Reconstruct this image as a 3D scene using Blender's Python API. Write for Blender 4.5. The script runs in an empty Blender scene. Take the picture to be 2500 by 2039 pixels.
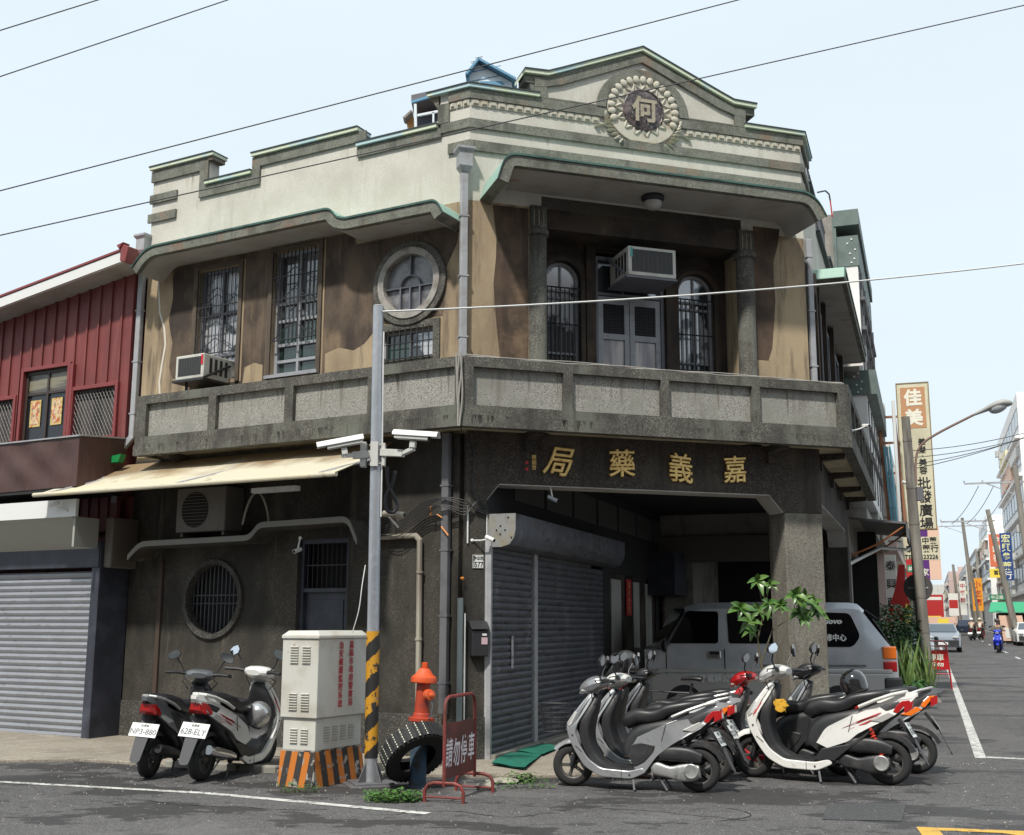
import bpy, bmesh, math, random
from mathutils import Vector, Matrix
from mathutils.geometry import tessellate_polygon
random.seed(11)
SC = bpy.context.scene
COL = SC.collection
RD = math.radians
# ------------------------------------------------------------------ survey geometry (metres, camera above the origin)
FOC = 2808.7; PITCH = RD(10.164); ROLL = RD(0.1724); EYE = 1.6
_fw = Vector((0, math.cos(PITCH), math.sin(PITCH))); _up = Vector((0, -math.sin(PITCH), math.cos(PITCH))); _rt = Vector((1, 0, 0))
_r2 = _rt*math.cos(ROLL)+_up*math.sin(ROLL); _u2 = -_rt*math.sin(ROLL)+_up*math.cos(ROLL)
def ray(px, py): return _fw+_r2*((px-1250)/FOC)-_u2*((py-1019.5)/FOC)
def ong(px, py, z=0.0):
    d = ray(px, py); t = (z-EYE)/d.z; return Vector((d.x*t, d.y*t, z))
def at_y(px, py, y):
    d = ray(px, py); t = y/d.y; return Vector((d.x*t, y, EYE+d.z*t))
class Face:
    """vertical plane: s runs along it, n outwards from it, z up"""
    def __init__(s, O, az, side):
        a = RD(az); s.O = Vector((O[0], O[1], 0)); s.d = Vector((math.sin(a), math.cos(a), 0)); s.n = Vector((s.d.y*side, -s.d.x*side, 0)); s.side = side
    def w(s, a, z, n=0.0): return s.O+s.d*a+s.n*n+Vector((0, 0, z))
    def hit(s, px, py, n=0.0):
        d = ray(px, py); o = s.O+s.n*n
        t = o.dot(s.n)/Vector((d.x, d.y, 0)).dot(s.n); p = Vector((d.x*t, d.y*t, 0))
        return ((p-o).dot(s.d), EYE+d.z*t)
    def at_s(s, px, py, a):
        o = s.w(a, 0); d = ray(px, py); t = o.dot(s.d)/Vector((d.x, d.y, 0)).dot(s.d); p = Vector((d.x*t, d.y*t, 0))
        return ((p-o).dot(s.n), EYE+d.z*t)
    def M(s, a, z, n=0.0, flip=False):
        """local x to the viewer's right, y up, z outwards"""
        X = s.d*(s.side if not flip else -s.side); Y = Vector((0, 0, 1)); Z = X.cross(Y)
        return Matrix.Translation(s.w(a, z, n)) @ Matrix((X, Y, Z)).transposed().to_4x4()
    def ang(s): return math.atan2(s.d.y, s.d.x)
C0 = (-0.55264, 13.86771)
FF = Face(C0, 72.39, 1)      # chamfered front
FL = Face(C0, -61.04, -1)    # left street front, s grows to the left
_r0 = FF.w(4.85, 0)
FR = Face((_r0.x, _r0.y), 19.7, 1)   # right street front, s grows away
def gz(x, y): return 0.0075*min(max(0.0, y-14.0), 190.0)
def corner(A, B, n):
    k = A.n+B.n; return Vector(((B.O if B is FR else A.O).x, (B.O if B is FR else A.O).y, 0))+k*(n/(1+A.n.dot(B.n)))
# ------------------------------------------------------------------ materials
def mat(name, col, rough=0.7, metal=0.0, layers=(), bump=None, emit=None, spec=0.5, rlayer=None, coat=0.0):
    m = bpy.data.materials.new(name); m.use_nodes = True; nt = m.node_tree; N = nt.nodes; L = nt.links
    b = N['Principled BSDF']; b.inputs['Roughness'].default_value = rough; b.inputs['Metallic'].default_value = metal
    b.inputs['Specular IOR Level'].default_value = spec; b.inputs['Coat Weight'].default_value = coat
    b.inputs['Base Color'].default_value = (*col, 1)
    tc = N.new('ShaderNodeTexCoord'); src = None
    def noise(scale, stretch, detail=4, kind='noise', off=0.0):
        mp = N.new('ShaderNodeMapping'); L.new(tc.outputs['Object'], mp.inputs[0]); mp.inputs['Scale'].default_value = [scale*k for k in stretch]
        mp.inputs['Location'].default_value = (off, off*1.7, off*.3)
        if kind == 'voro':
            t = N.new('ShaderNodeTexVoronoi'); t.inputs['Scale'].default_value = 1; L.new(mp.outputs[0], t.inputs['Vector']); return t.outputs['Color']
        t = N.new('ShaderNodeTexNoise'); t.inputs['Scale'].default_value = 1; t.inputs['Detail'].default_value = detail; t.inputs['Roughness'].default_value = .6
        L.new(mp.outputs[0], t.inputs['Vector']); return t.outputs['Fac']
    prev = None
    for i, ly in enumerate(layers):
        c2, sc, lo, hi = ly[:4]; st = ly[4] if len(ly) > 4 else (1, 1, 1); kind = ly[5] if len(ly) > 5 else 'noise'; amt = ly[6] if len(ly) > 6 else 1.0
        fac = noise(sc, st, 5, kind, i*3.1+len(name)*.37)
        if kind == 'voro':
            sp = N.new('ShaderNodeSeparateColor'); L.new(fac, sp.inputs[0]); fac = sp.outputs[0]
        r = N.new('ShaderNodeMapRange'); r.inputs['From Min'].default_value = lo; r.inputs['From Max'].default_value = hi; r.inputs['To Max'].default_value = amt; L.new(fac, r.inputs['Value'])
        mx = N.new('ShaderNodeMix'); mx.data_type = 'RGBA'; L.new(r.outputs[0], mx.inputs['Factor'])
        if prev is None: mx.inputs['A'].default_value = (*col, 1)
        else: L.new(prev, mx.inputs['A'])
        mx.inputs['B'].default_value = (*c2, 1); prev = mx.outputs['Result']
        if rlayer is not None and rlayer[0] == i:
            r2 = N.new('ShaderNodeMapRange'); r2.inputs['To Min'].default_value = rough; r2.inputs['To Max'].default_value = rlayer[1]; L.new(r.outputs[0], r2.inputs['Value']); L.new(r2.outputs[0], b.inputs['Roughness'])
    if prev is not None: L.new(prev, b.inputs['Base Color'])
    if bump:
        f = noise(bump[0], bump[2] if len(bump) > 2 else (1, 1, 1), 3); bp = N.new('ShaderNodeBump'); bp.inputs['Distance'].default_value = bump[1]; L.new(f, bp.inputs['Height']); L.new(bp.outputs[0], b.inputs['Normal'])
    if emit: b.inputs['Emission Color'].default_value = (*emit[0], 1); b.inputs['Emission Strength'].default_value = emit[1]
    return m
V1 = (1, 1, .12)   # vertical streaks
cream = mat('cream_stucco', (.62, .605, .545), .9, layers=[((.47, .45, .39), 1.6, .42, .75), ((.36, .34, .28), 5, .56, .85, V1), ((.47, .44, .36), 60, .4, .8)], bump=(90, .004))
grey_t = mat('washed_granite_trim', (.175, .18, .15), .9, layers=[((.27, .27, .225), 85, .62, .72, (1, 1, 1), 'voro', .55), ((.09, .09, .075), 70, .70, .78, (1, 1, 1), 'voro', .5), ((.10, .10, .08), 4, .48, .7), ((.24, .15, .10), 1.7, .56, .72, (1, 1, .6)), ((.07, .07, .06), 5, .55, .75, V1)], bump=(110, .006))
balc_t = mat('dark_washed_stone', (.080, .076, .065), .9, layers=[((.18, .175, .145), 90, .66, .76, (1, 1, 1), 'voro'), ((.055, .05, .045), 3, .45, .7), ((.14, .145, .12), 1.3, .5, .68), ((.045, .04, .036), 6, .52, .72, V1)], bump=(110, .006))
pebble = mat('pebbledash_panel', (.31, .302, .272), .95, layers=[((.10, .095, .085), 95, .70, .76, (1, 1, 1), 'voro', .75), ((.40, .385, .35), 80, .62, .8, (1, 1, 1), 'voro', .8), ((.255, .25, .22), 2.2, .45, .7), ((.16, .15, .125), 4, .56, .76, V1)], bump=(80, .008))
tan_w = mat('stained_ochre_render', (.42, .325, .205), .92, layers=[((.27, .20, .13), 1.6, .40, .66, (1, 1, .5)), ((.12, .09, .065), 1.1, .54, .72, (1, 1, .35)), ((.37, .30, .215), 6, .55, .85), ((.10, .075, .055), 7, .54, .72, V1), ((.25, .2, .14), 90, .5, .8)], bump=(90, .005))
tan_d = mat('dark_stained_ochre_render', (.06, .044, .033), .92, layers=[((.028, .022, .019), 1.8, .4, .6), ((.12, .085, .05), 1.3, .57, .75, (1, 1, .5)), ((.05, .04, .033), 6, .5, .7, V1)], bump=(90, .005))  # stained render, made darker still to carry the shade under the canopy
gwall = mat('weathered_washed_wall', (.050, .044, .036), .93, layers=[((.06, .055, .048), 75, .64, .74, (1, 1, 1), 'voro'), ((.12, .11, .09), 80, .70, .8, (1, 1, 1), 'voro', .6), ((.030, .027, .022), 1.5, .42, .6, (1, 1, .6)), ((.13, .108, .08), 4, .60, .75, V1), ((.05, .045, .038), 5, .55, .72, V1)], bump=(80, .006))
plinth_m = mat('dark_washed_plinth', (.048, .045, .04), .9, layers=[((.12, .115, .1), 80, .68, .76, (1, 1, 1), 'voro'), ((.035, .033, .03), 3, .45, .7)], bump=(80, .005))
signw = mat('dark_brown_washed_wall', (.045, .036, .031), .9, layers=[((.10, .085, .07), 80, .66, .76, (1, 1, 1), 'voro'), ((.10, .085, .068), 1.6, .5, .7), ((.032, .026, .023), 3, .5, .7, V1)], bump=(80, .005))
soffit = mat('painted_soffit', (.42, .405, .38), .9, layers=[((.33, .30, .26), 2, .45, .7), ((.28, .2, .12), 4, .62, .75)])
soff_c = mat('cream_soffit', (.50, .43, .29), .9, layers=[((.25, .2, .13), 1.5, .45, .7)])
flash = mat('green_flashing', (.055, .13, .105), .6, layers=[((.02, .05, .045), 5, .45, .7)])
palegreen = mat('pale_green_paint', (.30, .44, .37), .7, layers=[((.25, .40, .33), 3, .5, .75)])
cap_m = mat('pale_coping_paint', (.60, .66, .50), .7, layers=[((.45, .60, .62), .9, .52, .56), ((.42, .36, .2), 7, .62, .75)])
darkedge = mat('dark_coping_top', (.04, .05, .055), .7)
galv = mat('galvanised_steel', (.42, .44, .47), .42, .55, layers=[((.30, .31, .34), 3, .45, .7, V1), ((.5, .52, .55), 12, .5, .8)])
pipe_g = mat('grey_painted_pipe', (.34, .345, .36), .55, layers=[((.24, .23, .23), 3, .5, .7), ((.42, .42, .43), 9, .5, .8)])
pipe_d = mat('dark_grey_pipe', (.13, .13, .14), .6, layers=[((.09, .085, .085), 3, .5, .7)])
pipe_c = mat('cream_pvc_pipe', (.36, .33, .27), .6, layers=[((.16, .13, .10), 4, .5, .7, V1)])
winf = mat('grey_window_paint', (.15, .155, .185), .55, layers=[((.13, .135, .15), 6, .45, .75)])
winf_l = mat('light_grey_window_paint', (.30, .31, .33), .55, layers=[((.2, .2, .21), 8, .5, .75)])
glass = mat('window_glass', (.045, .055, .06), .04, 0.0, spec=1.0, coat=1.0, layers=[((.20, .21, .22), 1.1, .5, .55)])  # pale patches painted into the pane as reflections
glass_g = mat('green_window_glass', (.015, .035, .028), .05, spec=.8, coat=.5, layers=[((.04, .06, .055), 2, .5, .6)])  # lighter green patches painted in as reflections
glass_b = mat('bright_window_glass', (.50, .51, .53), .08, .25, spec=1.0, layers=[((.05, .06, .07), 1.3, .50, .54)])  # bright reflections painted into the pane colour
glass_p = mat('curtained_glass', (.46, .40, .39), .12, layers=[((.16, .14, .16), 5, .45, .6, (1, 1, .1))], spec=.8)
black_i = mat('black_iron', (.022, .022, .025), .55)
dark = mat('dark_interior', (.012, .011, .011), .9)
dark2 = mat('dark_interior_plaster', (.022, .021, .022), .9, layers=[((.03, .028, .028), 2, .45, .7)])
shut = mat('grey_roller_shutter', (.12, .124, .144), .5, .3, layers=[((.10, .104, .118), 1.5, .45, .7), ((.25, .25, .26), 3, .58, .75, (1, 1, .4)), ((.06, .05, .05), 4, .56, .68, (1, 1, 3)), ((.12, .07, .045), 9, .66, .74, (1, 1, .5))], bump=(1.6, .05))
shut_l = mat('light_roller_shutter', (.29, .30, .325), .45, .3, layers=[((.33, .34, .37), 2, .45, .7), ((.16, .15, .145), 5, .60, .72, (1, 1, 4)), ((.2, .13, .08), 9, .67, .74, (1, 1, .4))], bump=(1.4, .05))
navy = mat('navy_grey_paint', (.030, .033, .046), .55, layers=[((.06, .065, .09), 3, .45, .7)])
wh_metal = mat('off_white_metal', (.58, .58, .55), .5, layers=[((.42, .41, .37), 4, .5, .75)])
white_p = mat('white_paint', (.72, .72, .70), .4)
ac_m = mat('beige_ac_casing', (.55, .54, .49), .5, layers=[((.38, .35, .29), 4, .5, .75)])
ac_d = mat('old_ac_casing', (.12, .105, .09), .6, layers=[((.15, .13, .11), 4, .5, .75)])
redw = mat('red_sheet_wall', (.20, .046, .044), .6, layers=[((.13, .034, .033), 1.2, .4, .7), ((.27, .085, .075), 6, .5, .8, V1), ((.09, .028, .028), 4, .58, .8, V1)])
redf = mat('red_frame_paint', (.22, .040, .040), .45, layers=[((.22, .05, .05), 6, .5, .75)])
tarp = mat('brown_tarpaulin', (.075, .035, .03), .55, layers=[((.055, .026, .023), 2, .45, .7), ((.11, .06, .05), 5, .6, .8, (1, 1, .3))], bump=(4, .03, (1, 1, .35)))
awn_m = mat('cream_awning_canvas', (.54, .50, .385), .8, layers=[((.62, .54, .36), 1.3, .5, .75), ((.22, .16, .09), 1.9, .64, .74, (1, 1, 1)), ((.4, .32, .2), 6, .62, .75)])
asphalt = mat('patched_asphalt', (.054, .052, .053), .92, layers=[((.082, .079, .078), .35, .45, .65), ((.10, .098, .098), 9, .45, .7, (1, 1, 1), 'noise', .6), ((.26, .25, .245), 150, .72, .78, (1, 1, 1), 'voro', .6), ((.06, .055, .055), 110, .72, .80, (1, 1, 1), 'voro', .6), ((.022, .020, .020), .95, .525, .545, (.8, 1.25, 1), 'noise', .72), ((.028, .026, .026), 4.5, .61, .63, (.8, 1.2, 1), 'noise', .6), ((.16, .155, .15), .9, .60, .63, (.8, 1.6, 1), 'noise', .35)], bump=(140, .004), rlayer=(4, .6))
conc = mat('old_concrete_paving', (.32, .28, .225), .9, layers=[((.22, .19, .15), .9, .42, .65), ((.40, .36, .29), 5, .5, .75), ((.14, .12, .10), 3, .60, .7, (1, 2, 1)), ((.2, .18, .15), 90, .6, .75, (1, 1, 1), 'voro')], bump=(30, .006))
kerbm = mat('kerb_concrete', (.30, .29, .25), .9, layers=[((.18, .17, .15), 3, .45, .7)], bump=(40, .006))
road_w = mat('worn_white_road_paint', (.58, .58, .545), .7, layers=[((.32, .31, .29), 7, .45, .68), ((.10, .097, .095), 16, .56, .62)])
road_y = mat('yellow_road_paint', (.66, .38, .06), .7, layers=[((.45, .28, .07), 6, .45, .68), ((.13, .11, .09), 15, .58, .64)])
patch_m = mat('fresh_asphalt_patch', (.045, .045, .047), .85, layers=[((.10, .10, .10), 130, .66, .74, (1, 1, 1), 'voro')], bump=(140, .004))
gold = mat('gilded_letter', (.78, .54, .20), .34, .55, layers=[((.40, .20, .05), 14, .5, .75)])
red_t = mat('red_sign_paint', (.55, .02, .03), .5)
blk_t = mat('black_sign_paint', (.015, .013, .012), .5)
orn = mat('cream_moulded_plaster', (.50, .475, .40), .85, layers=[((.45, .38, .28), 8, .5, .75), ((.3, .26, .19), 16, .6, .75)])
disc_m = mat('dark_glazed_disc', (.05, .04, .04), .25, .1, layers=[((.45, .43, .42), 30, .58, .68), ((.16, .12, .12), 8, .45, .6)])
green_mat = mat('green_doormat', (.008, .15, .10), .95, layers=[((.005, .09, .06), 5, .45, .7)], bump=(120, .006))
stripe_m = None
# ------------------------------------------------------------------ mesh builder
class MB:
    def __init__(s, T=None): s.v = []; s.f = []; s.m = []; s.cur = 0; s.T = T
    def add(s, vs, fs):
        b = len(s.v); T = s.T
        for v in vs:
            v = Vector(v); s.v.append(T @ v if T else v)
        for f in fs: s.f.append([b+i for i in f]); s.m.append(s.cur)
        return s
    def box(s, a, b, M=None):
        x0, y0, z0 = a; x1, y1, z1 = b
        vs = [Vector(p) for p in ((x0, y0, z0), (x1, y0, z0), (x1, y1, z0), (x0, y1, z0), (x0, y0, z1), (x1, y0, z1), (x1, y1, z1), (x0, y1, z1))]
        if M: vs = [M @ v for v in vs]
        return s.add(vs, [(0, 3, 2, 1), (4, 5, 6, 7), (0, 1, 5, 4), (1, 2, 6, 5), (2, 3, 7, 6), (3, 0, 4, 7)])
    def fbox(s, F, s0, s1, z0, z1, n0, n1):
        vs = [F.w(a, z, n) for z in (z0, z1) for a, n in ((s0, n0), (s1, n0), (s1, n1), (s0, n1))]
        return s.add(vs, [(0, 3, 2, 1), (4, 5, 6, 7), (0, 1, 5, 4), (1, 2, 6, 5), (2, 3, 7, 6), (3, 0, 4, 7)])
    def prism(s, poly, P0, P1):
        n = len(poly); vs = [P0(*p) for p in poly]+[P1(*p) for p in poly]
        return s.add(vs, [tuple(range(n-1, -1, -1)), tuple(range(n, 2*n))]+[(i, (i+1) % n, n+(i+1) % n, n+i) for i in range(n)])
    def fprism(s, F, poly, n0, n1): return s.prism(poly, lambda a, z: F.w(a, z, n0), lambda a, z: F.w(a, z, n1))
    def wall(s, F, outer, holes, n0, n1):
        """plate with openings on face F from n0 (out) to n1 (in)"""
        loops = [outer]+list(holes); pts = [p for l in loops for p in l]
        tri = tessellate_polygon([[Vector((p[0], p[1], 0)) for p in l] for l in loops]); N = len(pts)
        s.add([F.w(a, z, n0) for a, z in pts]+[F.w(a, z, n1) for a, z in pts],
              [tuple(t) for t in tri]+[tuple(N+i for i in t) for t in tri]+
              [(o+i, o+(i+1) % len(l), N+o+(i+1) % len(l), N+o+i) for l, o in zip(loops, [sum(len(q) for q in loops[:k]) for k in range(len(loops))]) for i in range(len(l))])
        return s
    def tube(s, path, r, seg=8, cap=True):
        path = [Vector(p) for p in path]; n = len(path); rs = r if isinstance(r, (list, tuple)) else [r]*n
        t0 = (path[1]-path[0]).normalized(); a = Vector((0, 0, 1)) if abs(t0.z) < .9 else Vector((1, 0, 0)); u = t0.cross(a).normalized(); vs = []
        for i, p in enumerate(path):
            t = ((path[min(i+1, n-1)]-p).normalized()+(p-path[max(i-1, 0)]).normalized())
            t = t.normalized() if t.length > 1e-6 else t0
            u = (u-t*u.dot(t)).normalized(); w = t.cross(u)
            for k in range(seg):
                an = 2*math.pi*k/seg; vs.append(p+(u*math.cos(an)+w*math.sin(an))*rs[i])
        fs = [(i*seg+k, i*seg+(k+1) % seg, (i+1)*seg+(k+1) % seg, (i+1)*seg+k) for i in range(n-1) for k in range(seg)]
        if cap: fs += [tuple(range(seg-1, -1, -1)), tuple((n-1)*seg+k for k in range(seg))]
        return s.add(vs, fs)
    def bar(s, a, b, w, h=None, up=Vector((0, 0, 1))):
        """rectangular bar"""
        a = Vector(a); b = Vector(b); h = h or w; t = (b-a).normalized(); up = Vector(up)
        if abs(t.dot(up)) > .95: up = Vector((1, 0, 0)) if abs(t.x) < .9 else Vector((0, 1, 0))
        u = t.cross(up).normalized()*(w/2); v = u.cross(t).normalized()*(h/2)
        vs = [p+k*u+l*v for p in (a, b) for k, l in ((-1, -1), (1, -1), (1, 1), (-1, 1))]
        return s.add(vs, [(0, 3, 2, 1), (4, 5, 6, 7), (0, 1, 5, 4), (1, 2, 6, 5), (2, 3, 7, 6), (3, 0, 4, 7)])
    def lathe(s, prof, M=None, seg=24, closed=False):
        M = M or Matrix(); n = len(prof)
        vs = [M @ Vector((r*math.cos(2*math.pi*k/seg), r*math.sin(2*math.pi*k/seg), z)) for r, z in prof for k in range(seg)]
        fs = [(i*seg+k, i*seg+(k+1) % seg, ((i+1) % n)*seg+(k+1) % seg, ((i+1) % n)*seg+k) for i in range(n if closed else n-1) for k in range(seg)]
        if not closed:
            if prof[0][0] > 1e-5: fs.append(tuple(range(seg-1, -1, -1)))
            if prof[-1][0] > 1e-5: fs.append(tuple((n-1)*seg+k for k in range(seg)))
        return s.add(vs, fs)
    def loft(s, rings, cap=True):
        m = len(rings[0]); n = len(rings); vs = [p for r in rings for p in r]
        fs = [(i*m+k, i*m+(k+1) % m, (i+1)*m+(k+1) % m, (i+1)*m+k) for i in range(n-1) for k in range(m)]
        if cap: fs += [tuple(range(m-1, -1, -1)), tuple((n-1)*m+k for k in range(m))]
        return s.add(vs, fs)
    def ell(s, c, r, M=None, seg=14, rg=8):
        r = (r, r, r) if not isinstance(r, (list, tuple)) else r
        prof = [(math.sin(math.pi*i/rg), -math.cos(math.pi*i/rg)) for i in range(rg+1)]
        T = Matrix.Translation(Vector(c)) @ (M or Matrix()) @ Matrix.Diagonal((r[0], r[1], r[2], 1))
        return s.lathe([(max(a, 1e-6), b) for a, b in prof], T, seg)
    def ring(s, pts):
        """closed strip from plan polyline pairs [(outer, inner)] between z0,z1: pts = list of (outer Vector, inner Vector, z0, z1)"""
        return s.loft([[Vector((o.x, o.y, z0)), Vector((i.x, i.y, z0)), Vector((i.x, i.y, z1)), Vector((o.x, o.y, z1))] for o, i, z0, z1 in pts])
def arc(cx, cz, r, a0, a1, n, rz=None):
    rz = rz or r; return [(cx+r*math.cos(RD(a0+(a1-a0)*i/n)), cz+rz*math.sin(RD(a0+(a1-a0)*i/n))) for i in range(n+1)]
def rect(s0, s1, z0, z1): return [(s0, z0), (s1, z0), (s1, z1), (s0, z1)]
def mitre(mb, z0, z1, n0, n1, l=None, r=None, f0=None, f1=None):
    """band that runs round the three street fronts; l = extent on the left front, r = extent on the right one"""
    P = []
    if l is not None: P += [(FL.w(l, 0, n1), FL.w(l, 0, n0))]
    if f0 is None: P += [(corner(FL, FF, n1), corner(FL, FF, n0))]
    else: P += [(FF.w(f0, 0, n1), FF.w(f0, 0, n0))]
    if f1 is None: P += [(corner(FF, FR, n1), corner(FF, FR, n0))]
    else: P += [(FF.w(f1, 0, n1), FF.w(f1, 0, n0))]
    if r is not None: P += [(FR.w(r, 0, n1), FR.w(r, 0, n0))]
    return mb.ring([(o, i, z0, z1) for o, i in P])
def sm(P, k=5):
    P = [Vector(p) for p in P]; out = []
    for i in range(len(P)-1):
        a, b, c, d = P[max(i-1, 0)], P[i], P[i+1], P[min(i+2, len(P)-1)]
        for j in range(k): t = j/k; out.append(.5*((2*b)+(-a+c)*t+(2*a-5*b+4*c-d)*t*t+(-a+3*b-3*c+d)*t**3))
    return out+[P[-1]]
OFFS = {}
def _link(name, mb, mats, parent=None, bevel=0.0, smooth=False, off=None, sharp=35):
    me = bpy.data.meshes.new(name); o = bpy.data.objects.new(name, me); COL.objects.link(o)
    off = off if off is not None else (OFFS.get(parent.name, Vector()) if parent else Vector())
    OFFS[o.name] = off.copy()
    me.from_pydata([tuple(v-off) for v in mb.v], [], mb.f)
    for m in (mats if isinstance(mats, (list, tuple)) else [mats]): me.materials.append(m)
    for p, k in zip(me.polygons, mb.m): p.material_index = k
    bm = bmesh.new(); bm.from_mesh(me); bmesh.ops.recalc_face_normals(bm, faces=bm.faces); bm.to_mesh(me); bm.free()
    if smooth:
        me.polygons.foreach_set('use_smooth', [True]*len(me.polygons)); me.set_sharp_from_angle(angle=RD(sharp))
    if bevel:
        md = o.modifiers.new('edges', 'BEVEL'); md.width = bevel; md.segments = 2; md.limit_method = 'ANGLE'; md.angle_limit = RD(40)
    if parent: o.parent = parent
    return o
def tag(o, label=None, cat=None, group=None, kind=None):
    if label: o['label'] = label
    if cat: o['category'] = cat
    if group: o['group'] = group
    if kind: o['kind'] = kind
    return o
def thing(name, label, cat, loc, rz=0.0, group=None, local=False):
    o = bpy.data.objects.new(name, None); COL.objects.link(o); o.empty_display_size = .2
    o.location = Vector(loc); o.rotation_euler = (0, 0, rz); OFFS[o.name] = Vector() if local else Vector(loc)
    return tag(o, label, cat, group)
def part(name, mb, mats, parent, label=None, **k):
    o = _link(name, mb, mats, parent, **k)
    if label: o['label'] = label
    return o
def single(name, mb, mats, label, cat, group=None, **k):
    xs = [v.x for v in mb.v]; ys = [v.y for v in mb.v]; z = min(v.z for v in mb.v)
    off = Vector(((min(xs)+max(xs))/2, (min(ys)+max(ys))/2, z)); o = _link(name, mb, mats, None, off=off, **k); o.location = off
    return tag(o, label, cat, group)
def struct(name, mb, mats, **k):
    o = _link(name, mb, mats, None, off=Vector(), **k); o['kind'] = 'structure'; return o
def children(o): return [c for c in bpy.data.objects if c.parent == o]
def copy_tree(o, parent=None, kids=None):
    c = o.copy(); COL.objects.link(c); c.parent = parent
    for ch in children(o): copy_tree(ch, c)
    return c
def text(mb, body, size, depth, M, weight=0.0, sx=1.0, shear=0.0, bev=0.0):
    cu = bpy.data.curves.new('lettering', 'FONT'); cu.body = body; cu.size = size; cu.extrude = depth; cu.offset = weight; cu.shear = shear; cu.bevel_depth = bev
    cu.align_x = 'CENTER'; cu.align_y = 'CENTER'; cu.resolution_u = 3
    o = bpy.data.objects.new('lettering', cu); COL.objects.link(o)
    dg = bpy.context.evaluated_depsgraph_get(); me = bpy.data.meshes.new_from_object(o.evaluated_get(dg))
    if me.vertices:
        cx = (max(v.co.x for v in me.vertices)+min(v.co.x for v in me.vertices))/2; cy = (max(v.co.y for v in me.vertices)+min(v.co.y for v in me.vertices))/2
        mb.add([M @ Vector(((v.co.x-cx)*sx, v.co.y-cy, v.co.z)) for v in me.vertices], [tuple(p.vertices) for p in me.polygons])
    bpy.data.objects.remove(o); bpy.data.curves.remove(cu); bpy.data.meshes.remove(me)
    return mb
# ------------------------------------------------------------------ ground
mb = MB(); ys = [-150, 0, 8, 14, 20, 30, 60, 204, 2500]; xs = [-1500, -60, -20, 0, 20, 60, 1500]
mb.add([(x, y, gz(x, y)-.0) for y in ys for x in xs], [(j*7+i, j*7+i+1, j*7+i+8, j*7+i+7) for j in range(len(ys)-1) for i in range(6)])
struct('road', mb, asphalt)
def slab(mb, poly, z0, h, edge=0.0):
    n = len(poly); vs = [(x, y, gz(x, y)-.15) for x, y in poly]+[(x, y, gz(x, y)+h) for x, y in poly]
    mb.add(vs, [tuple(range(n, 2*n)), tuple(range(n-1, -1, -1))]+[(i, (i+1) % n, n+(i+1) % n, n+i) for i in range(n)])
def P2(v): return (v.x, v.y)
# paved strip in front of the left houses, arcade floor
mb = MB(); q = [P2(FL.w(16, 0, .2)), P2(FL.w(16, 0, 2.75)), P2(FL.w(6.3, 0, 2.9)), P2(FL.w(4.9, 0, 2.85)), P2(FL.w(4.0, 0, 2.1)), P2(FL.w(2.6, 0, 1.95)), P2(FL.w(1.2, 0, 1.75)), P2(FL.w(.0, 0, 1.35)), P2(FF.w(.3, 0, 1.45)), P2(FF.w(1.3, 0, 1.55)), P2(FF.w(2.6, 0, 1.35)), P2(FF.w(4.9, 0, .75)), P2(FR.w(.6, 0, .75)), P2(FR.w(7, 0, .7)), P2(FR.w(13.5, 0, .7)), P2(FR.w(13.5, 0, -6)), P2(FR.w(3, 0, -7)), P2(FL.w(2, 0, -4)), P2(FL.w(7, 0, -2))]
slab(mb, q, 0, .035)
struct('pavement', mb, conc, bevel=.012)
def strip(mb, a, b, w, h=.004, seg=8, wob=0.0):
    a = Vector(a[:2]); b = Vector(b[:2]); t = (b-a).normalized(); nn = Vector((-t.y, t.x))*w/2; vs = []
    for i in range(seg+1):
        c = a.lerp(b, i/seg); j = random.uniform(-wob, wob)
        for k in (-1, 1):
            p = c+nn*k*(1+random.uniform(-wob, wob))+nn*j; vs.append((p.x, p.y, gz(p.x, p.y)+h))
    mb.add(vs, [(2*i, 2*i+1, 2*i+3, 2*i+2) for i in range(seg)])
mb = MB(); a = ong(-900, 1846); strip(mb, ong(-900, 1860), ong(500, 1937), .10, seg=20, wob=.06); strip(mb, ong(500, 1937), ong(1045, 1987), .11, seg=12, wob=.05)
l0 = FR.w(-.22, 0, 1.83); strip(mb, l0, FR.w(150, 0, 1.83), .13, seg=30, wob=.04)
strip(mb, FR.w(-.1, 0, 1.9), FR.w(-.1, 0, 9), .15, wob=.03)
for s in (36, 44, 52, 60, 70, 80, 92): strip(mb, FR.w(s, 0, 4.7), FR.w(s+2.6, 0, 4.7), .12)
strip(mb, FR.w(30, 0, 7.75), FR.w(150, 0, 7.75), .12, seg=12); strip(mb, FR.w(6.5, 0, 4.3), FR.w(9.5, 0, 5.3), .14)
struct('white_road_marking', mb, road_w)
mb = MB(); yl = ong(2237, 2020); yr = ong(2520, 2031); dd = (yr-yl).normalized(); pe = Vector((dd.y, -dd.x, 0))
for (u0, u1, v0, v1) in ((0, 2.4, 0, .13), (0, .16, .13, 1.2)):
    mb.add([yl+dd*u+pe*v+Vector((0, 0, .004)) for u, v in ((u0, v0), (u1, v0), (u1, v1), (u0, v1))], [(0, 1, 2, 3)])
mb.add([yl+dd*u+pe*v+Vector((0, 0, .004)) for u, v in ((.62, .13), (2.4, .13), (2.4, .9), (1.2, .55))], [(0, 1, 2, 3)])
struct('yellow_road_marking', mb, road_y)
mb = MB(); c = [ong(2020, 1962), ong(2213, 1963), ong(2200, 2006), ong(2008, 2002)]
mb.add([p+Vector((0, 0, .005)) for p in c], [(0, 1, 2, 3)]); struct('asphalt_patch', mb, patch_m)
mb = MB(); c = [ong(2180, 1738), ong(2560, 1738), ong(2560, 1779), ong(2100, 1775)]
mb.add([p+Vector((0, 0, .0035)) for p in c], [(0, 1, 2, 3)]); struct('dark_asphalt_strip', mb, patch_m)
mb = MB()
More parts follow.
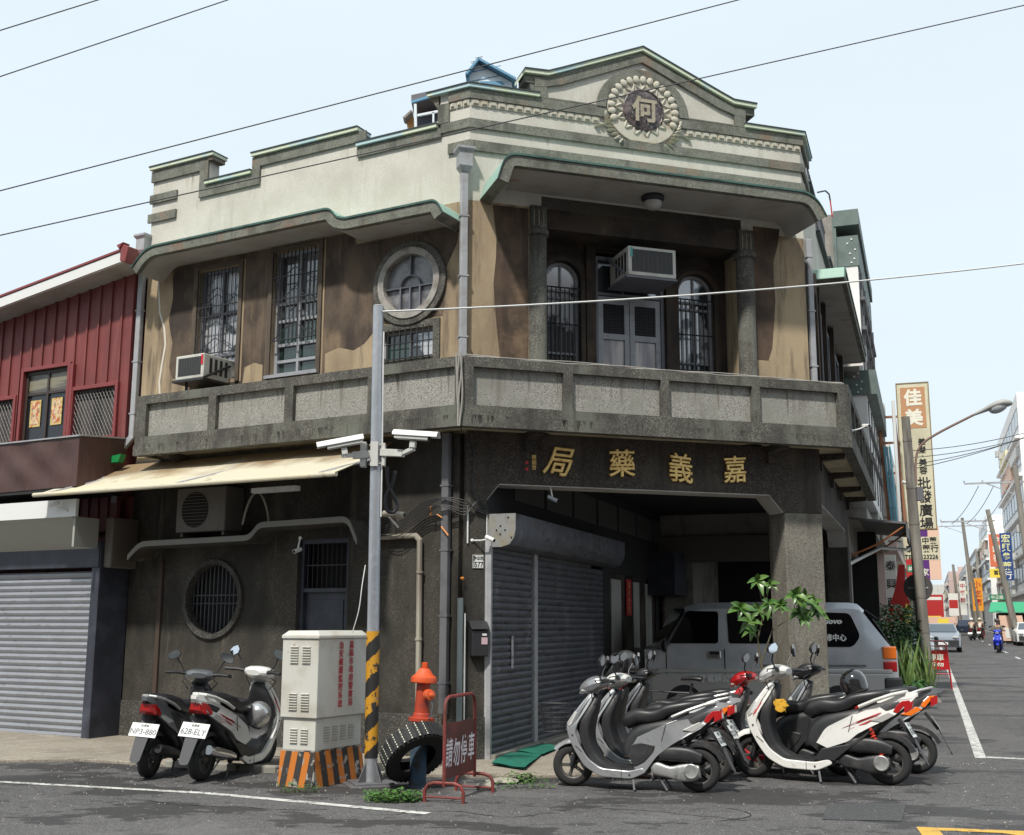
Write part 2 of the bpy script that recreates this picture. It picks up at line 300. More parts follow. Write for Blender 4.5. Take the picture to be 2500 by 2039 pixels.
for i in range(8):
    a0 = FR.w(-1.2+i*.6, 0, .80+.02*math.sin(i)); a1 = FR.w(-.65+i*.6, 0, .80+.02*math.sin(i+1)); mb.bar(a0+Vector((0, 0, .03)), a1+Vector((0, 0, .03)), .13, .13)
for i in range(6):
    a0 = FL.w(-.2+i*.5, 0, 1.55+.06*i); a1 = FL.w(.26+i*.5, 0, 1.61+.06*i); mb.bar(a0+Vector((0, 0, .02)), a1+Vector((0, 0, .02)), .12, .1)
struct('kerb', mb, kerbm, bevel=.015)

rs = random.Random(8); mb = MB()
for (x, y, a, n) in ((-1.2, 10.2, .3, 16), (.8, 10.6, -.15, 14), (2.9, 11.0, .9, 8), (3.7, 10.4, 2.6, 9), (5.0, 11.8, .1, 16), (-3.6, 11.0, .05, 18), (6.3, 13.0, 1.2, 12), (1.6, 9.9, .6, 9), (4.6, 16, 1.2, 20)):
    p = Vector((x, y, 0))
    for k in range(n):
        a += rs.uniform(-.5, .5); q = p+Vector((math.cos(a), math.sin(a), 0))*rs.uniform(.06, .16); w = rs.uniform(.003, .008); t = (q-p).normalized(); nn = Vector((-t.y, t.x, 0))*w; zz = Vector((0, 0, .003))
        mb.add([p-nn+zz+Vector((0, 0, gz(p.x, p.y))), p+nn+zz+Vector((0, 0, gz(p.x, p.y))), q+nn+zz+Vector((0, 0, gz(q.x, q.y))), q-nn+zz+Vector((0, 0, gz(q.x, q.y)))], [(0, 1, 2, 3)]); p = q
struct('road_crack', mb, dark)
mb = MB()
for k in range(900):
    u = rs.random(); c = rs.choice((0, 1, 2, 3))
    if c == 0: p = FL.w(rs.uniform(-1, 5), 0, rs.uniform(1.9, 3.2))
    elif c == 1: p = FF.w(rs.uniform(-1, 6), 0, 1.5+abs(rs.gauss(0, .35)))
    else: p = Vector((rs.uniform(-5, 7), rs.uniform(9.4, 12.5), 0))
    r = rs.uniform(.003, .011)*(1.6 if rs.random() < .05 else 1); mb.add([p+Vector((r, 0, .002)), p+Vector((-r*.6, r*.8, .002)), p+Vector((-r*.5, -r*.8, .002)), p+Vector((0, 0, r+.003))], [(0, 1, 3), (1, 2, 3), (2, 0, 3)])
o = struct('road_grit', mb, mat('pale_grit', (.30, .29, .26), .9)); o['kind'] = 'stuff'; o['label'] = 'scattered pale grit on the asphalt in front of the corner'; o['category'] = 'grit'

# ------------------------------------------------------------------ the corner shophouse
B = thing('corner_shophouse', 'old two-storey corner shophouse of cream stucco and grey washed stone with a curved-gable pediment', 'building', FF.w(0, 0))
W = .2
# upper walls, with openings
def holeL(s0, s1, z0, z1): return rect(s0, s1, z0, z1)
mb = MB()
mb.wall(FL, [(.0, 3.9), (5.6, 3.9), (5.6, 6.89), (.0, 6.89)], [rect(2.36, 3.16, 4.92, 6.68), rect(3.78, 4.56, 4.96, 6.62), arc(.87, 5.91, .46, 0, 360, 28)[:-1], rect(.5, 1.30, 4.92, 5.30)], 0, -W)
mb.wall(FF, [(.0, 3.93), (.97, 3.93), (.97, 6.89), (.0, 6.89)], [], 0, -.5-W); part('upper_wall', mb, tan_w, B); mb = MB()
mb.wall(FF, [(3.86, 3.93), (4.83, 3.93), (4.83, 6.89), (3.86, 6.89)], [], 0, -.5-W)
part('upper_wall', mb, tan_w, B)
mb = MB()
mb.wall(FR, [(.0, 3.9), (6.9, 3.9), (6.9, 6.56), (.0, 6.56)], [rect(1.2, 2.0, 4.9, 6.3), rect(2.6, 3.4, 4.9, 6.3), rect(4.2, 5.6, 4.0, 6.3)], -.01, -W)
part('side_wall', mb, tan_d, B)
mb = MB()
LW, RW = 1.43, 3.39
def archwin(c, hw, z0, zt): return [(c-hw, z0), (c+hw, z0)]+arc(c, zt-hw, hw, 0, 180, 12)
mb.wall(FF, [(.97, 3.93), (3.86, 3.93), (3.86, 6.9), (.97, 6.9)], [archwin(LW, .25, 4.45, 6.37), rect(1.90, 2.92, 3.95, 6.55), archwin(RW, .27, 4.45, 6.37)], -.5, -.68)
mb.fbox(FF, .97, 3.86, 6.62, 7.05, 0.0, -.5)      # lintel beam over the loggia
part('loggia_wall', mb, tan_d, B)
# mouldings round the loggia openings
mb = MB()
for c, hw in ((LW, .25), (RW, .27)):
    for k, (r0, r1, pr) in enumerate(((hw+.002, hw+.07, -.45), (hw+.07, hw+.12, -.475))):
        o = arc(c, 6.37-hw, r1, 0, 180, 16); i = arc(c, 6.37-hw, r0, 180, 0, 16)
        mb.fprism(FF, [(c+r1, 4.4)]+o+[(c-r1, 4.4), (c-r0, 4.4)]+i+[(c+r0, 4.4)], pr, -.5)
for s0, s1 in ((1.76, 1.897), (2.923, 3.06)): mb.fbox(FF, s0, s1, 4.0, 6.7, -.44, -.5)
mb.fbox(FF, 1.897, 2.923, 6.58, 6.7, -.44, -.5)
part('opening_moulding', mb, tan_d, B, bevel=.008)
# columns
cols = []
for s in (.92, 3.91):
    mb = MB(Matrix.Translation(FF.w(s, 3.93, -.02))); mb.lathe([(.15, 0), (.15, .2), (.125, .25), (.12, 2.52), (.115, 2.56), (.15, 2.58), (.15, 2.64), (.12, 2.66)], seg=28)
    mb.T = None; mb.fbox(FF, s-.11, s+.11, 6.59, 6.9, .05, -.2)
    part('column', mb, balc_t, B, smooth=True)
    mb = MB()
    for k in (-.065, .0, .065): mb.fbox(FF, s+k-.003, s+k+.003, 6.63, 6.84, .056, .05)
    part('capital_stripe', mb, mat('faded_gilt_line', (.42, .35, .22), .6), B)
# parapets: cream render
topL = [(5.6, 8.36), (4.47, 8.36), (4.47, 7.93), (3.64, 7.93), (3.64, 8.18), (1.77, 8.18), (1.77, 7.95), (.45, 7.95), (.45, 8.40), (0, 8.40)]
mb = MB(); mb.wall(FL, [(0, 6.89), (5.6, 6.89)]+topL, [], .0, -W)
gab = [(.87, 8.40), (.87, 8.70), (1.05, 8.72), (1.25, 8.80), (2.415, 9.29), (3.58, 8.80), (3.78, 8.72), (3.97, 8.70), (3.97, 8.40)]
mb.wall(FF, [(0, 6.89), (4.83, 6.89), (4.83, 8.40)]+gab[::-1]+[(0, 8.40)], [], .0, -W)
topR = [(0, 8.40), (.9, 8.40), (.9, 8.02), (2.2, 8.02), (2.2, 7.7), (4.4, 7.7), (4.4, 7.95), (6.9, 7.95)]
mb.wall(FR, topR+[(6.9, 6.56), (0, 6.56)], [], -.012, -W)
part('parapet', mb, cream, B)
# grey granite trims
mb = MB(); g0, g1 = .001, .035
mitre(mb, 7.86, 7.985, g0, g1, l=.42); mb.fbox(FF, .42, 4.6, 7.862, 7.983, .03, .034)
mitre(mb, 7.55, 7.69, g0, g1, l=.31, r=.9); mitre(mb, 7.861, 7.984, g0, g1*.9, f0=4.0, r=.9)
mitre(mb, 8.26, 8.395, g0, g1, l=.31, r=.9)
def tL(s0, s1, z0, z1): mb.fbox(FL, s0, s1, z0, z1, g1, g0)
tL(4.47, 5.62, 8.17, 8.335); tL(4.47, 4.63, 7.75, 8.17); tL(3.47, 4.47, 7.75, 7.915); tL(3.47, 3.62, 7.915, 8.02); tL(1.62, 3.62, 8.02, 8.165); tL(1.62, 1.76, 7.80, 8.02); tL(.42, 1.62, 7.80, 7.935)
tL(.30, .47, 7.99, 8.26); tL(5.08, 5.63, 7.83, 7.965); tL(5.08, 5.65, 7.53, 7.665)
def tF(s0, s1, z0, z1, p=g1): mb.fbox(FF, s0, s1, z0, z1, p, g0)
tF(.87, 1.04, 8.40, 8.66); tF(3.80, 3.97, 8.40, 8.66); tF(1.04, 1.80, 8.398, 8.42); tF(3.03, 3.80, 8.398, 8.42)
up = [(.87, 8.67), (1.05, 8.69), (1.25, 8.77), (2.415, 9.26), (3.58, 8.77), (3.78, 8.69), (3.97, 8.67)]
lo = [(3.97, 8.54), (3.80, 8.565), (3.56, 8.635), (2.415, 9.13), (1.27, 8.635), (1.03, 8.565), (.87, 8.54)]
mb.fprism(FF, up+lo, g1+.003, g0)
mb.fprism(FF, arc(2.415, 8.40, .672, 0, 180, 32, .612)+arc(2.415, 8.40, .54, 180, 0, 32, .50), g1+.012, g0)
part('stone_trim', mb, grey_t, B, bevel=.006)
# coping strips
mb = MB()
def cap(F, s0, s1, z0, n1=.07, h=.045):
    mb.cur = 0; mb.fbox(F, s0, s1, z0, z0+h, n1, -.24); mb.cur = 1; mb.fbox(F, s0-.005, s1+.005, z0+h, z0+h+.016, n1+.012, -.25)
cap(FL, 4.36, 5.64, 8.36); cap(FL, 3.62, 4.50, 7.93); cap(FL, 1.74, 3.62, 8.18); cap(FL, .47, 1.76, 7.95)
mb.cur = 0; mitre(mb, 8.40, 8.445, -.24, .07, l=.62, f1=.93); mb.cur = 1; mitre(mb, 8.445, 8.46, -.25, .083, l=.63, f1=.935)
mb.cur = 0; mitre(mb, 8.40, 8.445, -.24, .07, f0=3.95, r=.95); mb.cur = 1; mitre(mb, 8.445, 8.46, -.25, .083, f0=3.945, r=.96)
g2 = [(.68, 8.64), (.72, 8.71), (1.05, 8.72), (1.25, 8.80), (2.415, 9.29), (3.58, 8.80), (3.78, 8.72), (4.14, 8.71)]
for a, b in zip(g2[:-1], g2[1:]):
    mb.cur = 0; mb.fprism(FF, [a, b, (b[0], b[1]+.05), (a[0], a[1]+.05)], .07, -.24); mb.cur = 1; mb.fprism(FF, [(a[0], a[1]+.05), (b[0], b[1]+.05), (b[0], b[1]+.066), (a[0], a[1]+.066)], .083, -.25)
for s0, z in ((.9, 8.02), (2.2, 7.7), (4.4, 7.95)):
    mb.cur = 1; mb.fbox(FR, s0, {.9: 2.2, 2.2: 4.4, 4.4: 6.9}[s0], z, z+.05, .06, -.24)
part('coping', mb, [cap_m, darkedge], B)
# under-hangs of the coping ends (little brackets)
mb = MB(); mb.fbox(FL, 4.38, 4.47, 8.30, 8.355, .04, -.22); mb.fbox(FF, .72, .868, 8.6, 8.70, .02, -.2); mb.fprism(FF, [(.72, 8.64), (.868, 8.64), (.868, 8.44), (.83, 8.5), (.80, 8.6)], .01, -.2); mb.fbox(FF, 3.972, 4.12, 8.6, 8.70, .02, -.2); mb.fprism(FL, [(.47, 8.39), (.62, 8.39), (.56, 8.33), (.50, 8.24), (.47, 8.2)], .01, -.2)
part('coping_bracket', mb, grey_t, B)
# moulded frieze tiles
mb = MB()
def tile(F, s, z0=8.165, z1=8.255, w=.118):
    mb.fbox(F, s+.004, s+w-.004, z0, z1, .018, .001); mb.fbox(F, s+.022, s+w-.022, z0+.018, z1-.02, .026, .018); mb.fbox(F, s+.03, s+w-.03, z0+.03, z0+.042, .038, .026); mb.fprism(F, arc(s+w/2, z0+.056, .016, 0, 360, 6)[:-1], .036, .026)
for i in range(3): tile(FL, .0+i*.1, w=.1)
part('moulded_frieze', mb, orn, B); mb = MB()
for i in range(15): tile(FF, .01+i*.1185)
part('moulded_frieze', mb, orn, B); mb = MB()
for i in range(15): tile(FF, 3.06+i*.1185)
part('moulded_frieze', mb, orn, B)
# medallion
MD = part('medallion', MB().fprism(FF, arc(2.415, 8.43, .525, 0, 360, 48, .485)[:-1], .035, .001), orn, B, bevel=.008)
mb = MB(); cz = 8.43
def at2(r, a): return (2.415+r*math.cos(RD(a)), cz+r*.93*math.sin(RD(a)))
for i in range(19):
    a = -22+i*(224/18); s_, z_ = at2(.468, a); c = FF.w(s_, z_, .05)
    T = Matrix.Translation(c) @ Matrix((FF.d, FF.n, Vector((0, 0, 1)))).transposed().to_4x4() @ Matrix.Rotation(-RD(a), 4, 'Y')
    mb.ell((0, 0, 0), (.058, .022, .046), T, 12, 6)
def leafp(p0, p1, w, n0=.036, n1=.062):
    a = Vector(p0); b = Vector(p1); t = b-a; nn = Vector((-t.y, t.x)).normalized()*w
    pts = [a, a.lerp(b, .25)+nn*.8, a.lerp(b, .5)+nn, a.lerp(b, .75)+nn*.8, b, a.lerp(b, .75)-nn*.8, a.lerp(b, .5)-nn, a.lerp(b, .25)-nn*.8]
    base = [FF.w(p.x, p.y, n0) for p in pts]; mid = [FF.w(q.x, q.y, n1) for q in (a.lerp(b, .2), a.lerp(b, .8))]
    mb.add(base+mid, [(0, 1, 8), (1, 2, 8), (2, 9, 8), (2, 3, 9), (3, 4, 9), (4, 5, 9), (5, 6, 9), (6, 8, 9), (6, 7, 8), (7, 0, 8)])
for i in range(15):
    a = i*24; leafp(at2(.30, a), at2(.415, a+12), .022, .036, .056); leafp(at2(.30, a+24), at2(.415, a+12), .022, .036, .056)
for s_ in (-1, 1):
    for k in range(9):
        p0 = (2.415+s_*(.30+.03*k), 7.99+.035*k); ang = (-60+18*k); r = .13+.02*(k % 2); leafp(p0, (p0[0]+s_*r*math.cos(RD(ang)), p0[1]+r*math.sin(RD(ang))*.7), .026, .02, .07)
    for k in range(4): leafp((2.415+s_*(.45+.06*k), 8.12+.03*math.sin(k)), (2.415+s_*(.53+.06*k), 8.14+.03*math.sin(k+1)), .02, .01, .05)
part('wreath_relief', mb, orn, MD, smooth=True, sharp=50)
Mf = Matrix.Translation(FF.w(2.415, cz, .03)) @ Matrix((FF.d, Vector((0, 0, 1)), FF.n)).transposed().to_4x4()
mb = MB(Mf); mb.lathe([(.30, 0), (.30, .022), (.285, .03), (.277, .018), (.2, .035), (.1, .045), (1e-4, .048)], seg=40); part('glazed_disc', mb, disc_m, MD, smooth=True)
mb = MB(); text(mb, '何', .37, .006, Mf @ Matrix.Translation((0, 0, .050)), .010); part('raised_character', mb, mat('weathered_relief_character', (.36, .32, .24), .8, layers=[((.24, .21, .16), 9, .5, .7)]), MD)
# canopies ------------------------------------------------------
def canopy(F, top, n1, th, label, drop=None):
    """top = profile (s,z) of the upper surface from low s to high s"""
    bot = []
    for i, (a, z) in enumerate(top):
        p = Vector(top[max(i-1, 0)]); q = Vector(top[min(i+1, len(top)-1)]); t = (q-p).normalized(); nn = Vector((t.y, -t.x)); bot.append((a+nn.x*th, z+nn.y*th))
    full = top+bot[::-1]
    mb = MB(); mb.fprism(F, full, n1, .001)
    c = part('canopy', mb, grey_t, B, label)
    bot2 = [(a, z-.004) for a, z in bot]; mb = MB()
    m = len(bot2); vs = [F.w(a, z, n) for n in (n1-.07, .003) for a, z in bot2]+[F.w(a, z-.006, n) for n in (n1-.07, .003) for a, z in bot2]
    mb.add(vs, [(i, i+1, m+i+1, m+i) for i in range(m-1)]+[(2*m+i, 2*m+i+1, 3*m+i+1, 3*m+i) for i in range(m-1)]+[(0, 2*m, 3*m, m), (m-1, 2*m-1, 4*m-1, 3*m-1)]+[(i, i+1, 2*m+i+1, 2*m+i) for i in range(m-1)]+[(m+i, m+i+1, 3*m+i+1, 3*m+i) for i in range(m-1)])
    part('soffit', mb, soffit, c)
    mb = MB(); e = [(a, z+.014) for a, z in top]; e2 = [(a, z-.012) for a, z in top]
    for a, b, c2, d in zip(e[:-1], e[1:], e2[1:], e2[:-1]): mb.fprism(F, [a, b, c2, d], n1+.018, n1)
    part('edge_flashing', mb, flash, c)
    mb = MB(); e3 = [(a, z+.003) for a, z in top]; m = len(top)
    mb.add([F.w(a, z+h, n) for h in (.003, .012) for n in (n1, .002) for a, z in top], [(i, i+1, m+i+1, m+i) for i in range(m-1)]+[(2*m+i, 2*m+i+1, 3*m+i+1, 3*m+i) for i in range(m-1)]+[(0, 2*m, 3*m, m), (m-1, 2*m-1, 4*m-1, 3*m-1)])
    part('painted_top', mb, palegreen, c); return c
def rr(p):  # smooth a polyline with round corners
    out = [p[0]]
    for a, b, c in zip(p[:-2], p[1:-1], p[2:]):
        a = Vector(a[:2]); r = b[2] if len(b) > 2 else .12; b = Vector(b[:2]); c = Vector(c[:2]); u = b+(a-b).normalized()*r; v = b+(c-b).normalized()*r
        for k in range(6):
            t = k/5; out.append(tuple(u*(1-t)**2+b*2*t*(1-t)+v*t*t))
    return [tuple(q[:2]) for q in out+[p[-1]]]
canopy(FF, rr([(.14, 6.90), (.24, 7.235, .16), (4.53, 7.235, .22), (4.70, 6.93)]), .78, .145, 'wide front canopy over the loggia')
canopy(FL, rr([(.06, 6.57), (.16, 6.745, .08), (1.56, 6.745, .05), (1.70, 6.79, .06), (1.80, 6.93, .10), (5.12, 6.92, .20), (5.38, 6.66)]), .52, .14, 'stepped canopy over the left windows')
canopy(FR, rr([(.78, 6.52), (.92, 6.72, .1), (2.2, 6.72, .05), (6.9, 6.72)]), .46, .13, 'canopy on the side street front')
mb = MB(); e1 = [FF.hit(*p) for p in ((1203, 500), (1207, 539), (1212, 580), (1211, 628), (1205, 690), (1207, 735), (1213, 800), (1220, 872))]
mb.fprism(FF, [(a, z) for a, z in e1]+[(.79, e1[-1][1]), (.79, e1[0][1])], .003, .0005); SM = mat('soot_stained_render', (.105, .068, .045), .92, layers=[((.05, .035, .026), 3, .45, .65), ((.19, .13, .08), 2.2, .54, .7), ((.045, .03, .023), 6, .5, .7, V1)], bump=(90, .005)); part('water_stain', mb, SM, B); mb = MB()
e1 = [FF.hit(*p) for p in ((1903, 560), (1899, 597), (1888, 640), (1889, 673), (1893, 735), (1889, 800), (1885, 851), (1876, 880))]
mb.fprism(FF, [(a, z) for a, z in e1]+[(4.04, e1[-1][1]), (4.04, e1[0][1])], .003, .0005)
part('water_stain', mb, SM, B)
SO = mat('soot_darkened_render', (.135, .097, .067), .92, layers=[((.048, .035, .028), 1.7, .42, .60, (1, 1, .6)), ((.22, .16, .10), 2.4, .57, .74, (1, 1, .5)), ((.045, .033, .026), 7, .52, .7, V1), ((.18, .135, .09), 90, .6, .85)], bump=(90, .005))  # soot brown, also darkened to hold the shade below the left canopy
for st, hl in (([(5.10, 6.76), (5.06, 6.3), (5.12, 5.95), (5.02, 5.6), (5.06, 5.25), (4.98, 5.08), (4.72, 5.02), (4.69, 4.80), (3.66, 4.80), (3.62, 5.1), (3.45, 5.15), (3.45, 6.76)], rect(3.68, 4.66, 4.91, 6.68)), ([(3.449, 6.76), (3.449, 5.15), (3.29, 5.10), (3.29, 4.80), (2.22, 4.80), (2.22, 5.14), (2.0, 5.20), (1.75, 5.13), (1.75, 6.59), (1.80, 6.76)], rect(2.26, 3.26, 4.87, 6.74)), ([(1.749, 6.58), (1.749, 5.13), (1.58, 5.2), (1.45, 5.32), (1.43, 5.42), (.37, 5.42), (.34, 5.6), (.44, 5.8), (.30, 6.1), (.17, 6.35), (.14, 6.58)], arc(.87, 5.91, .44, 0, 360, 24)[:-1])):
    mb = MB(); mb.wall(FL, st, [hl], .003, .0005); part('soot_shade_stain', mb, SO, B)
def runoff(F, spans, ztop, lmin, lmax, cnt, n, m, seed):
    rs = random.Random(seed); mb = MB()
    for s0, s1 in spans:
        for k in range(cnt):
            a = rs.uniform(s0, s1); w = rs.uniform(.006, .028); L = rs.uniform(lmin, lmax); z = ztop(a) if callable(ztop) else ztop; d = rs.uniform(-.01, .01)
            mb.add([F.w(a-w, z, n), F.w(a+w, z, n), F.w(a+w*.9+d, z-L*.4, n), F.w(a+d, z-L, n), F.w(a-w*.7+d, z-L*.5, n)], [(0, 1, 2, 3, 4)])
    part('runoff_stain', mb, m, B)['kind'] = 'stuff'
ms1 = mat('stucco_runoff', (.46, .44, .38), .9, layers=[((.55, .52, .44), 14, .42, .6, V1)]); ms2 = mat('stone_runoff', (.045, .042, .036), .9, layers=[((.08, .076, .065), 12, .45, .6, V1)]); ms3 = mat('pebble_runoff', (.19, .175, .15), .9, layers=[((.29, .27, .24), 16, .45, .6, V1)])
zt_ = lambda s: 8.15 if s > 4.7 else (7.74 if s > 3.5 else (8.01 if s > 1.78 else 7.79))
runoff(FL, ((.5, 5.5),), zt_, .06, .30, 22, .0012, ms1, 3); runoff(FF, ((.1, 4.7),), 7.545, .05, .2, 14, .0012, ms1, 4); runoff(FF, ((.1, 4.7),), 7.855, .03, .14, 26, .0012, ms1, 5)
runoff(FL, ((-.1, .95), (1.2, 2.3), (2.5, 3.6), (3.8, 4.9)), 4.61, .06, .40, 9, .4365, ms3, 6); runoff(FF, ((0, 1.05), (1.25, 2.3), (2.5, 3.6), (3.8, 4.9)), 4.61, .06, .42, 9, .4365, ms3, 7)
runoff(FL, ((-.1, 5.1),), 4.03, .03, .13, 50, .5135, ms2, 8); runoff(FF, ((-.1, 5.0),), 4.03, .03, .13, 50, .5135, ms2, 9)
# ceiling lamp under the front canopy
c = FF.w(2.37, 7.085, .38); mb = MB(Matrix.Translation(c)); mb.lathe([(.14, 0), (.15, -.02), (.15, -.05), (.12, -.085), (.105, -.09)], seg=24); o = part('ceiling_lamp', mb, black_i, B, smooth=True)
mb = MB(Matrix.Translation(c)); mb.lathe([(.118, -.088), (.115, -.13), (.09, -.165), (.05, -.185), (1e-4, -.19)], seg=24); part('lamp_globe', mb, mat('dusty_glass_globe', (.42, .42, .40), .35), o, smooth=True)
# windows of the left front -------------------------------------
def bars(mb, F, s0, s1, z0, z1, nv, nh, n, r=.008, arms=None):
    for i in range(nv): a = s0+(s1-s0)*(i+.5)/nv; mb.tube([F.w(a, z0, n), F.w(a, z1, n)], r, 5)
    for z in nh: mb.tube([F.w(s0-.01, z, n), F.w(s1+.01, z, n)], r*1.25, 5)
def frame(mb, F, s0, s1, z0, z1, w, n0, n1, vs=(), hs=()):
    mb.fbox(F, s0, s0+w, z0, z1, n0, n1); mb.fbox(F, s1-w, s1, z0, z1, n0, n1); mb.fbox(F, s0+w, s1-w, z0, z0+w, n0, n1); mb.fbox(F, s0+w, s1-w, z1-w, z1, n0, n1)
    for v in vs: mb.fbox(F, v-w*.4, v+w*.4, z0+w, z1-w, n0-.004, n1)
    for h in hs: mb.fbox(F, s0+w, s1-w, h-w*.4, h+w*.4, n0-.006, n1)
def pane(F, s0, s1, z0, z1, n, m, par): part('pane', MB().fbox(F, s0, s1, z0, z1, n, n-.012), m, par)
mb = MB(); frame(mb, FL, 2.36, 3.16, 4.92, 6.68, .05, -.08, -.18, (2.76,), (5.13, 5.36, 5.70, 5.95)); w = part('window', mb, winf_l, B, 'tall window with green panes and a white sill')
pane(FL, 2.41, 3.11, 4.97, 5.70, -.13, glass_g, w); pane(FL, 2.41, 3.11, 5.70, 6.63, -.13, glass, w)
mb = MB(); mb.fbox(FL, 2.31, 3.22, 4.88, 4.925, .06, -.1); part('sill', mb, winf_l, w)
mb = MB(); bars(mb, FL, 2.38, 3.14, 5.40, 6.66, 11, (5.40, 5.98, 6.3), .03)
for z in (5.42, 5.9, 6.2): mb.tube([FL.w(2.42, z, .03), FL.w(2.76, z+.22, .03), FL.w(3.10, z, .03)], .008, 5)
part('grille', mb, black_i, w)
mb = MB(); frame(mb, FL, 3.78, 4.56, 4.96, 6.62, .05, -.08, -.18, (4.17,), (5.35, 5.95)); w = part('window', mb, winf, B, 'tall window with lattice bars above the old air conditioner')
pane(FL, 3.83, 4.51, 5.01, 6.57, -.13, glass_b, w)
mb = MB(); bars(mb, FL, 3.80, 4.54, 5.36, 6.58, 11, (5.36, 5.9, 6.05), .03)
for z in (5.38, 5.62, 6.02, 6.12): mb.tube([FL.w(3.84, z, .03), FL.w(4.17, z+.2, .03), FL.w(4.50, z, .03)], .008, 5)
part('grille', mb, black_i, w)
# plaster surrounds
mb = MB()
for s0, s1, z0, z1 in ((2.36, 3.16, 4.92, 6.68), (3.78, 4.56, 4.96, 6.62)):
    mb.fbox(FL, s0-.07, s0, z0-.05, z1+.06, .03, .001); mb.fbox(FL, s1, s1+.07, z0-.05, z1+.06, .03, .001); mb.fbox(FL, s0, s1, z1, z1+.06, .028, .001)
part('window_surround', mb, mat('brown_surround', (.10, .078, .058), .9, layers=[((.06, .046, .036), 3, .45, .7)]), B, bevel=.006)
mb = MB(); mb.fprism(FL, arc(.87, 5.91, .56, 0, 360, 36)[:-1], .035, .0); mbr = MB(); mbr.wall(FL, arc(.87, 5.91, .56, 0, 360, 36)[:-1], [arc(.87, 5.91, .47, 0, 360, 36)[:-1]], .05, .0)
w = part('round_window', mbr, balc_t, B, 'round window with an arched glazing pattern', bevel=.01)
mb = MB(); mb.wall(FL, arc(.87, 5.91, .475, 0, 360, 36)[:-1], [arc(.87, 5.91, .385, 0, 360, 36)[:-1]], .065, -.06)
part('round_frame', mb, mat('weathered_frame', (.34, .32, .29), .8, layers=[((.16, .14, .12), 6, .45, .7)]), w, bevel=.008)
mb = MB(); rr0 = .385; mb.fbox(FL, .49, 1.25, 5.86, 5.875, .01, -.03)
for a in (.72, .87, 1.02): z1 = 5.86; z0 = 5.91-math.sqrt(max(.01, rr0**2-(a-.87)**2)); mb.fbox(FL, a-.009, a+.009, z0, z1, .012, -.03)
mb.wall(FL, arc(.87, 5.87, .158, 0, 180, 14), [arc(.87, 5.871, .14, 1, 179, 14)], .012, -.03); mb.fbox(FL, .862, .878, 6.03, 6.30, .012, -.03)
part('glazing_bar', mb, winf, w)
part('pane', MB().fprism(FL, arc(.87, 5.91, .39, 0, 360, 32)[:-1], -.035, -.05), mat('dusty_round_pane', (.25, .25, .255), .25, layers=[((.10, .10, .11), 3, .45, .6)]), w)
mb = MB(); mb.wall(FL, rect(.40, 1.40, 4.82, 5.40), [rect(.5, 1.30, 4.92, 5.30)], .03, .0); w = part('small_window', mb, balc_t, B, 'small barred window below the round one', bevel=.006)
mb = MB(); frame(mb, FL, .5, 1.30, 4.92, 5.30, .03, -.06, -.12, (.9,)); part('frame', mb, winf_l, w); pane(FL, .53, .88, 4.95, 5.27, -.09, glass_b, w); pane(FL, .9, 1.27, 4.95, 5.27, -.09, glass_g, w)
mb = MB(); bars(mb, FL, .5, 1.30, 4.90, 5.33, 9, (5.12, 4.92), .05, .007); part('grille', mb, black_i, w)
# loggia windows and door
for c, hw, lb in ((LW, .25, 'left arched loggia window'), (RW, .27, 'right arched loggia window')):
    mb = MB(); mb.wall(FF, archwin(c, hw, 4.45, 6.37), [archwin(c, hw-.04, 4.5, 6.33)], -.55, -.62)
    mb.fbox(FF, c-.012, c+.012, 4.5, 6.32, -.555, -.61)
    for z in (5.98, 5.88, 5.12, 4.8): mb.fbox(FF, c-hw+.04, c+hw-.04, z-.015, z+.015, -.553, -.61)
    w = part('arched_window', mb, winf_l, B, lb)
    part('pane', MB().fprism(FF, archwin(c, hw-.038, 5.12, 6.33), -.585, -.595), glass_b, w); part('pane', MB().fbox(FF, c-hw+.04, c+hw-.04, 4.5, 5.115, -.585, -.595), glass_g, w)
    mb = MB(); bars(mb, FF, c-hw, c+hw, 4.5, 6.0, 8, (6.0, 5.5, 5.0, 4.7), -.47, .009); part('grille', mb, black_i, w)
mb = MB(); frame(mb, FF, 1.905, 2.915, 3.95, 6.5, .045, -.5, -.62, (), (5.98,)); mb.fbox(FF, 2.3, 2.32, 6.0, 6.46, -.51, -.6); w = part('door_frame', mb, winf, B)
pane(FF, 1.95, 2.87, 6.0, 6.46, -.58, glass_b, w)
for s0, s1 in ((1.955, 2.405), (2.415, 2.865)):
    mb = MB(); mb.wall(FF, rect(s0, s1, 3.96, 5.95), [rect(s0+.07, s1-.07, 5.44, 5.85), rect(s0+.07, s1-.07, 4.2, 5.36)], -.52, -.57); d = part('door_leaf', mb, winf_l, B)
    mb = MB(); mb.fbox(FF, s0+.07, s1-.07, 5.44, 5.85, -.56, -.565)
    for k in range(9): mb.fbox(FF, s0+.07, s1-.07, 5.47+k*.043, 5.478+k*.043, -.54, -.56)
    for k in range(12): mb.fbox(FF, s0+.08+k*.026, s0+.088+k*.026, 5.44, 5.85, -.538, -.556)
    part('vent_mesh', mb, black_i, d); part('pane', MB().fbox(FF, s0+.07, s1-.07, 4.2, 5.36, -.545, -.55), glass_p, d)
# side windows (seen edge-on)
for s0, s1, z0 in ((1.2, 2.0, 4.9), (2.6, 3.4, 4.9), (4.2, 5.6, 4.0)):
    mb = MB(); frame(mb, FR, s0, s1, z0, 6.3, .05, .03, -.1, ((s0+s1)/2,)); w = part('side_window', mb, winf, B); pane(FR, s0+.05, s1-.05, z0+.05, 6.25, -.06, glass_g, w)
for s in (.55, 1.05, 2.2, 3.8, 6.0): part('side_pilaster', MB().fbox(FR, s, s+.16, 4.0, 6.55, .08, -.01), tan_d, B)
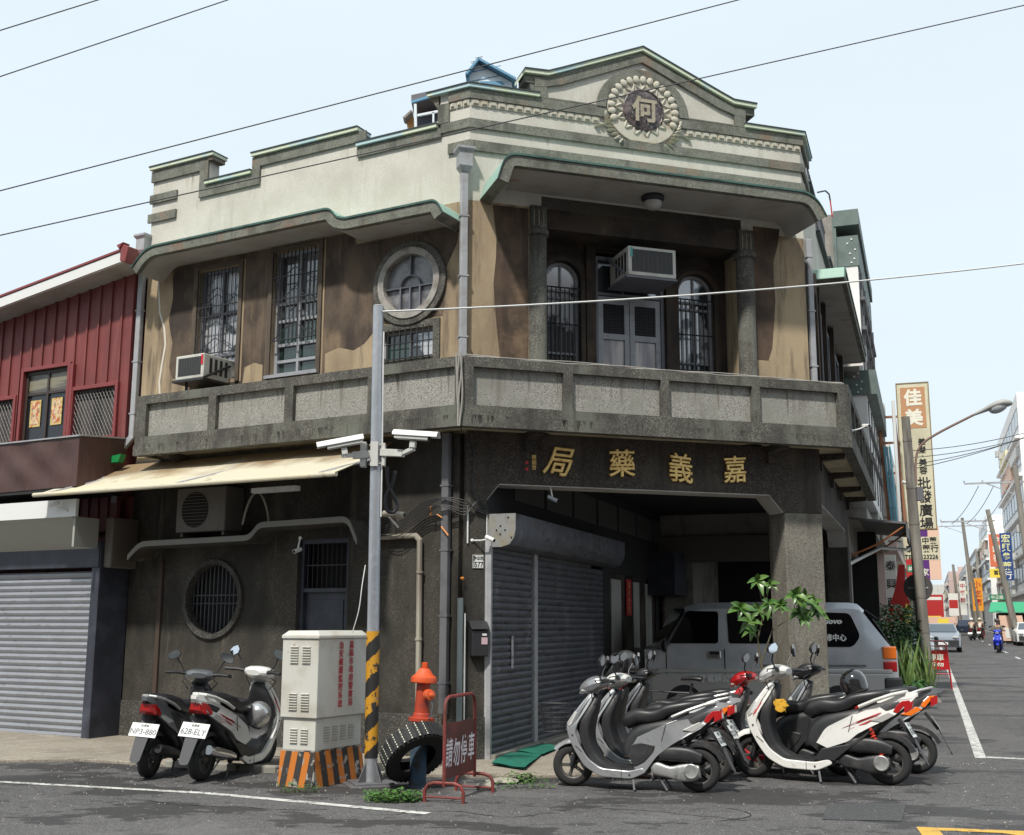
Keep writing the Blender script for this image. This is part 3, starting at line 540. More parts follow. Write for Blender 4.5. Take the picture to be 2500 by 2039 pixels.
# balcony ---------------------------------------------------------
mb = MB(); n1, n0 = .5, .435
mitre(mb, 4.615, 4.735, .37, n1, l=5.13, r=6.75); mitre(mb, 4.04, 4.15, .37, n1, l=5.13, r=6.75); mitre(mb, 3.89, 4.038, .37, n1+.012, l=5.14, r=6.76)
mitre(mb, 3.97, 4.05, .0, .37, l=5.13, r=6.75)
for a, b in ((-.2+.0, -.13), (1.0, 1.14), (2.32, 2.46), (3.64, 3.78), (4.94, 5.13)): mb.fbox(FL, a, b, 4.15, 4.615, n1, .37)
for a, b in ((-.2, -.06), (1.08, 1.20), (2.38, 2.49), (3.66, 3.77), (4.93, 5.09)): mb.fbox(FF, a, b, 4.15, 4.615, n1, .37)
for a in (0, .95, 1.9, 2.85, 3.8, 4.75, 5.7, 6.62): mb.fbox(FR, a-.23 if a == 0 else a, a+.12, 4.15, 4.615, n1, .37)
mb.fbox(FL, 5.05, 5.13, 3.9, 4.7, .37, .0)
BA = part('balcony', mb, balc_t, B, 'balcony wrapping round the corner')
mb = MB(); mitre(mb, 4.15, 4.615, .40, n0, l=5.0, r=6.7); part('pebbledash_panel', mb, pebble, BA)
mb = MB(); mitre(mb, 3.93, 3.968, .001, .37, l=5.13, r=6.75); part('balcony_soffit', mb, soff_c, BA)
mb = MB()
for F, ss in ((FF, (.74, 4.12)), (FL, (1.7, 4.6)), (FR, (.5, 2.6, 4.6, 6.3))):
    for s in ss: part('corbel', MB().prism([(.001, 3.93), (.36, 3.93), (.36, 3.86), (.06, 3.84), (.06, 3.70), (.001, 3.70)], lambda n, z: F.w(s, z, n), lambda n, z: F.w(s+.14, z, n)), signw, B)
# ground floor ------------------------------------------------------
mb = MB()
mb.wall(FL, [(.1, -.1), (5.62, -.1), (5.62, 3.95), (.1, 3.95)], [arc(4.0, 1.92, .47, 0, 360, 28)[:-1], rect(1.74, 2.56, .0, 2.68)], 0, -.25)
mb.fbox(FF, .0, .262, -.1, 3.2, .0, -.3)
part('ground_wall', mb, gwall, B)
mb = MB(); mb.fbox(FL, .35, 1.70, -.05, .53, .025, .001); mb.fbox(FL, 2.6, 5.62, -.05, .53, .025, .001); mb.fbox(FL, -.012, .35, -.05, .5, .018, .001); mb.fbox(FF, .0, .262, -.05, .52, .012, .001)
part('plinth', mb, plinth_m, B, bevel=.01)
mb = MB(); mb.wall(FF, [(.262, 3.93), (0, 3.93), (0, 3.2), (.262, 3.2), (.262, 3.09), (.42, 3.285), (4.14, 3.285), (4.34, 3.06), (4.93, 3.06), (4.93, 3.93)][::-1], [], .0, -.35)
part('sign_wall', mb, signw, B)
mb = MB(); e = [(.262, 3.09), (.42, 3.285), (4.14, 3.285), (4.34, 3.06)]
for a, b in zip(e[:-1], e[1:]): mb.fprism(FF, [a, b, (b[0], b[1]-.012), (a[0], a[1]-.012)], .004, -.345)
part('arch_reveal', mb, soffit, B)
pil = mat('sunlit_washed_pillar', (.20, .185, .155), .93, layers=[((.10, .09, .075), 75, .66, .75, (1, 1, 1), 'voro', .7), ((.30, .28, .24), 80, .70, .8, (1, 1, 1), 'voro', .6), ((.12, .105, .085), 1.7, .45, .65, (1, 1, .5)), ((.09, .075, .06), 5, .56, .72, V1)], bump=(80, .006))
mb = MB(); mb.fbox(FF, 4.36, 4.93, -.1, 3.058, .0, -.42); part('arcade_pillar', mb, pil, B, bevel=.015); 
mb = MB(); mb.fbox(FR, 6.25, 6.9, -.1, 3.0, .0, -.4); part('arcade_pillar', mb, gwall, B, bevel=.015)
mb = MB(); mb.wall(FR, [(.14, 3.93), (.14, 3.06), (.42, 3.06), (.62, 3.3), (6.0, 3.3), (6.25, 3.02), (6.9, 3.02), (6.9, 3.93)], [], -.02, -.35)
part('side_beam', mb, gwall, B)
mb = MB(); e = [(.42, 3.055), (.62, 3.295), (6.0, 3.295), (6.25, 3.015)]
for a, b in zip(e[:-1], e[1:]): mb.fprism(FR, [a, b, (b[0], b[1]-.012), (a[0], a[1]-.012)], -.022, -.345)
part('side_reveal', mb, soffit, B)
# arcade interior: ceiling, back walls, shutters along the inner wall
SW = Face(P2(FF.w(.27, 0)), 19.7, 1)
mb = MB(); cl = [FF.w(.1, 0, -.1), FF.w(4.9, 0, -.1), FR.w(13, 0, -.05), SW.w(13, 0, -.4)]
mb.add([p+Vector((0, 0, 3.75)) for p in cl]+[p+Vector((0, 0, 3.85)) for p in cl], [(0, 1, 2, 3), (7, 6, 5, 4), (0, 1, 5, 4), (1, 2, 6, 5), (2, 3, 7, 6), (3, 0, 4, 7)])
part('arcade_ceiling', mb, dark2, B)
mb = MB(); q = [FL.w(5.5, 0, -.1), FF.w(.2, 0, -.2), FF.w(4.8, 0, -.1), FR.w(6.8, 0, -.1), FR.w(6.8, 0, -7), FL.w(5.5, 0, -6)]
for z0, z1 in ((6.95, 7.05),):
    n = len(q); mb.add([p+Vector((0, 0, z0)) for p in q]+[p+Vector((0, 0, z1)) for p in q], [tuple(range(n)), tuple(range(n, 2*n))]+[(i, (i+1) % n, n+(i+1) % n, n+i) for i in range(n)])
mb.fbox(FL, 5.45, 5.6, -.1, 8.3, -.21, -6); mb.fbox(FR, 6.75, 6.9, 3.9, 7.9, -.21, -7)
part('roof_slab', mb, dark2, B)
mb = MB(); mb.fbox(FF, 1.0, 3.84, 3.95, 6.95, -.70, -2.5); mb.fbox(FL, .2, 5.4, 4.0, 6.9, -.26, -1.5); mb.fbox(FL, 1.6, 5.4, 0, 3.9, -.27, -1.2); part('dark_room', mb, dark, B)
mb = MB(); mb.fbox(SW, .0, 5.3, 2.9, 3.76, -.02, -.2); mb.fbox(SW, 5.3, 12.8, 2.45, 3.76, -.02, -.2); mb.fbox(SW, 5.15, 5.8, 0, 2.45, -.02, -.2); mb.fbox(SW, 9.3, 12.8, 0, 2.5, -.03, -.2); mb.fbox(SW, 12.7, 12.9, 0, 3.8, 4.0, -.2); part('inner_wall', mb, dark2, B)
mb = MB()
for i in range(7): mb.fbox(SW, 1.0+i*1.35, 2.22+i*1.35, 3.18, 3.60, .0, -.019)
part('transom_panel', mb, mat('grey_transom_board', (.08, .078, .075), .8), B)
def shutter(F, s0, s1, z0, z1, n, m, par, pitch=.085, name='roller_shutter'):
    mb = MB(); k = int((z1-z0)/pitch); P = []
    for i in range(k):
        z = z0+i*pitch; P += [(z, n), (z+.012, n+.012), (z+pitch*.45, n+.024), (z+pitch*.78, n+.016), (z+pitch*.9, n-.006)]
    P += [(z0+k*pitch, n)]; vs = [F.w(a, z, nn) for z, nn in P for a in (s0, s1)]+[F.w(a, z, nn-.02) for z, nn in P for a in (s0, s1)]; m2 = 2*len(P)
    mb.add(vs, [(2*i, 2*i+1, 2*i+3, 2*i+2) for i in range(len(P)-1)]+[(m2+2*i, m2+2*i+1, m2+2*i+3, m2+2*i+2) for i in range(len(P)-1)]+[(0, 1, m2+1, m2)])
    return part(name, mb, m, par)
s1_ = shutter(SW, .04, 1.60, .08, 2.58, .02, shut, B); s2_ = shutter(SW, 1.74, 5.15, .08, 2.50, .02, shut, B)
part('shutter_rail', MB().fbox(SW, 1.60, 1.73, .06, 2.55, .07, .0), pipe_g, B, bevel=.005); part('shutter_rail', MB().fbox(SW, -.02, .035, .02, 2.6, .06, -.02), pipe_g, B, bevel=.005)
mb = MB(); hp = [(-.02, 2.91), (.36, 2.91), (.36, 2.72), (.34, 2.62), (.28, 2.54), (.18, 2.51), (-.02, 2.51)]   # (n,z) housing section
mb.prism(hp, lambda n, z: SW.w(.02, z, n), lambda n, z: SW.w(5.35, z, n)); o = part('shutter_housing', mb, shut, B, smooth=True)
mb = MB(); mb.prism(hp, lambda n, z: SW.w(.0, z, n+.002), lambda n, z: SW.w(.018, z, n+.002)); part('end_plate', mb, mat('rusty_end_plate', (.28, .28, .27), .6, .3, layers=[((.28, .24, .15), 5, .5, .7), ((.18, .17, .17), 9, .55, .75)]), o)
mb = MB()
for n_, z_ in ((.17, 2.76), (.12, 2.71), (.23, 2.71), (.17, 2.66), (.27, 2.86), (.31, 2.62)): mb.fprism(SW, [], 0, 0) if 0 else mb.prism(arc(n_, z_, .012, 0, 360, 8)[:-1], lambda n, z: SW.w(-.004, z, n), lambda n, z: SW.w(.0, z, n))
part('bolt_hole', mb, dark, o)
mb = MB(); mb.fbox(SW, .0, 1.7, .0, .09, .12, -.02); mb.fbox(SW, 1.7, 5.2, .0, .09, .16, -.02); part('door_step', mb, kerbm, B, bevel=.01)
mb = MB(); mb.fbox(SW, .75, .83, 1.05, 1.45, .047, .046); part('paper_sticker', mb, mat('torn_paper', (.45, .43, .43), .8, layers=[((.2, .2, .22), 18, .5, .55)]), s1_)
# glazed doors further in, with white curtains and red couplet
mb = MB(); mb.fbox(SW, 5.8, 9.3, 0, 2.45, -.05, -.08); gd = part('glass_door', mb, mat('brown_glass_door', (.10, .085, .07), .2, layers=[((.03, .025, .022), 1.2, .45, .55)]), B)
mb = MB(); [mb.fbox(SW, a, b, .2, 2.35, -.03, -.045) for a, b in ((5.95, 6.6), (7.5, 7.95), (8.45, 8.95))]; part('curtain', mb, mat('pale_curtain', (.42, .42, .38), .9, layers=[((.22, .22, .2), 9, .5, .7, (1, 1, .1))]), gd)
mb = MB(); mb.fbox(SW, 6.95, 7.3, 1.75, 2.38, -.02, -.03); rp = part('red_couplet', mb, red_t, gd)
mb = MB(); [text(mb, ch, .12, .002, SW.M(7.12, 2.28-i*.145, -.017), .002) for i, ch in enumerate('福滿門開')]; part('couplet_lettering', mb, gold, rp)
# cross beam, second beam of the arcade
mb = MB(); d7 = [(FR.w(6.9, 0, 0)), (SW.w(8.2, 0, 0))]
a, b = FR.w(6.95, 0, -.1), FR.w(6.95, 0, -4.0); mb.bar(a+Vector((0, 0, 3.06)), b+Vector((0, 0, 3.06)), .2, .5); part('cross_beam', mb, mat('dim_cream_beam', (.15, .135, .11), .9), B)
mb = MB(); mb.fbox(SW, 8.6, 12.6, 2.15, 2.95, .5, -.02); part('far_shutter_housing', mb, navy, B)
shutter(SW, 9.6, 12.6, .1, 2.2, .03, mat('brown_shutter', (.12, .07, .06), .6), B, .12, 'far_shutter')
mb = MB(); mb.bar(FR.w(12, 1.3, -.3), FR.w(12, 1.3, -4), .1, 2.6); part('far_cross_wall', mb, dark, B)
# left front: round barred window, door, hood
mbr = MB(); mbr.wall(FL, arc(4.0, 1.92, .54, 0, 360, 36)[:-1], [arc(4.0, 1.92, .465, 0, 360, 36)[:-1]], .04, -.1); w = part('round_barred_window', mbr, plinth_m, B, 'deep round window with iron bars at street level', bevel=.012)
mb = MB()
for i in range(13):
    a = 3.56+i*.073; h = math.sqrt(max(.002, .46**2-(a-4.0)**2)); mb.tube([FL.w(a, 1.92-h, -.09), FL.w(a, 1.92+h, -.09)], .011, 6)
mb.tube([FL.w(3.55, 1.97, -.08), FL.w(4.45, 1.97, -.08)], .011, 6); mb.tube([FL.w(3.55, 1.86, -.08), FL.w(4.45, 1.86, -.08)], .009, 6)
part('grille', mb, mat('grey_blue_iron', (.05, .055, .065), .5), w); part('pane', MB().fprism(FL, arc(4.0, 1.92, .47, 0, 360, 30)[:-1], -.2, -.21), dark, w)
mb = MB(); frame(mb, FL, 1.74, 2.56, .0, 2.68, .06, -.06, -.2, (), (2.02,)); w = part('street_door', mb, navy, B, 'grey wooden street door with a barred transom')
mb = MB(); mb.fbox(FL, 1.80, 2.50, .05, 2.0, -.12, -.16); mb.fbox(FL, 1.88, 2.42, 1.1, 1.9, -.108, -.12); mb.fbox(FL, 1.88, 2.42, .2, .95, -.108, -.12); part('door_leaf', mb, navy, w, bevel=.006)
mb = MB(); bars(mb, FL, 1.80, 2.50, 2.05, 2.62, 9, (2.34,), -.1, .009); part('transom_bar', mb, black_i, w)
mb = MB(); mb.fbox(FL, 4.93, 5.0, .0, 2.44, .035, .0); part('wall_conduit', mb, mat('rusty_conduit', (.06, .04, .03), .8), B)
hood = rr([(1.30, 2.62), (1.44, 2.90, .1), (2.86, 2.88, .08), (3.02, 2.72, .08), (4.98, 2.70, .12), (5.20, 2.52)])
hb = [(a, z-.08) for a, z in hood]; mb = MB(); mb.fprism(FL, hood+hb[::-1], .42, .001); h_ = part('hood', mb, gwall, B, 'stepped concrete hood over the street door and round window')
mb = MB(); mb.fprism(FL, [(a, z+.002) for a, z in hood]+[(a, z-.07) for a, z in hood[::-1]], .44, .421); part('hood_edge', mb, mat('pale_hood_edge', (.22, .215, .20), .9, layers=[((.24, .23, .2), 5, .45, .7)]), h_)
# pipes -----------------------------------------------------------
def downpipe(F, s, z0, z1, n, w, m, lb, hopper=True, foot=None):
    mb = MB(); mb.fbox(F, s-w/2, s+w/2, z0, z1, n+w*.8, n)
    o = part('downpipe', mb, m, B, lb, bevel=.012)
    mb = MB()
    for z in [z0+.35+i*.78 for i in range(int((z1-z0-.3)/.78)+1)]: mb.fbox(F, s-w/2-.012, s+w/2+.012, z, z+.022, n+w*.8+.006, n-.01)
    part('pipe_bracket', mb, m, o)
    if hopper:
        mb = MB(); k = F.w(s, 0, n+w*.4); ax = Matrix((F.d, F.n, Vector((0, 0, 1)))).transposed().to_4x4(); T = Matrix.Translation(F.w(s, z1, n+w*.4)) @ ax
        mb.T = T; prof = [(.05, -.03), (.085, .04), (.085, .22), (.115, .26), (.115, .29)]
        mb.loft([[Vector((x*r, y*r, z)) for x, y in ((-1, -1), (1, -1), (1, 1), (-1, 1))] for r, z in prof]); part('hopper_head', mb, m, o)
downpipe(FF, -.08, 4.72, 7.25, .02, .095, pipe_g, 'downpipe on the corner between the two fronts')
downpipe(FL, 5.68, 4.25, 7.05, .0, .095, pipe_g, 'downpipe beside the red sheet wall'); downpipe(FF, 4.92, 4.72, 6.9, -.06, .08, pipe_g, 'downpipe at the right-hand corner', False)
downpipe(FL, .24, .55, 3.9, .03, .1, pipe_d, 'dark downpipe at street level', False)
mb = MB(); mb.bar(FL.w(5.66, 4.27, .05), FL.w(5.86, 4.02, .12), .09, .08); mb.bar(FL.w(5.87, 4.05, .12), FL.w(5.87, 3.3, .12), .09, .08); part('pipe_offset', mb, pipe_g, B, bevel=.01)
mb = MB(); mb.tube([FL.w(1.3, 2.66, .06), FL.w(.68, 2.66, .06), FL.w(.62, 2.60, .06), FL.w(.60, .5, .06)], .038, 10); mb.lathe([(.046, 0), (.046, .03)], Matrix.Translation(FL.w(.61, 2.2, .06)), 12); mb.lathe([(.046, 0), (.046, .03)], Matrix.Translation(FL.w(.61, 1.4, .06)), 12)
part('drain_pipe', mb, pipe_c, B, smooth=True)
mb = MB(); mb.tube([FF.w(-.07, 1.9, .05), FF.w(-.07, .48, .05)], .036, 10); o = part('service_conduit', mb, mat('bluish_grey_conduit', (.17, .20, .21), .55), B, smooth=True)
mb = MB(); mb.tube([FF.w(-.012, 1.72, .05), FF.w(-.012, .5, .05)], .010, 6); mb.tube([FF.w(.02, 3.0, .015), FF.w(.02, 2.55, .015)], .010, 6); mb.tube([FF.w(.262, 2.9, .01), FF.w(.262, .1, .01)], .008, 6); part('white_cable', mb, white_p, B)
# long white crack in the left render, water stain lines
mb = MB(); pr = None; pts = [(5.38, 6.62), (5.36, 6.45), (5.31, 6.1), (5.2, 5.85), (5.16, 5.6), (5.21, 5.3), (5.24, 5.05), (5.2, 4.75)]
for (a, z), (b, y) in zip(pts[:-1], pts[1:]): mb.fprism(FL, [(a-.018, z), (a+.018, z), (b+.016, y), (b-.016, y)], .004, .001)
part('filled_crack', mb, mat('white_filler', (.62, .58, .50), .9), B)
mb = MB(); pts = [(.03, 4.8), (.3, 4.76), (1.4, 4.757), (2.6, 4.752), (3.9, 4.757), (5.05, 4.748)]
for k in range(3): mb.tube([FF.w(a, 4.742+.012*k+.012*math.sin(a*3+k*2), .47-.02*k) for a in [-.15+.26*i for i in range(21)]], .007, 5)
c = corner(FL, FF, .52)
for k in range(4): mb.tube([c+FL.n*(.01+.006*k)+FF.d*(.02*math.sin(z*5+k*1.7)+.016*k-.03)+Vector((0, 0, z)) for z in [4.76-.088*i for i in range(11)]], .009, 5)
part('cable_bundle', mb, mat('grey_cable', (.34, .32, .29), .6), B)
mb = MB(); c2 = corner(FL, FF, .03)
for k in range(2): mb.tube(sm([c+Vector((0, 0, 3.88)), (c+c2)/2+Vector((0, 0, 3.84)), FF.w(.06+.01*k, 3.75, .03), FF.w(.09, 3.5, .03), FF.w(.08-.01*k, 3.25, .03), FF.w(.12, 3.08, .03), FF.w(.25, 3.0, .03)]), .007, 5)
for k in range(6):
    mb.tube(sm([FL.w(1.25, 2.78-.02*k, .12), FL.w(.9, 2.83-.03*k, .12+.01*k), FL.w(.55, 3.04-.035*k, .12), FL.w(.25, 3.1-.03*k+.02*(k % 3), .14+.008*k), c2+FL.n*.03+Vector((0, 0, 3.06-.035*k)), FF.w(.12, 2.95+.02*k, .04), FF.w(.27, 2.90+.02*k, .03)]), .0065, 5)
part('black_cable', mb, black_i, B)
mb = MB(); mb.tube([FL.w(.42, 2.90, .13), FL.w(.42, 3.0, .13)], .011, 6); mb.tube([FL.w(.26, 2.75, .14), FL.w(.16, 2.64, .14)], .010, 6); mb.tube([FL.w(.33, 2.90, .13), FL.w(.26, 2.86, .13)], .008, 6); mb.ell(FF.w(-.05, 2.13, .05), (.025, .02, .02)); part('orange_cable_end', mb, mat('orange_plastic', (.65, .22, .02), .5), B)
# ------------------------------------------------------------------ shop sign
S = thing('shop_sign', 'gilded brush-script shop name spaced along the dark wall over the arcade', 'shop sign', FF.w(2.4, 3.6, .01))
for ch, s, z, sz, sh, rt_, sx in (('局', 1.18, 3.59, .40, .30, -4, .92), ('藥', 2.03, 3.61, .37, .05, 3, 1.0), ('義', 2.86, 3.585, .40, -.10, -5, .88), ('嘉', 3.63, 3.60, .37, .08, 5, .95)):
    mb = MB(); text(mb, ch, sz, .010, FF.M(s, z, .022) @ Matrix.Rotation(RD(rt_), 4, 'Z'), -.001, sx, sh, .0085); part('gilded_character', mb, gold, S)
mb = MB()
for i, ch in enumerate('張炳吉'): text(mb, ch, .062, .004, FF.M(.865, 3.63-i*.062, .008), .001)
part('signature', mb, gold, S)
mb = MB()
for z in (3.545, 3.465): mb.fbox(FF, .755, .79, z, z+.035, .006, .0)
part('red_seal', mb, red_t, S)
# house number plate
P = thing('house_number_plate', 'small white enamel house number plate reading 577 on the corner pier', 'number plate', FF.w(.155, 2.26, .01))
part('plate', MB().fbox(FF, .088, .222, 2.255, 2.415, .012, .001), white_p, P)
mb = MB(); text(mb, '577', .085, .001, FF.M(.165, 2.30, .0135), .001, .85); text(mb, '中正路', .042, .001, FF.M(.162, 2.375, .0135), .001); [text(mb, ch, .03, .001, FF.M(.102, 2.39-i*.034, .0135)) for i, ch in enumerate('西區中正')]
for a, b, c, d in ((.092, .218, 2.259, 2.261), (.092, .218, 2.409, 2.411), (.092, .094, 2.261, 2.409), (.216, .218, 2.261, 2.409)): mb.fbox(FF, a, b, c, d, .0135, .012)
part('lettering', mb, blk_t, P)
# mailbox
P = thing('mailbox', 'tall black wall mailbox with a pink sticker beside the roller shutter', 'mailbox', FF.w(.165, 1.22, .02))
mb = MB(); mb.prism([(.0, 1.22), (.10, 1.22), (.11, 1.52), (.0, 1.56)], lambda n, z: FF.w(.06, z, n), lambda n, z: FF.w(.262, z, n)); part('box', mb, black_i, P, bevel=.012)
mb = MB(); mb.prism([(.0, 1.575), (.13, 1.53), (.13, 1.545), (.0, 1.64)], lambda n, z: FF.w(.05, z, n), lambda n, z: FF.w(.272, z, n)); part('lid', mb, black_i, P, bevel=.008)
part('pink_sticker', MB().fbox(FF, .175, .25, 1.36, 1.44, .1105, .109), mat('pink_paper', (.55, .38, .42), .8), P); part('white_sticker', MB().fbox(FF, .185, .24, 1.46, 1.485, .113, .111), white_p, P)
# air conditioners ---------------------------------------------------
def window_ac(F, s0, s1, z0, z1, n0, n1, label, casing, grille_side=None, bright=False):
    T = thing('window_air_conditioner', label, 'air conditioner', F.w((s0+s1)/2, z0, n0), group=None)
    part('casing', MB().fbox(F, s0, s1, z0, z1, n1, n0), casing, T, bevel=.012)
    mb = MB(); g = .05; mb.fbox(F, s0+(g if F is FF else g), s1-g*1.0, z0+g, z1-g*.8, n1+.003, n1-.01); c = part('rear_coil', mb, mat('ac_fins', (.05, .05, .05), .6, .4), T)
    mb = MB(); k = 22
    for i in range(k): z = z0+g+(z1-z0-1.8*g)*(i+.5)/k; mb.fbox(F, s0+g, s1-g, z-.0025, z+.0025, n1+.008, n1+.002)
    k = 9
    for i in range(k): a = s0+g+(s1-s0-2*g)*(i+.5)/k; mb.fbox(F, a-.003, a+.003, z0+g, z1-g*.8, n1+.010, n1+.004)
    part('coil_grille', mb, mat('ac_grille', (.10, .10, .10), .5, .3), c)
    return T
T = window_ac(FF, 2.10, 2.78, 6.06, 6.45, -.45, .18, 'white window air conditioner jutting out over the loggia door', ac_m)
mb = MB(); mb.fbox(FF, 2.13, 2.165, 6.3, 6.43, .186, .184); part('label_strip', mb, mat('teal_label', (.10, .40, .38), .5), T)
mb = MB()
for i in range(4): mb.fbox(FF, 2.097, 2.0995, 6.12, 6.38, -.25+i*.1, -.19+i*.1)
part('side_louvre', mb, black_i, T)
mb = MB(); mb.bar(FF.w(2.03, 6.45, -.4), FF.w(2.07, 6.1, .1), .03); mb.fbox(FF, 2.08, 2.80, 6.03, 6.055, .17, -.48); part('bracket', mb, winf, T)
T = window_ac(FL, 3.92, 4.44, 4.90, 5.24, -.15, .48, 'weathered window air conditioner on a bracket over the balcony rail', ac_m)
mb = MB()
for i in range(4): mb.fbox(FL, 3.914, 3.9195, 4.97, 5.19, .02+i*.1, .07+i*.1)
part('side_louvre', mb, black_i, T)
mb = MB(); mb.fbox(FL, 3.90, 4.48, 4.865, 4.895, .50, -.05); mb.bar(FL.w(3.885, 4.89, .5), FL.w(3.885, 5.14, .0), .03); mb.bar(FL.w(4.3, 4.87, .4), FL.w(4.3, 4.72, .4), .03); part('bracket', mb, black_i, T)
part('red_label', MB().fbox(FL, 3.93, 3.965, 5.08, 5.22, .488, .482), red_t, T)
def condenser(F, s0, s1, z0, z1, n0, n1, label, m):
    T = thing('outdoor_condenser', label, 'air conditioner', F.w((s0+s1)/2, z0, n0))
    part('casing', MB().fbox(F, s0, s1, z0, z1, n1, n0), m, T, bevel=.015)
    h = (z1-z0)/2-.06; c = s1-h-.1; mb = MB(); mb.fprism(F, arc(c, (z0+z1)/2, h, 0, 360, 28)[:-1], n1+.004, n1-.01); part('fan_opening', mb, dark, T)
    mb = MB()
    for i in range(11): z = (z0+z1)/2-h+2*h*(i+.5)/11; w = math.sqrt(max(0, h*h-(z-(z0+z1)/2)**2)); mb.tube([F.w(c-w, z, n1+.015), F.w(c+w, z, n1+.015)], .004, 4)
    part('fan_guard', mb, m, T); mb = MB(); mb.fbox(F, s0+.05, s0+.09, z0-.05, z0, n1-.05, n0); mb.fbox(F, s1-.09, s1-.05, z0-.05, z0, n1-.05, n0); part('foot', mb, m, T)
condenser(FL, 3.50, 4.38, 2.80, 3.40, .02, .38, 'dingy beige outdoor condenser above the street hood, under the awning', ac_d)
T = thing('coiled_hose', 'pale plastic hose looping from the condenser under the awning', 'hose', FL.w(2.9, 2.9, .2)); mb = MB()
mb.tube([FL.w(3.3+(-.45)*t+.0, 2.88+.42*math.sin(math.pi*t)**.7, .25) for t in [i/14 for i in range(15)]], .016, 6); part('hose', mb, pipe_c, T, smooth=True)
# left awning --------------------------------------------------------
T = thing('canvas_awning', 'cream canvas awning stained brown along its wall edge, over the left street front', 'awning', FL.w(3.7, 3.6, .6))
N_, K_ = 24, 8; vs = []
for j in range(K_+1):
    t = j/K_
    for i in range(N_+1):
        u = i/N_; s = 6.20-(6.20-1.05)*u; sag = -.035*math.sin(math.pi*t)*(1+.2*math.sin(u*17)); vs.append(FL.w(s, 3.86-.53*t+sag, .04+1.19*t))
fs = [(j*(N_+1)+i, j*(N_+1)+i+1, (j+1)*(N_+1)+i+1, (j+1)*(N_+1)+i) for j in range(K_) for i in range(N_)]
mb = MB(); mb.add(vs, fs); mb.add([v-Vector((0, 0, .012)) for v in vs], fs); aw2 = awn_m.copy(); nt2 = aw2.node_tree; b2 = nt2.nodes['Principled BSDF']; lk = b2.inputs['Base Color'].links[0].from_socket
t2 = nt2.nodes.new('ShaderNodeTexCoord'); sx2 = nt2.nodes.new('ShaderNodeSeparateXYZ'); nt2.links.new(t2.outputs['Object'], sx2.inputs[0]); n2 = nt2.nodes.new('ShaderNodeTexNoise'); n2.inputs['Scale'].default_value = 1.4; n2.inputs['Detail'].default_value = 5; nt2.links.new(t2.outputs['Object'], n2.inputs['Vector'])
m2 = nt2.nodes.new('ShaderNodeMath'); m2.operation = 'MULTIPLY_ADD'; m2.inputs[1].default_value = .7; nt2.links.new(n2.outputs['Fac'], m2.inputs[0]); nt2.links.new(sx2.outputs['Z'], m2.inputs[2])
r2_ = nt2.nodes.new('ShaderNodeMapRange'); r2_.inputs['From Min'].default_value = .30; r2_.inputs['From Max'].default_value = .50; r2_.inputs['To Max'].default_value = .85; nt2.links.new(m2.outputs[0], r2_.inputs['Value'])
x2 = nt2.nodes.new('ShaderNodeMix'); x2.data_type = 'RGBA'; x2.inputs['B'].default_value = (.17, .10, .04, 1); nt2.links.new(r2_.outputs[0], x2.inputs['Factor']); nt2.links.new(lk, x2.inputs['A']); nt2.links.new(x2.outputs['Result'], b2.inputs['Base Color'])
part('canvas', mb, aw2, T, smooth=True)
mb = MB(); mb.tube([FL.w(6.22, 3.325, 1.23), FL.w(1.02, 3.31, 1.23)], .03, 10); part('front_roller', mb, awn_m, T)
for s in (1.3, 3.6, 6.0): part('folding_arm', MB().tube([FL.w(s, 3.82, .05), FL.w(s-.35, 3.56, .6), FL.w(s, 3.34, 1.2)], .018, 6), pipe_g, T)
mb = MB(); mb.fbox(FL, 1.9, 2.6, 3.2, 3.26, .9, .8); part('lamp_batten', mb, wh_metal, T)
# red sheet-metal house -------------------------------------------------
RH = thing('red_metal_house', 'two-storey house with red ribbed sheet walls and a grey roller shutter left of the shophouse', 'house', FL.w(8.5, 0, .2))
mb = MB(); n_r = .10
def rz(s): return 6.92-.129*(s-5.55)
mb.wall(FL, [(5.77, 3.0), (13, 3.0), (13, rz(13)-.14), (5.77, rz(5.77)-.14)], [rect(7.04, 8.04, 3.4, 5.46), rect(5.99, 6.88, 4.3, 5.06), rect(8.24, 9.2, 4.3, 5.06)], n_r, n_r-.1)
mb.fbox(FL, 5.77, 5.85, -.1, 6.7, n_r-.1, -5); mb.fbox(FL, 5.6, 12, -.1, 3.4, -.02, -.1)
part('sheet_wall', mb, redw, RH)
mb = MB(); i = 0
while 5.95+i*.245 < 12.5:
    s = 5.95+i*.245; zt = rz(s)-.145; lo_ = 5.50 if 6.96 < s < 8.12 else (5.10 if 5.9 < s < 6.96 or 8.16 < s < 9.28 else 3.0)
    mb.fprism(FL, rect(s, s+.035, lo_, zt), n_r+.028, n_r); i += 1
part('sheet_rib', mb, redw, RH)
mb = MB()
for s0, s1, z0, z1, w in ((6.98, 8.10, 3.4, 5.52, .06), (5.93, 6.94, 4.25, 5.11, .06), (8.18, 9.26, 4.25, 5.11, .06)): frame(mb, FL, s0, s1, z0, z1, w, n_r+.05, n_r-.02)
mb.fbox(FL, 6.90, 6.965, 4.1, 5.48, n_r+.06, n_r)
part('red_trim', mb, redf, RH, bevel=.006)
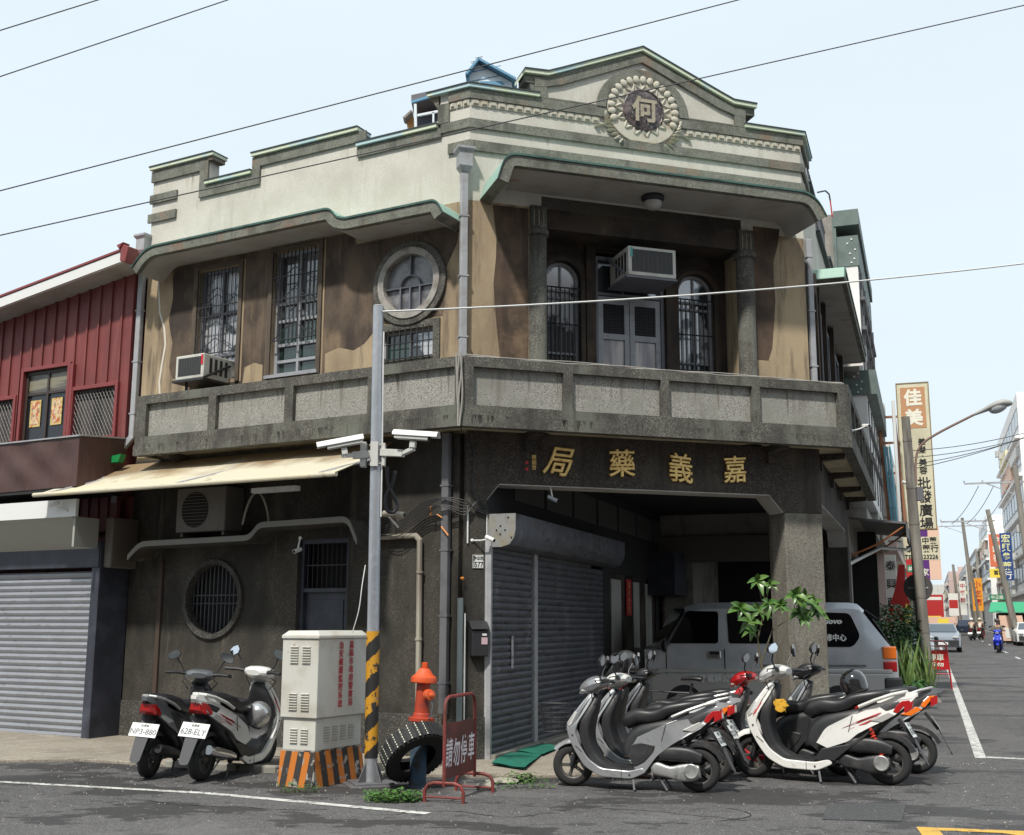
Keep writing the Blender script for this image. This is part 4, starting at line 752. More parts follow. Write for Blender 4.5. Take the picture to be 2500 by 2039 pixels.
for s0, s1, lb in ((5.99, 6.88, 'barred window with a curtain'), (8.24, 9.2, 'barred window at the frame edge')):
    mb = MB(); mb.fbox(FL, s0, s1, 4.30, 5.06, n_r-.06, n_r-.08); w = part('mesh_window', mb, mat('dim_curtain', (.10, .085, .08), .8, layers=[((.02, .02, .02), 4, .45, .6, (1, 1, .3))]), RH, lb)
    mb = MB(); k = 13; W_ = s1-s0; Hh = .77
    for i in range(-9, k+1):
        for sg in (1, -1):
            a0, a1 = s0+W_*i/k, s0+W_*i/k+Hh*.62; z0, z1 = (4.30, 5.06) if sg > 0 else (5.06, 4.30)
            lo_t = max(0, (s0-a0)/(a1-a0)); hi_t = min(1, (s1-a0)/(a1-a0))
            if hi_t-lo_t < .03: continue
            mb.tube([FL.w(a0+(a1-a0)*lo_t, z0+(z1-z0)*lo_t, n_r+.0), FL.w(a0+(a1-a0)*hi_t, z0+(z1-z0)*hi_t, n_r+.0)], .005, 4)
    part('diamond_grille', mb, mat('dull_grille', (.22, .21, .20), .6), w)
mb = MB(); frame(mb, FL, 7.04, 8.04, 3.4, 5.46, .05, n_r-.02, n_r-.08, (7.54,), (5.10,)); w = part('balcony_door', mb, mat('dark_brown_frame', (.05, .035, .03), .5), RH)
pane(FL, 7.08, 8.0, 3.45, 5.08, n_r-.05, mat('dark_door_pane', (.02, .022, .028), .15), w); pane(FL, 7.08, 8.0, 5.12, 5.42, n_r-.045, mat('ribbed_pane', (.22, .20, .14), .3, layers=[((.09, .08, .07), 1, .45, .55, (1, 1, 14))]), w)
for s in (7.20, 7.68):
    mb = MB(); mb.fbox(FL, s, s+.24, 4.58, 5.0, n_r-.035, n_r-.043); p = part('door_poster', mb, mat('gold_poster', (.62, .47, .17), .7, layers=[((.42, .09, .03), 18, .55, .6), ((.10, .20, .08), 22, .62, .66)]), w)
    mb = MB(); mb.fbox(FL, s+.03, s+.21, 4.61, 4.97, n_r-.034, n_r-.036); part('poster_picture', mb, mat('printed_poster_figure', (.66, .50, .30), .7, layers=[((.50, .12, .05), 16, .50, .56), ((.12, .25, .20), 19, .58, .62), ((.05, .03, .03), 26, .64, .67)]), p)
# sloping roof edge
mb = MB(); mb.fprism(FL, [(5.55, rz(5.55)), (13, rz(13)), (13, rz(13)-.15), (5.55, rz(5.55)-.15)], .56, .50); part('white_fascia', mb, white_p, RH)
mb = MB(); mb.fprism(FL, [(5.55, rz(5.55)-.12), (13, rz(13)-.12), (13, rz(13)-.15), (5.55, rz(5.55)-.15)], .50, n_r-.05); part('roof_soffit', mb, soffit, RH)
mb = MB(); mb.fprism(FL, [(5.50, rz(5.50)+.045), (13, rz(13)+.045), (13, rz(13)+.012), (5.50, rz(5.50)+.012)], .575, -5); part('roof', mb, redf, RH)
mb = MB(); mb.fprism(FL, [(5.36, 6.95), (5.52, 7.02), (5.53, 6.76), (5.42, 6.72)], .62, .42); mb.fprism(FL, [(5.46, 7.03), (5.60, 7.0), (5.54, 6.93)], .64, .5); part('gutter_end', mb, redf, RH, bevel=.01)
# balcony wrapped in brown tarpaulin
def cloth(mb, F, pts, fn, nu=40, nv=14):
    (s0, z0a, n0), (s1, z0b, n1_), ztop0, ztop1 = pts; vs = []
    for j in range(nv+1):
        for i in range(nu+1):
            u = i/nu; v = j/nv; s = s0+(s1-s0)*u; n = n0+(n1_-n0)*u; z = (z0a+(z0b-z0a)*u)*(1-v)+(ztop0+(ztop1-ztop0)*u)*v; vs.append(F.w(s, z, n+fn(u, v)))
    mb.add(vs, [(j*(nu+1)+i, j*(nu+1)+i+1, (j+1)*(nu+1)+i+1, (j+1)*(nu+1)+i) for j in range(nv) for i in range(nu)])
TP = thing('tarpaulin_balcony_cover', 'dark brown tarpaulin stretched round the balcony of the red house', 'tarpaulin', FL.w(8, 3.4, .9))
fn = lambda u, v: .028*math.sin((u*9-v*1.0)*6)*max(0, math.sin(math.pi*v))*math.exp(-((u-.16)/.14)**2)+.012*math.sin(u*31+v*5)*v*(1-v)*3
mb = MB(); cloth(mb, FL, ((5.74, 3.46, .93), (12, 3.40, .93), 4.16, 4.16), fn, 90); part('front_sheet', mb, tarp, TP, smooth=True)
mb = MB(); cloth(mb, FL, ((5.74, 3.46, .93), (5.74, 3.42, .10), 4.16, 4.24), lambda u, v: 0, 12); part('side_sheet', mb, tarp, TP, smooth=True)
mb = MB(); mb.bar(FL.w(5.73, 4.165, .94), FL.w(12, 4.165, .94), .03, .02); mb.bar(FL.w(5.73, 4.17, .94), FL.w(5.73, 4.24, .1), .03, .02); part('top_rail', mb, pipe_g, TP)
mb = MB(); mb.fbox(FL, 5.76, 12, 3.40, 3.45, .92, .1); part('balcony_floor', mb, dark2, TP)
part('green_rag', MB().fprism(FL, [(5.55, 3.97), (6.0, 3.93), (5.98, 3.85), (5.6, 3.86)], .35, .25), mat('green_plastic_sheet', (.01, .22, .06), .5), TP)
mb = MB(); mb.fbox(FL, 5.77, 12, 2.9, 3.4, n_r+.002, n_r-.1); i = 0
while i < 24: mb.fbox(FL, 5.8+i*.2, 5.84+i*.2, 2.95, 3.4, n_r+.03, n_r); i += 1
part('lower_sheet_wall', mb, redw, RH)
# shop-front hood, beam, shutter
mb = MB(); mb.fbox(FL, 5.63, 12, 3.03, 3.27, 1.0, .955); part('canopy_front', mb, white_p, RH)
mb = MB(); mb.fprism(FL, [], 0, 0) if 0 else mb.prism([(1.0, 3.035), (.56, 2.70), (.56, 2.62), (.95, 3.0)], lambda n, z: FL.w(5.70, z, n), lambda n, z: FL.w(12, z, n)); mb.fbox(FL, 5.66, 5.70, 2.62, 3.03, .97, .56); part('canopy_underside', mb, mat('grey_canopy_sheet', (.34, .34, .31), .6), RH)
mb = MB(); mb.fbox(FL, 5.62, 12, 2.36, 2.72, .56, .3); mb.fbox(FL, 5.62, 5.76, -.05, 2.36, .545, .02); mb.fbox(FL, 5.60, 5.615, -.05, 2.7, .55, .02); part('steel_frame', mb, navy, RH, bevel=.006)
shutter(FL, 5.79, 12, .02, 2.36, .44, shut_l, RH, .088)
mb = MB(); mb.fbox(FL, 5.76, 5.79, .0, 2.36, .50, .40); part('shutter_rail', mb, galv, RH)
mb = MB(); mb.fbox(FL, 5.45, 5.6, 2.35, 3.05, .5, .02); part('side_box', mb, ac_d, RH, bevel=.02)
# ------------------------------------------------------------------ cameras
def bullet_cam(T, c, d, L, r, m, name='housing'):
    c = Vector(c); d = Vector(d).normalized(); mb = MB(); mb.tube([c-d*L/2, c+d*L/2], r, 12); h = part(name, mb, m, T, smooth=True)
    mb = MB(); mb.tube([c+d*(L/2-.004), c+d*(L/2+.002)], r*.8, 12); part('lens', mb, dark, h); return h
def box_cam(label, c, d, arm0, arm1):
    T = thing('street_camera', label, 'security camera', c, local=False, group=None); c = Vector(c); d = Vector(d).normalized(); sd = d.cross(Vector((0, 0, 1))).normalized(); up = sd.cross(d)
    def sec(x, w, h, z0=0): return [c+d*x+sd*a*w+up*(b*h+z0) for a, b in ((-1, -.5), (-1, .35), (-.62, .85), (0, 1), (.62, .85), (1, .35), (1, -.5))]
    mb = MB(); mb.loft([sec(-.2, .055, .05), sec(.17, .055, .05)]); h = part('housing', mb, wh_metal, T, bevel=.004)
    def shell(x0, x1):
        R = []
        for x in (x0, x1):
            o = [c+d*x+sd*.068*math.cos(a)+up*(.012+.062*math.sin(a)) for a in [math.pi*k/8 for k in range(9)]]; i = [c+d*x+sd*.064*math.cos(a)+up*(.012+.058*math.sin(a)) for a in [math.pi*k/8 for k in range(8, -1, -1)]]; R.append(o+i)
        return R
    mb = MB(); mb.loft(shell(-.22, .27)); part('sun_shield', mb, white_p, T, smooth=True)
    mb = MB(); mb.box((-.04, -.035, 0), (.04, .035, .003), Matrix.Translation(c+d*.171) @ Matrix((sd, up, d)).transposed().to_4x4()); part('lens_window', mb, dark, h)
    mb = MB(); mb.box((-.03, -.03, -.11), (.03, .03, -.04), Matrix.Translation(c) @ Matrix((d, sd, up)).transposed().to_4x4()); mb.bar(c-Vector((0, 0, .12)), Vector(arm0), .055, .04); mb.bar(Vector(arm0), Vector(arm1), .07, .075); part('mounting_arm', mb, wh_metal, T, bevel=.004)
    return T
PL = ong(905, 1915); lean = Vector((-.008, 0, 1)).normalized()
def pole_at(z): return PL+lean*(z/lean.z)
camR = at_y(1010, 1068, 11.85); camL = at_y(838, 1085, 11.9); pm = pole_at(3.36)
box_cam('white street camera on the pole pointing right', camR, (1, -.25, -.10), at_y(985, 1107, 11.95), pm+Vector((.06, -.03, .02)))
box_cam('white street camera on the pole pointing left and down', camL, (-1, -.15, -.22), at_y(862, 1112, 12.0), pm+Vector((-.06, -.03, -.0)))
T = thing('camera_pole', 'slim galvanised steel pole with yellow and black stripes near its foot', 'pole', PL)
mb = MB(); mb.tube([pole_at(.0), pole_at(2.4), pole_at(4.99)], [.066, .061, .056], 24); part('shaft', mb, galv, T, smooth=True)
mb = MB(); mb.tube([pole_at(4.99), pole_at(5.0)], [.058, .05], 24); part('pole_cap', mb, pipe_g, T)
# helical stripes sleeve
def helix(mb, z0, z1, pitch, r, frac=.5, seg=36, off=0):
    nz = 60; c = []
    vs = []; idx = {}
    rows = int((z1-z0)/.012)
    for j in range(rows+1):
        z = z0+(z1-z0)*j/rows; p = pole_at(z)
        for k in range(seg): a = 2*math.pi*k/seg; vs.append(p+Vector((r*math.cos(a), r*math.sin(a), 0)))
    fy, fb = [], []
    for j in range(rows):
        for k in range(seg):
            z = z0+(z1-z0)*(j+.5)/rows; ph = (z/pitch-(k+.5)/seg+off) % 1
            (fb if ph < frac else fy).append((j*seg+k, j*seg+(k+1) % seg, (j+1)*seg+(k+1) % seg, (j+1)*seg+k))
    mb.cur = 0; mb.add(vs, fy); mb.cur = 1; mb.add([], []); b = 0
    for f in fb: mb.f.append(list(f)); mb.m.append(1)
yel = mat('chipped_yellow_paint', (.56, .27, .015), .65, layers=[((.03, .03, .03), 7, .60, .64), ((.30, .28, .26), 9, .66, .69)]); blk = mat('chipped_black_paint', (.02, .02, .02), .6, layers=[((.35, .2, .04), 11, .68, .7)])
mb = MB(); helix(mb, .26, 1.52, .36, .0685, .48, off=.25); part('warning_stripes', mb, [yel, blk], T)
mb = MB()
for k in range(4):
    a = RD(45+90*k); u = Vector((math.cos(a), math.sin(a), 0)); p = PL; mb.prism([(.05, .03), (.17, .03), (.06, .24)], lambda r_, z, u=u: p+u*r_+Vector((-u.y*.006, u.x*.006, z)), lambda r_, z, u=u: p+u*r_-Vector((-u.y*.006, u.x*.006, -z)))
mb.box((-.2, -.2, .005), (.2, .2, .03), Matrix.Translation(PL) @ Matrix.Rotation(RD(20), 4, 'Z')); mb.box((-.26, -.26, -.02), (.26, .26, .012), Matrix.Translation(PL) @ Matrix.Rotation(RD(20), 4, 'Z')); part('base_plate', mb, pipe_d, T, bevel=.004)
mb = MB(); q = pm
for z in (-.1, .1): mb.tube([q+Vector((math.cos(a)*.075, math.sin(a)*.075, z)) for a in [k*math.pi/8 for k in range(17)]], .006, 5)
mb.box((-.05, -.085, -.13), (.03, -.06, .13), Matrix.Translation(q)); mb.box((-.16, -.07, -.13), (-.10, .06, .13), Matrix.Translation(q)); mb.box((.07, -.06, -.12), (.10, .06, .12), Matrix.Translation(q)); part('camera_clamp', mb, wh_metal, T)
mb = MB(); mb.tube([pole_at(z)+Vector((.066, -.02+.01*math.sin(z*4), 0)) for z in [4.7-.25*i for i in range(18)][:9]], .008, 5); mb.tube(sm([at_y(892, 1380, 12.05), at_y(884, 1430, 12.0), at_y(876, 1490, 12.0), at_y(860, 1546, 12.05)]), .005, 5); part('pole_cable', mb, white_p, T)
T = thing('coiled_black_cable', 'thick black cable coil hanging behind the camera pole', 'cable', pole_at(2.6)); mb = MB()
mb.tube(sm([at_y(x, y, 12.3) for x, y in ((945, 1140), (948, 1180), (960, 1210), (970, 1232), (962, 1250), (945, 1246), (942, 1215), (956, 1185), (966, 1150))]), .020, 8); part('coil', mb, black_i, T, smooth=True)
for nm, px, py, D, lb, dd_ in (('street_camera', 962, 1256, 12.6, 'beige box camera low behind the camera pole', (1, -.4, -.1)),):
    T = thing(nm, lb, 'security camera', at_y(px, py, D)); c = at_y(px, py, D); bullet_cam(T, c, dd_, .26, .035, pipe_c); mb = MB(); mb.tube([c+Vector((-.05, .0, -.03)), c+Vector((.02, .25, -.12))], .012, 6); part('bracket', mb, wh_metal, T)
for lb, pos, dd_, wallp in (('small white camera beside the house number plate', FF.w(.26, 2.60, .16), (FF.d*.5+FF.n*.7+Vector((0, 0, -.35))), FF.w(.08, 2.585, .0)), ('small silver camera hanging from the arcade beam', FF.w(1.13, 3.13, -.05), (FF.d*.8+FF.n*.5+Vector((0, 0, -.45))), FF.w(1.1, 3.29, -.05)), ('small white camera on the end of the balcony', FR.w(.25, 4.25, .68), (FR.n*.6-FR.d*.7+Vector((0, 0, -.15))), FR.w(.1, 4.17, .5)), ('little camera on the white hood of the red house', FL.w(5.95, 3.20, 1.1), (-FL.d*-.8+FL.n*.5+Vector((0, 0, -.3))), FL.w(5.8, 3.12, 1.0)), ('tiny camera in the shade beside the street door', FL.w(2.2, 2.5, .45), (FL.n+Vector((0, 0, -.3))), FL.w(2.2, 2.66, .4))):
    T = thing('security_camera', lb, 'security camera', pos); bullet_cam(T, pos, dd_, .13, .027, white_p if 'silver' not in lb else galv); mb = MB(); mb.tube([wallp, (Vector(wallp)+Vector(pos))/2+Vector((0, 0, -.01)), pos], .01, 6); mb.ell(wallp, .022); part('bracket', mb, white_p, T)
# ------------------------------------------------------------------ signal cabinet
c0, cL, cR = ong(767, 1927), ong(660, 1922), ong(880, 1869); ex = (cR-c0); ex.z = 0; ex = Vector((.46, .89, 0)).normalized(); ey = Vector((-ex.y, ex.x, 0))
T = thing('signal_cabinet', 'off-white street cabinet with red Chinese lettering on a striped concrete plinth', 'utility cabinet', c0+ex*.5)
def cb(u, v, z): return c0+ex*u+ey*v+Vector((0, 0, z))
def block(mb, u0, u1, v0, v1, z0, z1, t=0):
    mb.loft([[cb(u0, v0, z0), cb(u1, v0, z0), cb(u1, v1, z0), cb(u0, v1, z0)], [cb(u0+t, v0+t, z1), cb(u1-t, v0+t, z1), cb(u1-t, v1-t, z1), cb(u0+t, v1-t, z1)]])
u1, v1 = .86, .46; cab = mat('cabinet_paint', (.56, .55, .50), .5, layers=[((.42, .39, .32), 3, .5, .75), ((.30, .22, .13), 7, .66, .78)])
# striped plinth: front (+ex face) and left face strips
mb = MB(); block(mb, -.01, u1, -.0, v1, 0, .352, .028); part('plinth', mb, mat('painted_concrete_plinth', (.33, .32, .29), .9, layers=[((.03, .03, .03), 7, .5, .56)]), T)
pm0 = mat('worn_orange_paint', (.52, .16, .02), .75, layers=[((.34, .32, .29), 8, .56, .60), ((.04, .035, .03), 10, .64, .67)]); pm1 = mat('worn_black_plinth_paint', (.035, .032, .03), .75, layers=[((.34, .32, .29), 9, .58, .63)])
mb = MB()
for i in range(9):
    a, b = i*u1/9, (i+.98)*u1/9; mb.cur = i % 2; sl = .055
    A = lambda u, z: cb(min(u1-.03, max(0, u-sl*z/.35)), .028*z/.352-.003, z)
    mb.add([A(a+.05, 0.005), A(b+.05, .005), A(b+.05, .345), A(a+.05, .345)], [(0, 1, 2, 3)])
for i in range(6):
    a, b = i*v1/6, (i+.98)*v1/6; mb.cur = (i+1) % 2
    A = lambda v, z: cb(.028*z/.352-.014, min(v1-.02, max(0, v-.05*z/.35)), z)
    mb.add([A(a+.04, 0.005), A(b+.04, .005), A(b+.04, .345), A(a+.04, .345)], [(0, 1, 2, 3)])
part('plinth_stripes', mb, [pm0, pm1], T)
mb = MB(); block(mb, .03, u1-.04, .03, v1-.03, .352, .665); part('lower_housing', mb, cab, T, bevel=.008)
mb = MB(); block(mb, .005, u1-.01, .005, v1-.005, .668, 1.445); UB = part('upper_housing', mb, cab, T, bevel=.008)
mb = MB(); block(mb, -.01, u1+.0, -.01, v1+.0, 1.446, 1.475); block(mb, -.01, u1, -.01, v1, 1.475, 1.525, .05); part('lid', mb, cab, T, bevel=.005)
mb = MB()
def vent(face, a0, z0, n, w):
    for i in range(n):
        z = z0+i*.026
        if face == 'x': mb.add([cb(a0, .002, z), cb(a0+w, .002, z), cb(a0+w, -.012, z+.006), cb(a0, -.012, z+.006), cb(a0, .002, z+.012), cb(a0+w, .002, z+.012)], [(0, 1, 2, 3), (3, 2, 5, 4), (0, 3, 4), (1, 5, 2)])
        else: mb.add([cb(.002, a0, z), cb(.002, a0+w, z), cb(-.012, a0+w, z+.006), cb(-.012, a0, z+.006), cb(.002, a0, z+.012), cb(.002, a0+w, z+.012)], [(0, 1, 2, 3), (3, 2, 5, 4), (0, 3, 4), (1, 5, 2)])
for a in (.10, .25): vent('y', a, .74, 7, .1); vent('y', a, 1.2, 7, .1)
for q in range(4): m2 = MB(); k = len(mb.v)//4; m2.v = mb.v[q*k:(q+1)*k]; m2.f = [[i-q*k for i in f] for f in mb.f[q*len(mb.f)//4:(q+1)*len(mb.f)//4]]; m2.m = [0]*len(m2.f); part('louvre', m2, cab, T)
mb = MB()
for a in (.12, .25): vent('y', a, .42, 6, .09)
for a in (.17, .31, .45, .59): vent('x', a, .44, 6, .09)
for q in range(6): m2 = MB(); k = len(mb.v)//6; m2.v = [v+ex*(.025 if q < 2 else 0)+ey*(0 if q < 2 else .025) for v in mb.v[q*k:(q+1)*k]]; m2.f = [[i-q*k for i in f] for f in mb.f[q*len(mb.f)//6:(q+1)*len(mb.f)//6]]; m2.m = [0]*len(m2.f); part('lower_louvre', m2, cab, T)
mb = MB(); zt = ex.cross(Vector((0, 0, 1)))
Mt = lambda u, z: Matrix.Translation(cb(u, -.0015, z)) @ Matrix((ex, Vector((0, 0, 1)), zt)).transposed().to_4x4()
for i, ch in enumerate('嘉義市政府警察局'): text(mb, ch, .082, .001, Mt(.57, 1.385-i*.0835), .001, .95)
for i, ch in enumerate('治安維護監控系統'): text(mb, ch, .082, .001, Mt(.39, 1.380-i*.0835), .001, .95)
part('red_lettering', mb, mat('faded_red_lettering', (.42, .03, .04), .6), T)
# ------------------------------------------------------------------ hydrant
hb_ = ong(1018, 1922); T = thing('fire_hydrant', 'orange-red fire hydrant with a wide cap and a blue lower barrel', 'fire hydrant', hb_)
tl = Vector((.05, 0, 1)).normalized(); ax = tl.to_track_quat('Z', 'Y').to_matrix().to_4x4(); HM = Matrix.Translation(hb_) @ ax
hyd = mat('sun_faded_hydrant_red', (.62, .085, .02), .45, layers=[((.72, .16, .06), 5, .5, .75), ((.3, .06, .03), 8, .62, .78)]); hyd2 = mat('hydrant_dark_red', (.40, .05, .02), .5, layers=[((.2, .04, .03), 6, .5, .7)])
mb = MB(HM); mb.lathe([(.13, .64), (.13, .67), (.09, .68), (.085, .71), (.075, .72), (.07, 1.02)], seg=28); part('barrel', mb, hyd2, T, smooth=True)
mb = MB(HM); mb.lathe([(.118, 1.01), (.132, 1.02), (.132, 1.05), (.126, 1.07), (.085, 1.10), (.06, 1.14), (.045, 1.155)], seg=28); mb.lathe([(.032, 1.15), (.036, 1.16), (.034, 1.21), (.02, 1.215)], seg=5); part('bonnet', mb, hyd, T, smooth=True)
mb = MB(HM); mb.lathe([(.10, .0), (.085, .02), (.082, .62), (.10, .63)], seg=24); part('lower_barrel', mb, mat('old_blue_paint', (.04, .09, .15), .7, layers=[((.04, .035, .03), 6, .45, .6), ((.14, .16, .18), 9, .55, .75)]), T, smooth=True)
nz = Vector((.55, -.83, 0)).normalized(); nq = nz.to_track_quat('Z', 'Y').to_matrix().to_4x4(); mb = MB(Matrix.Translation(HM @ Vector((0, 0, .90))) @ nq)
mb.lathe([(.035, .05), (.04, .09), (.055, .095), (.055, .13), (.05, .16), (.022, .165), (.022, .19), (.012, .195)], seg=20); part('outlet_cap', mb, hyd, T, smooth=True)
mb = MB()
cp = HM @ Vector((0, 0, .90))+nz*.14; mb.tube([cp+Vector((.02, 0, -.04)), cp+Vector((.03, -.01, -.12)), cp+Vector((.015, 0, -.2)), cp+Vector((-.03, .03, -.26))], .007, 5); part('chain', mb, pipe_d, T)
# tyre
tc_ = Vector((-.955, 11.78, .35)); ta = Vector((-.58, .80, .88)).normalized(); tq = ta.to_track_quat('Z', 'Y').to_matrix().to_4x4(); TM = Matrix.Translation(tc_) @ tq
rub = mat('old_rubber', (.017, .017, .018), .75, bump=(40, .002)); AZ = math.degrees(math.atan2((tq.inverted() @ Vector((0, -1, 0))).y, (tq.inverted() @ Vector((0, -1, 0))).x))-78; T = thing('old_tyre', 'worn black tyre with white paint marks leaning on the hydrant', 'tyre', tc_)
mb = MB(TM); pr = [(.19, -.09), (.24, -.10), (.31, -.095), (.325, -.07), (.33, 0), (.325, .07), (.31, .095), (.24, .10), (.19, .09), (.205, .06), (.29, .05), (.29, -.05), (.205, -.06)]; mb.lathe(pr, seg=40, closed=True); o = part('tyre', mb, rub, T, smooth=True, sharp=50)
mb = MB(TM)
for i in range(40):
    a = 2*math.pi*i/40; mb.box((.326, -.018, -.085), (.336, .018, .085), Matrix.Rotation(a, 4, 'Z'))
part('tread_block', mb, rub, T)
mb = MB(TM)
for i in range(9):
    a = RD(AZ+10+i*14)
    for k in range(6): z0 = -.08+k*.03; mb.box((.336, -.006+.003*(k % 2), z0), (.3385, .005, z0+.018), Matrix.Rotation(a, 4, 'Z'))
part('white_paint_mark', mb, mat('greenish_white_paint', (.55, .57, .46), .7, layers=[((.03, .03, .03), 40, .60, .66)]), T)
# ------------------------------------------------------------------ no-parking barrier
f0, f1 = ong(1062, 1968), ong(1176, 1926); bd = (f1-f0); bd.z = 0; L_ = bd.length; bd.normalize(); bn = Vector((bd.y, -bd.x, 0)); fc = (f0+f1)/2; f0 = fc-bd*.40; f1 = fc+bd*.40
T = thing('no_parking_barrier', 'rusty red tubular barrier with white hand-painted lettering in front of the hydrant', 'barrier', (f0+f1)/2); rt = mat('rusty_red_paint', (.20, .035, .03), .55, layers=[((.10, .03, .02), 5, .45, .7), ((.28, .08, .06), 9, .55, .8)])
up_ = Vector((0, 0, 1)); bz = (bn*.03+up_).normalized()
def bp(u, z, n=0): return f0+bd*u+Vector((0, 0, z))+bn*n
mb = MB(); mb.tube([bp(.02, .14), bp(.02, .80), bp(.03, .87), bp(.06, .91), bp(.12, .93), bp(.68, .93), bp(.74, .91), bp(.77, .87), bp(.78, .80), bp(.78, .14)], .017, 10); part('tube_frame', mb, rt, T, smooth=True)
for u in (.02, .78):
    mb = MB(); mb.tube([bp(u, .0, -.19), bp(u, .10, -.19), bp(u, .15, -.16), bp(u, .17, -.10), bp(u, .17, .10), bp(u, .15, .16), bp(u, .10, .19), bp(u, .0, .19)], .017, 10); mb.tube([bp(u, .045, -.19), bp(u, .045, .19)], .010, 8); part('foot_hoop', mb, rt, T, smooth=True)
mb = MB(); mb.add([bp(.02, .20, .004), bp(.78, .20, .004), bp(.78, .69, .004), bp(.02, .69, .004), bp(.02, .20, -.004), bp(.78, .20, -.004), bp(.78, .69, -.004), bp(.02, .69, -.004)], [(0, 1, 2, 3), (7, 6, 5, 4), (0, 1, 5, 4), (1, 2, 6, 5), (2, 3, 7, 6), (3, 0, 4, 7)]); part('panel', mb, mat('rusty_panel', (.115, .035, .028), .6, layers=[((.18, .045, .035), 3, .5, .7), ((.06, .025, .02), 6, .5, .75)]), T)
mb = MB(); MT = lambda u, z: Matrix.Translation(bp(u, z, .006)) @ Matrix((bd, up_, bn)).transposed().to_4x4()
for ch, u, z in (('請', .125, .43), ('勿', .305, .42), ('停', .49, .43), ('車', .675, .44)): text(mb, ch, .27, .001, MT(u, z), .003, .62, .14)
part('white_lettering', mb, mat('worn_white_lettering', (.74, .68, .70), .7, layers=[((.30, .16, .15), 14, .60, .70)]), T)
# ------------------------------------------------------------------ mats
for pts, lb in ((((1199, 1864), (1239, 1838), (1322, 1842), (1281, 1876)), 'nearer green doormat in front of the shutter'), (((1262, 1835), (1316, 1816), (1373, 1823), (1326, 1843)), 'farther green doormat in front of the shutter')):
    c = [ong(x, y, .062) for x, y in pts]; mb = MB(); n = 10; vs = []
    for j in range(n+1):
        for i in range(n+1):
            u, v = i/n, j/n; p = (c[0]*(1-u)+c[3]*u)*(1-v)+(c[1]*(1-u)+c[2]*u)*v; vs.append(p+Vector((0, 0, .008+.006*math.sin(u*7+v*5))))
    fs = [(j*(n+1)+i, j*(n+1)+i+1, (j+1)*(n+1)+i+1, (j+1)*(n+1)+i) for j in range(n) for i in range(n)]; mb.add(vs, fs); mb.add([v-Vector((0, 0, .012)) for v in vs], fs)
    single('doormat', mb, green_mat, lb, 'doormat', 'green doormats before the shutter')
# stones and rubble
stone = mat('pale_broken_concrete', (.36, .34, .28), .9, layers=[((.2, .19, .15), 9, .5, .7)])
def rock(px, py, r, lb, sq=.5):
    p = ong(px, py); mb = MB(); mb.ell((0, 0, 0), (r, r*.7, r*sq), None, 9, 6)
    for v in mb.v: v *= 1+random.uniform(-.16, .16)
    mb.v = [p+v+Vector((0, 0, r*sq*.6)) for v in mb.v]; single('broken_stone', mb, stone, lb, 'stone')
rock(1186, 1928, .10, 'pale broken stone beside the far barrier foot', .45); rock(1228, 1912, .17, 'flat slab of broken concrete at the kerb end', .2); rock(1262, 1908, .07, 'small broken stone at the kerb end', .4)
# weeds
leafm = mat('weed_leaf', (.07, .17, .03), .6, layers=[((.03, .09, .02), 9, .45, .7), ((.14, .24, .05), 14, .6, .8)])
def weeds(cx, cy, rx, ry, n, lb, seed):
    random.seed(seed); mb = MB()
    for i in range(n):
        a = random.uniform(0, 6.28); r = math.sqrt(random.random()); p = Vector((cx+rx*r*math.cos(a), cy+ry*r*math.sin(a), 0)); h = random.uniform(.02, .09)
        q = p+Vector((random.uniform(-.05, .05), random.uniform(-.05, .05), h)); w = random.uniform(.010, .022); t = random.uniform(0, 6.28); d = Vector((math.cos(t), math.sin(t), 0))
        e = q+d*w*2.4+Vector((0, 0, random.uniform(-.02, .02))); s_ = Vector((-d.y, d.x, 0))*w; mb.add([q, (q+e)/2+s_, e, (q+e)/2-s_], [(0, 1, 2, 3)]); mb.add([p, p+Vector((.003, 0, 0)), q], [(0, 1, 2)])
    o = single('weed_patch', mb, leafm, lb, 'weeds'); o['kind'] = 'stuff'
g = ong(960, 1955); weeds(g.x, g.y, .27, .16, 520, 'low green weeds growing beside the camera pole', 3); g = ong(1270, 1910); weeds(g.x, g.y, .17, .06, 130, 'thin weeds in the kerb joint near the barrier', 4); g = ong(730, 1935); weeds(g.x, g.y, .2, .05, 70, 'sparse weeds at the foot of the cabinet plinth', 5); g = ong(1240, 1920); weeds(g.x+.15, g.y-.12, .3, .1, 60, 'scattered weeds on the asphalt edge', 6)
random.seed(21)
# ------------------------------------------------------------------ scooters
tyre_m = mat('tyre_rubber', (.02, .02, .021), .8, bump=(60, .001)); blkp = mat('black_plastic', (.022, .022, .024), .45, layers=[((.07, .066, .06), 6, .56, .75), ((.04, .04, .042), 5, .5, .75)]); seat_m = mat('black_vinyl_seat', (.018, .018, .020), .38, layers=[((.035, .034, .034), 4, .5, .7)])
alloy = mat('engine_alloy', (.42, .42, .41), .4, .6, layers=[((.22, .22, .21), 12, .5, .7)]); rimd = mat('dark_rim', (.10, .095, .09), .5, .4, layers=[((.2, .19, .18), 8, .5, .7)]); chrome = mat('chrome', (.75, .75, .76), .12, 1.0)
sil = mat('silver_scooter_paint', (.36, .37, .38), .30, .45, coat=.5, layers=[((.24, .235, .225), 9, .60, .75), ((.28, .285, .29), 3, .5, .75)]); whp = mat('white_scooter_paint', (.74, .73, .70), .22, coat=.6, layers=[((.45, .42, .37), 11, .62, .76), ((.6, .58, .54), 4, .55, .8)]); gryp = mat('grey_scooter_paint', (.16, .17, .18), .3, .4, coat=.5); redp = mat('red_scooter_paint', (.45, .012, .015), .25, coat=.6); blup = mat('blue_scooter_paint', (.01, .03, .42), .25, coat=.6)
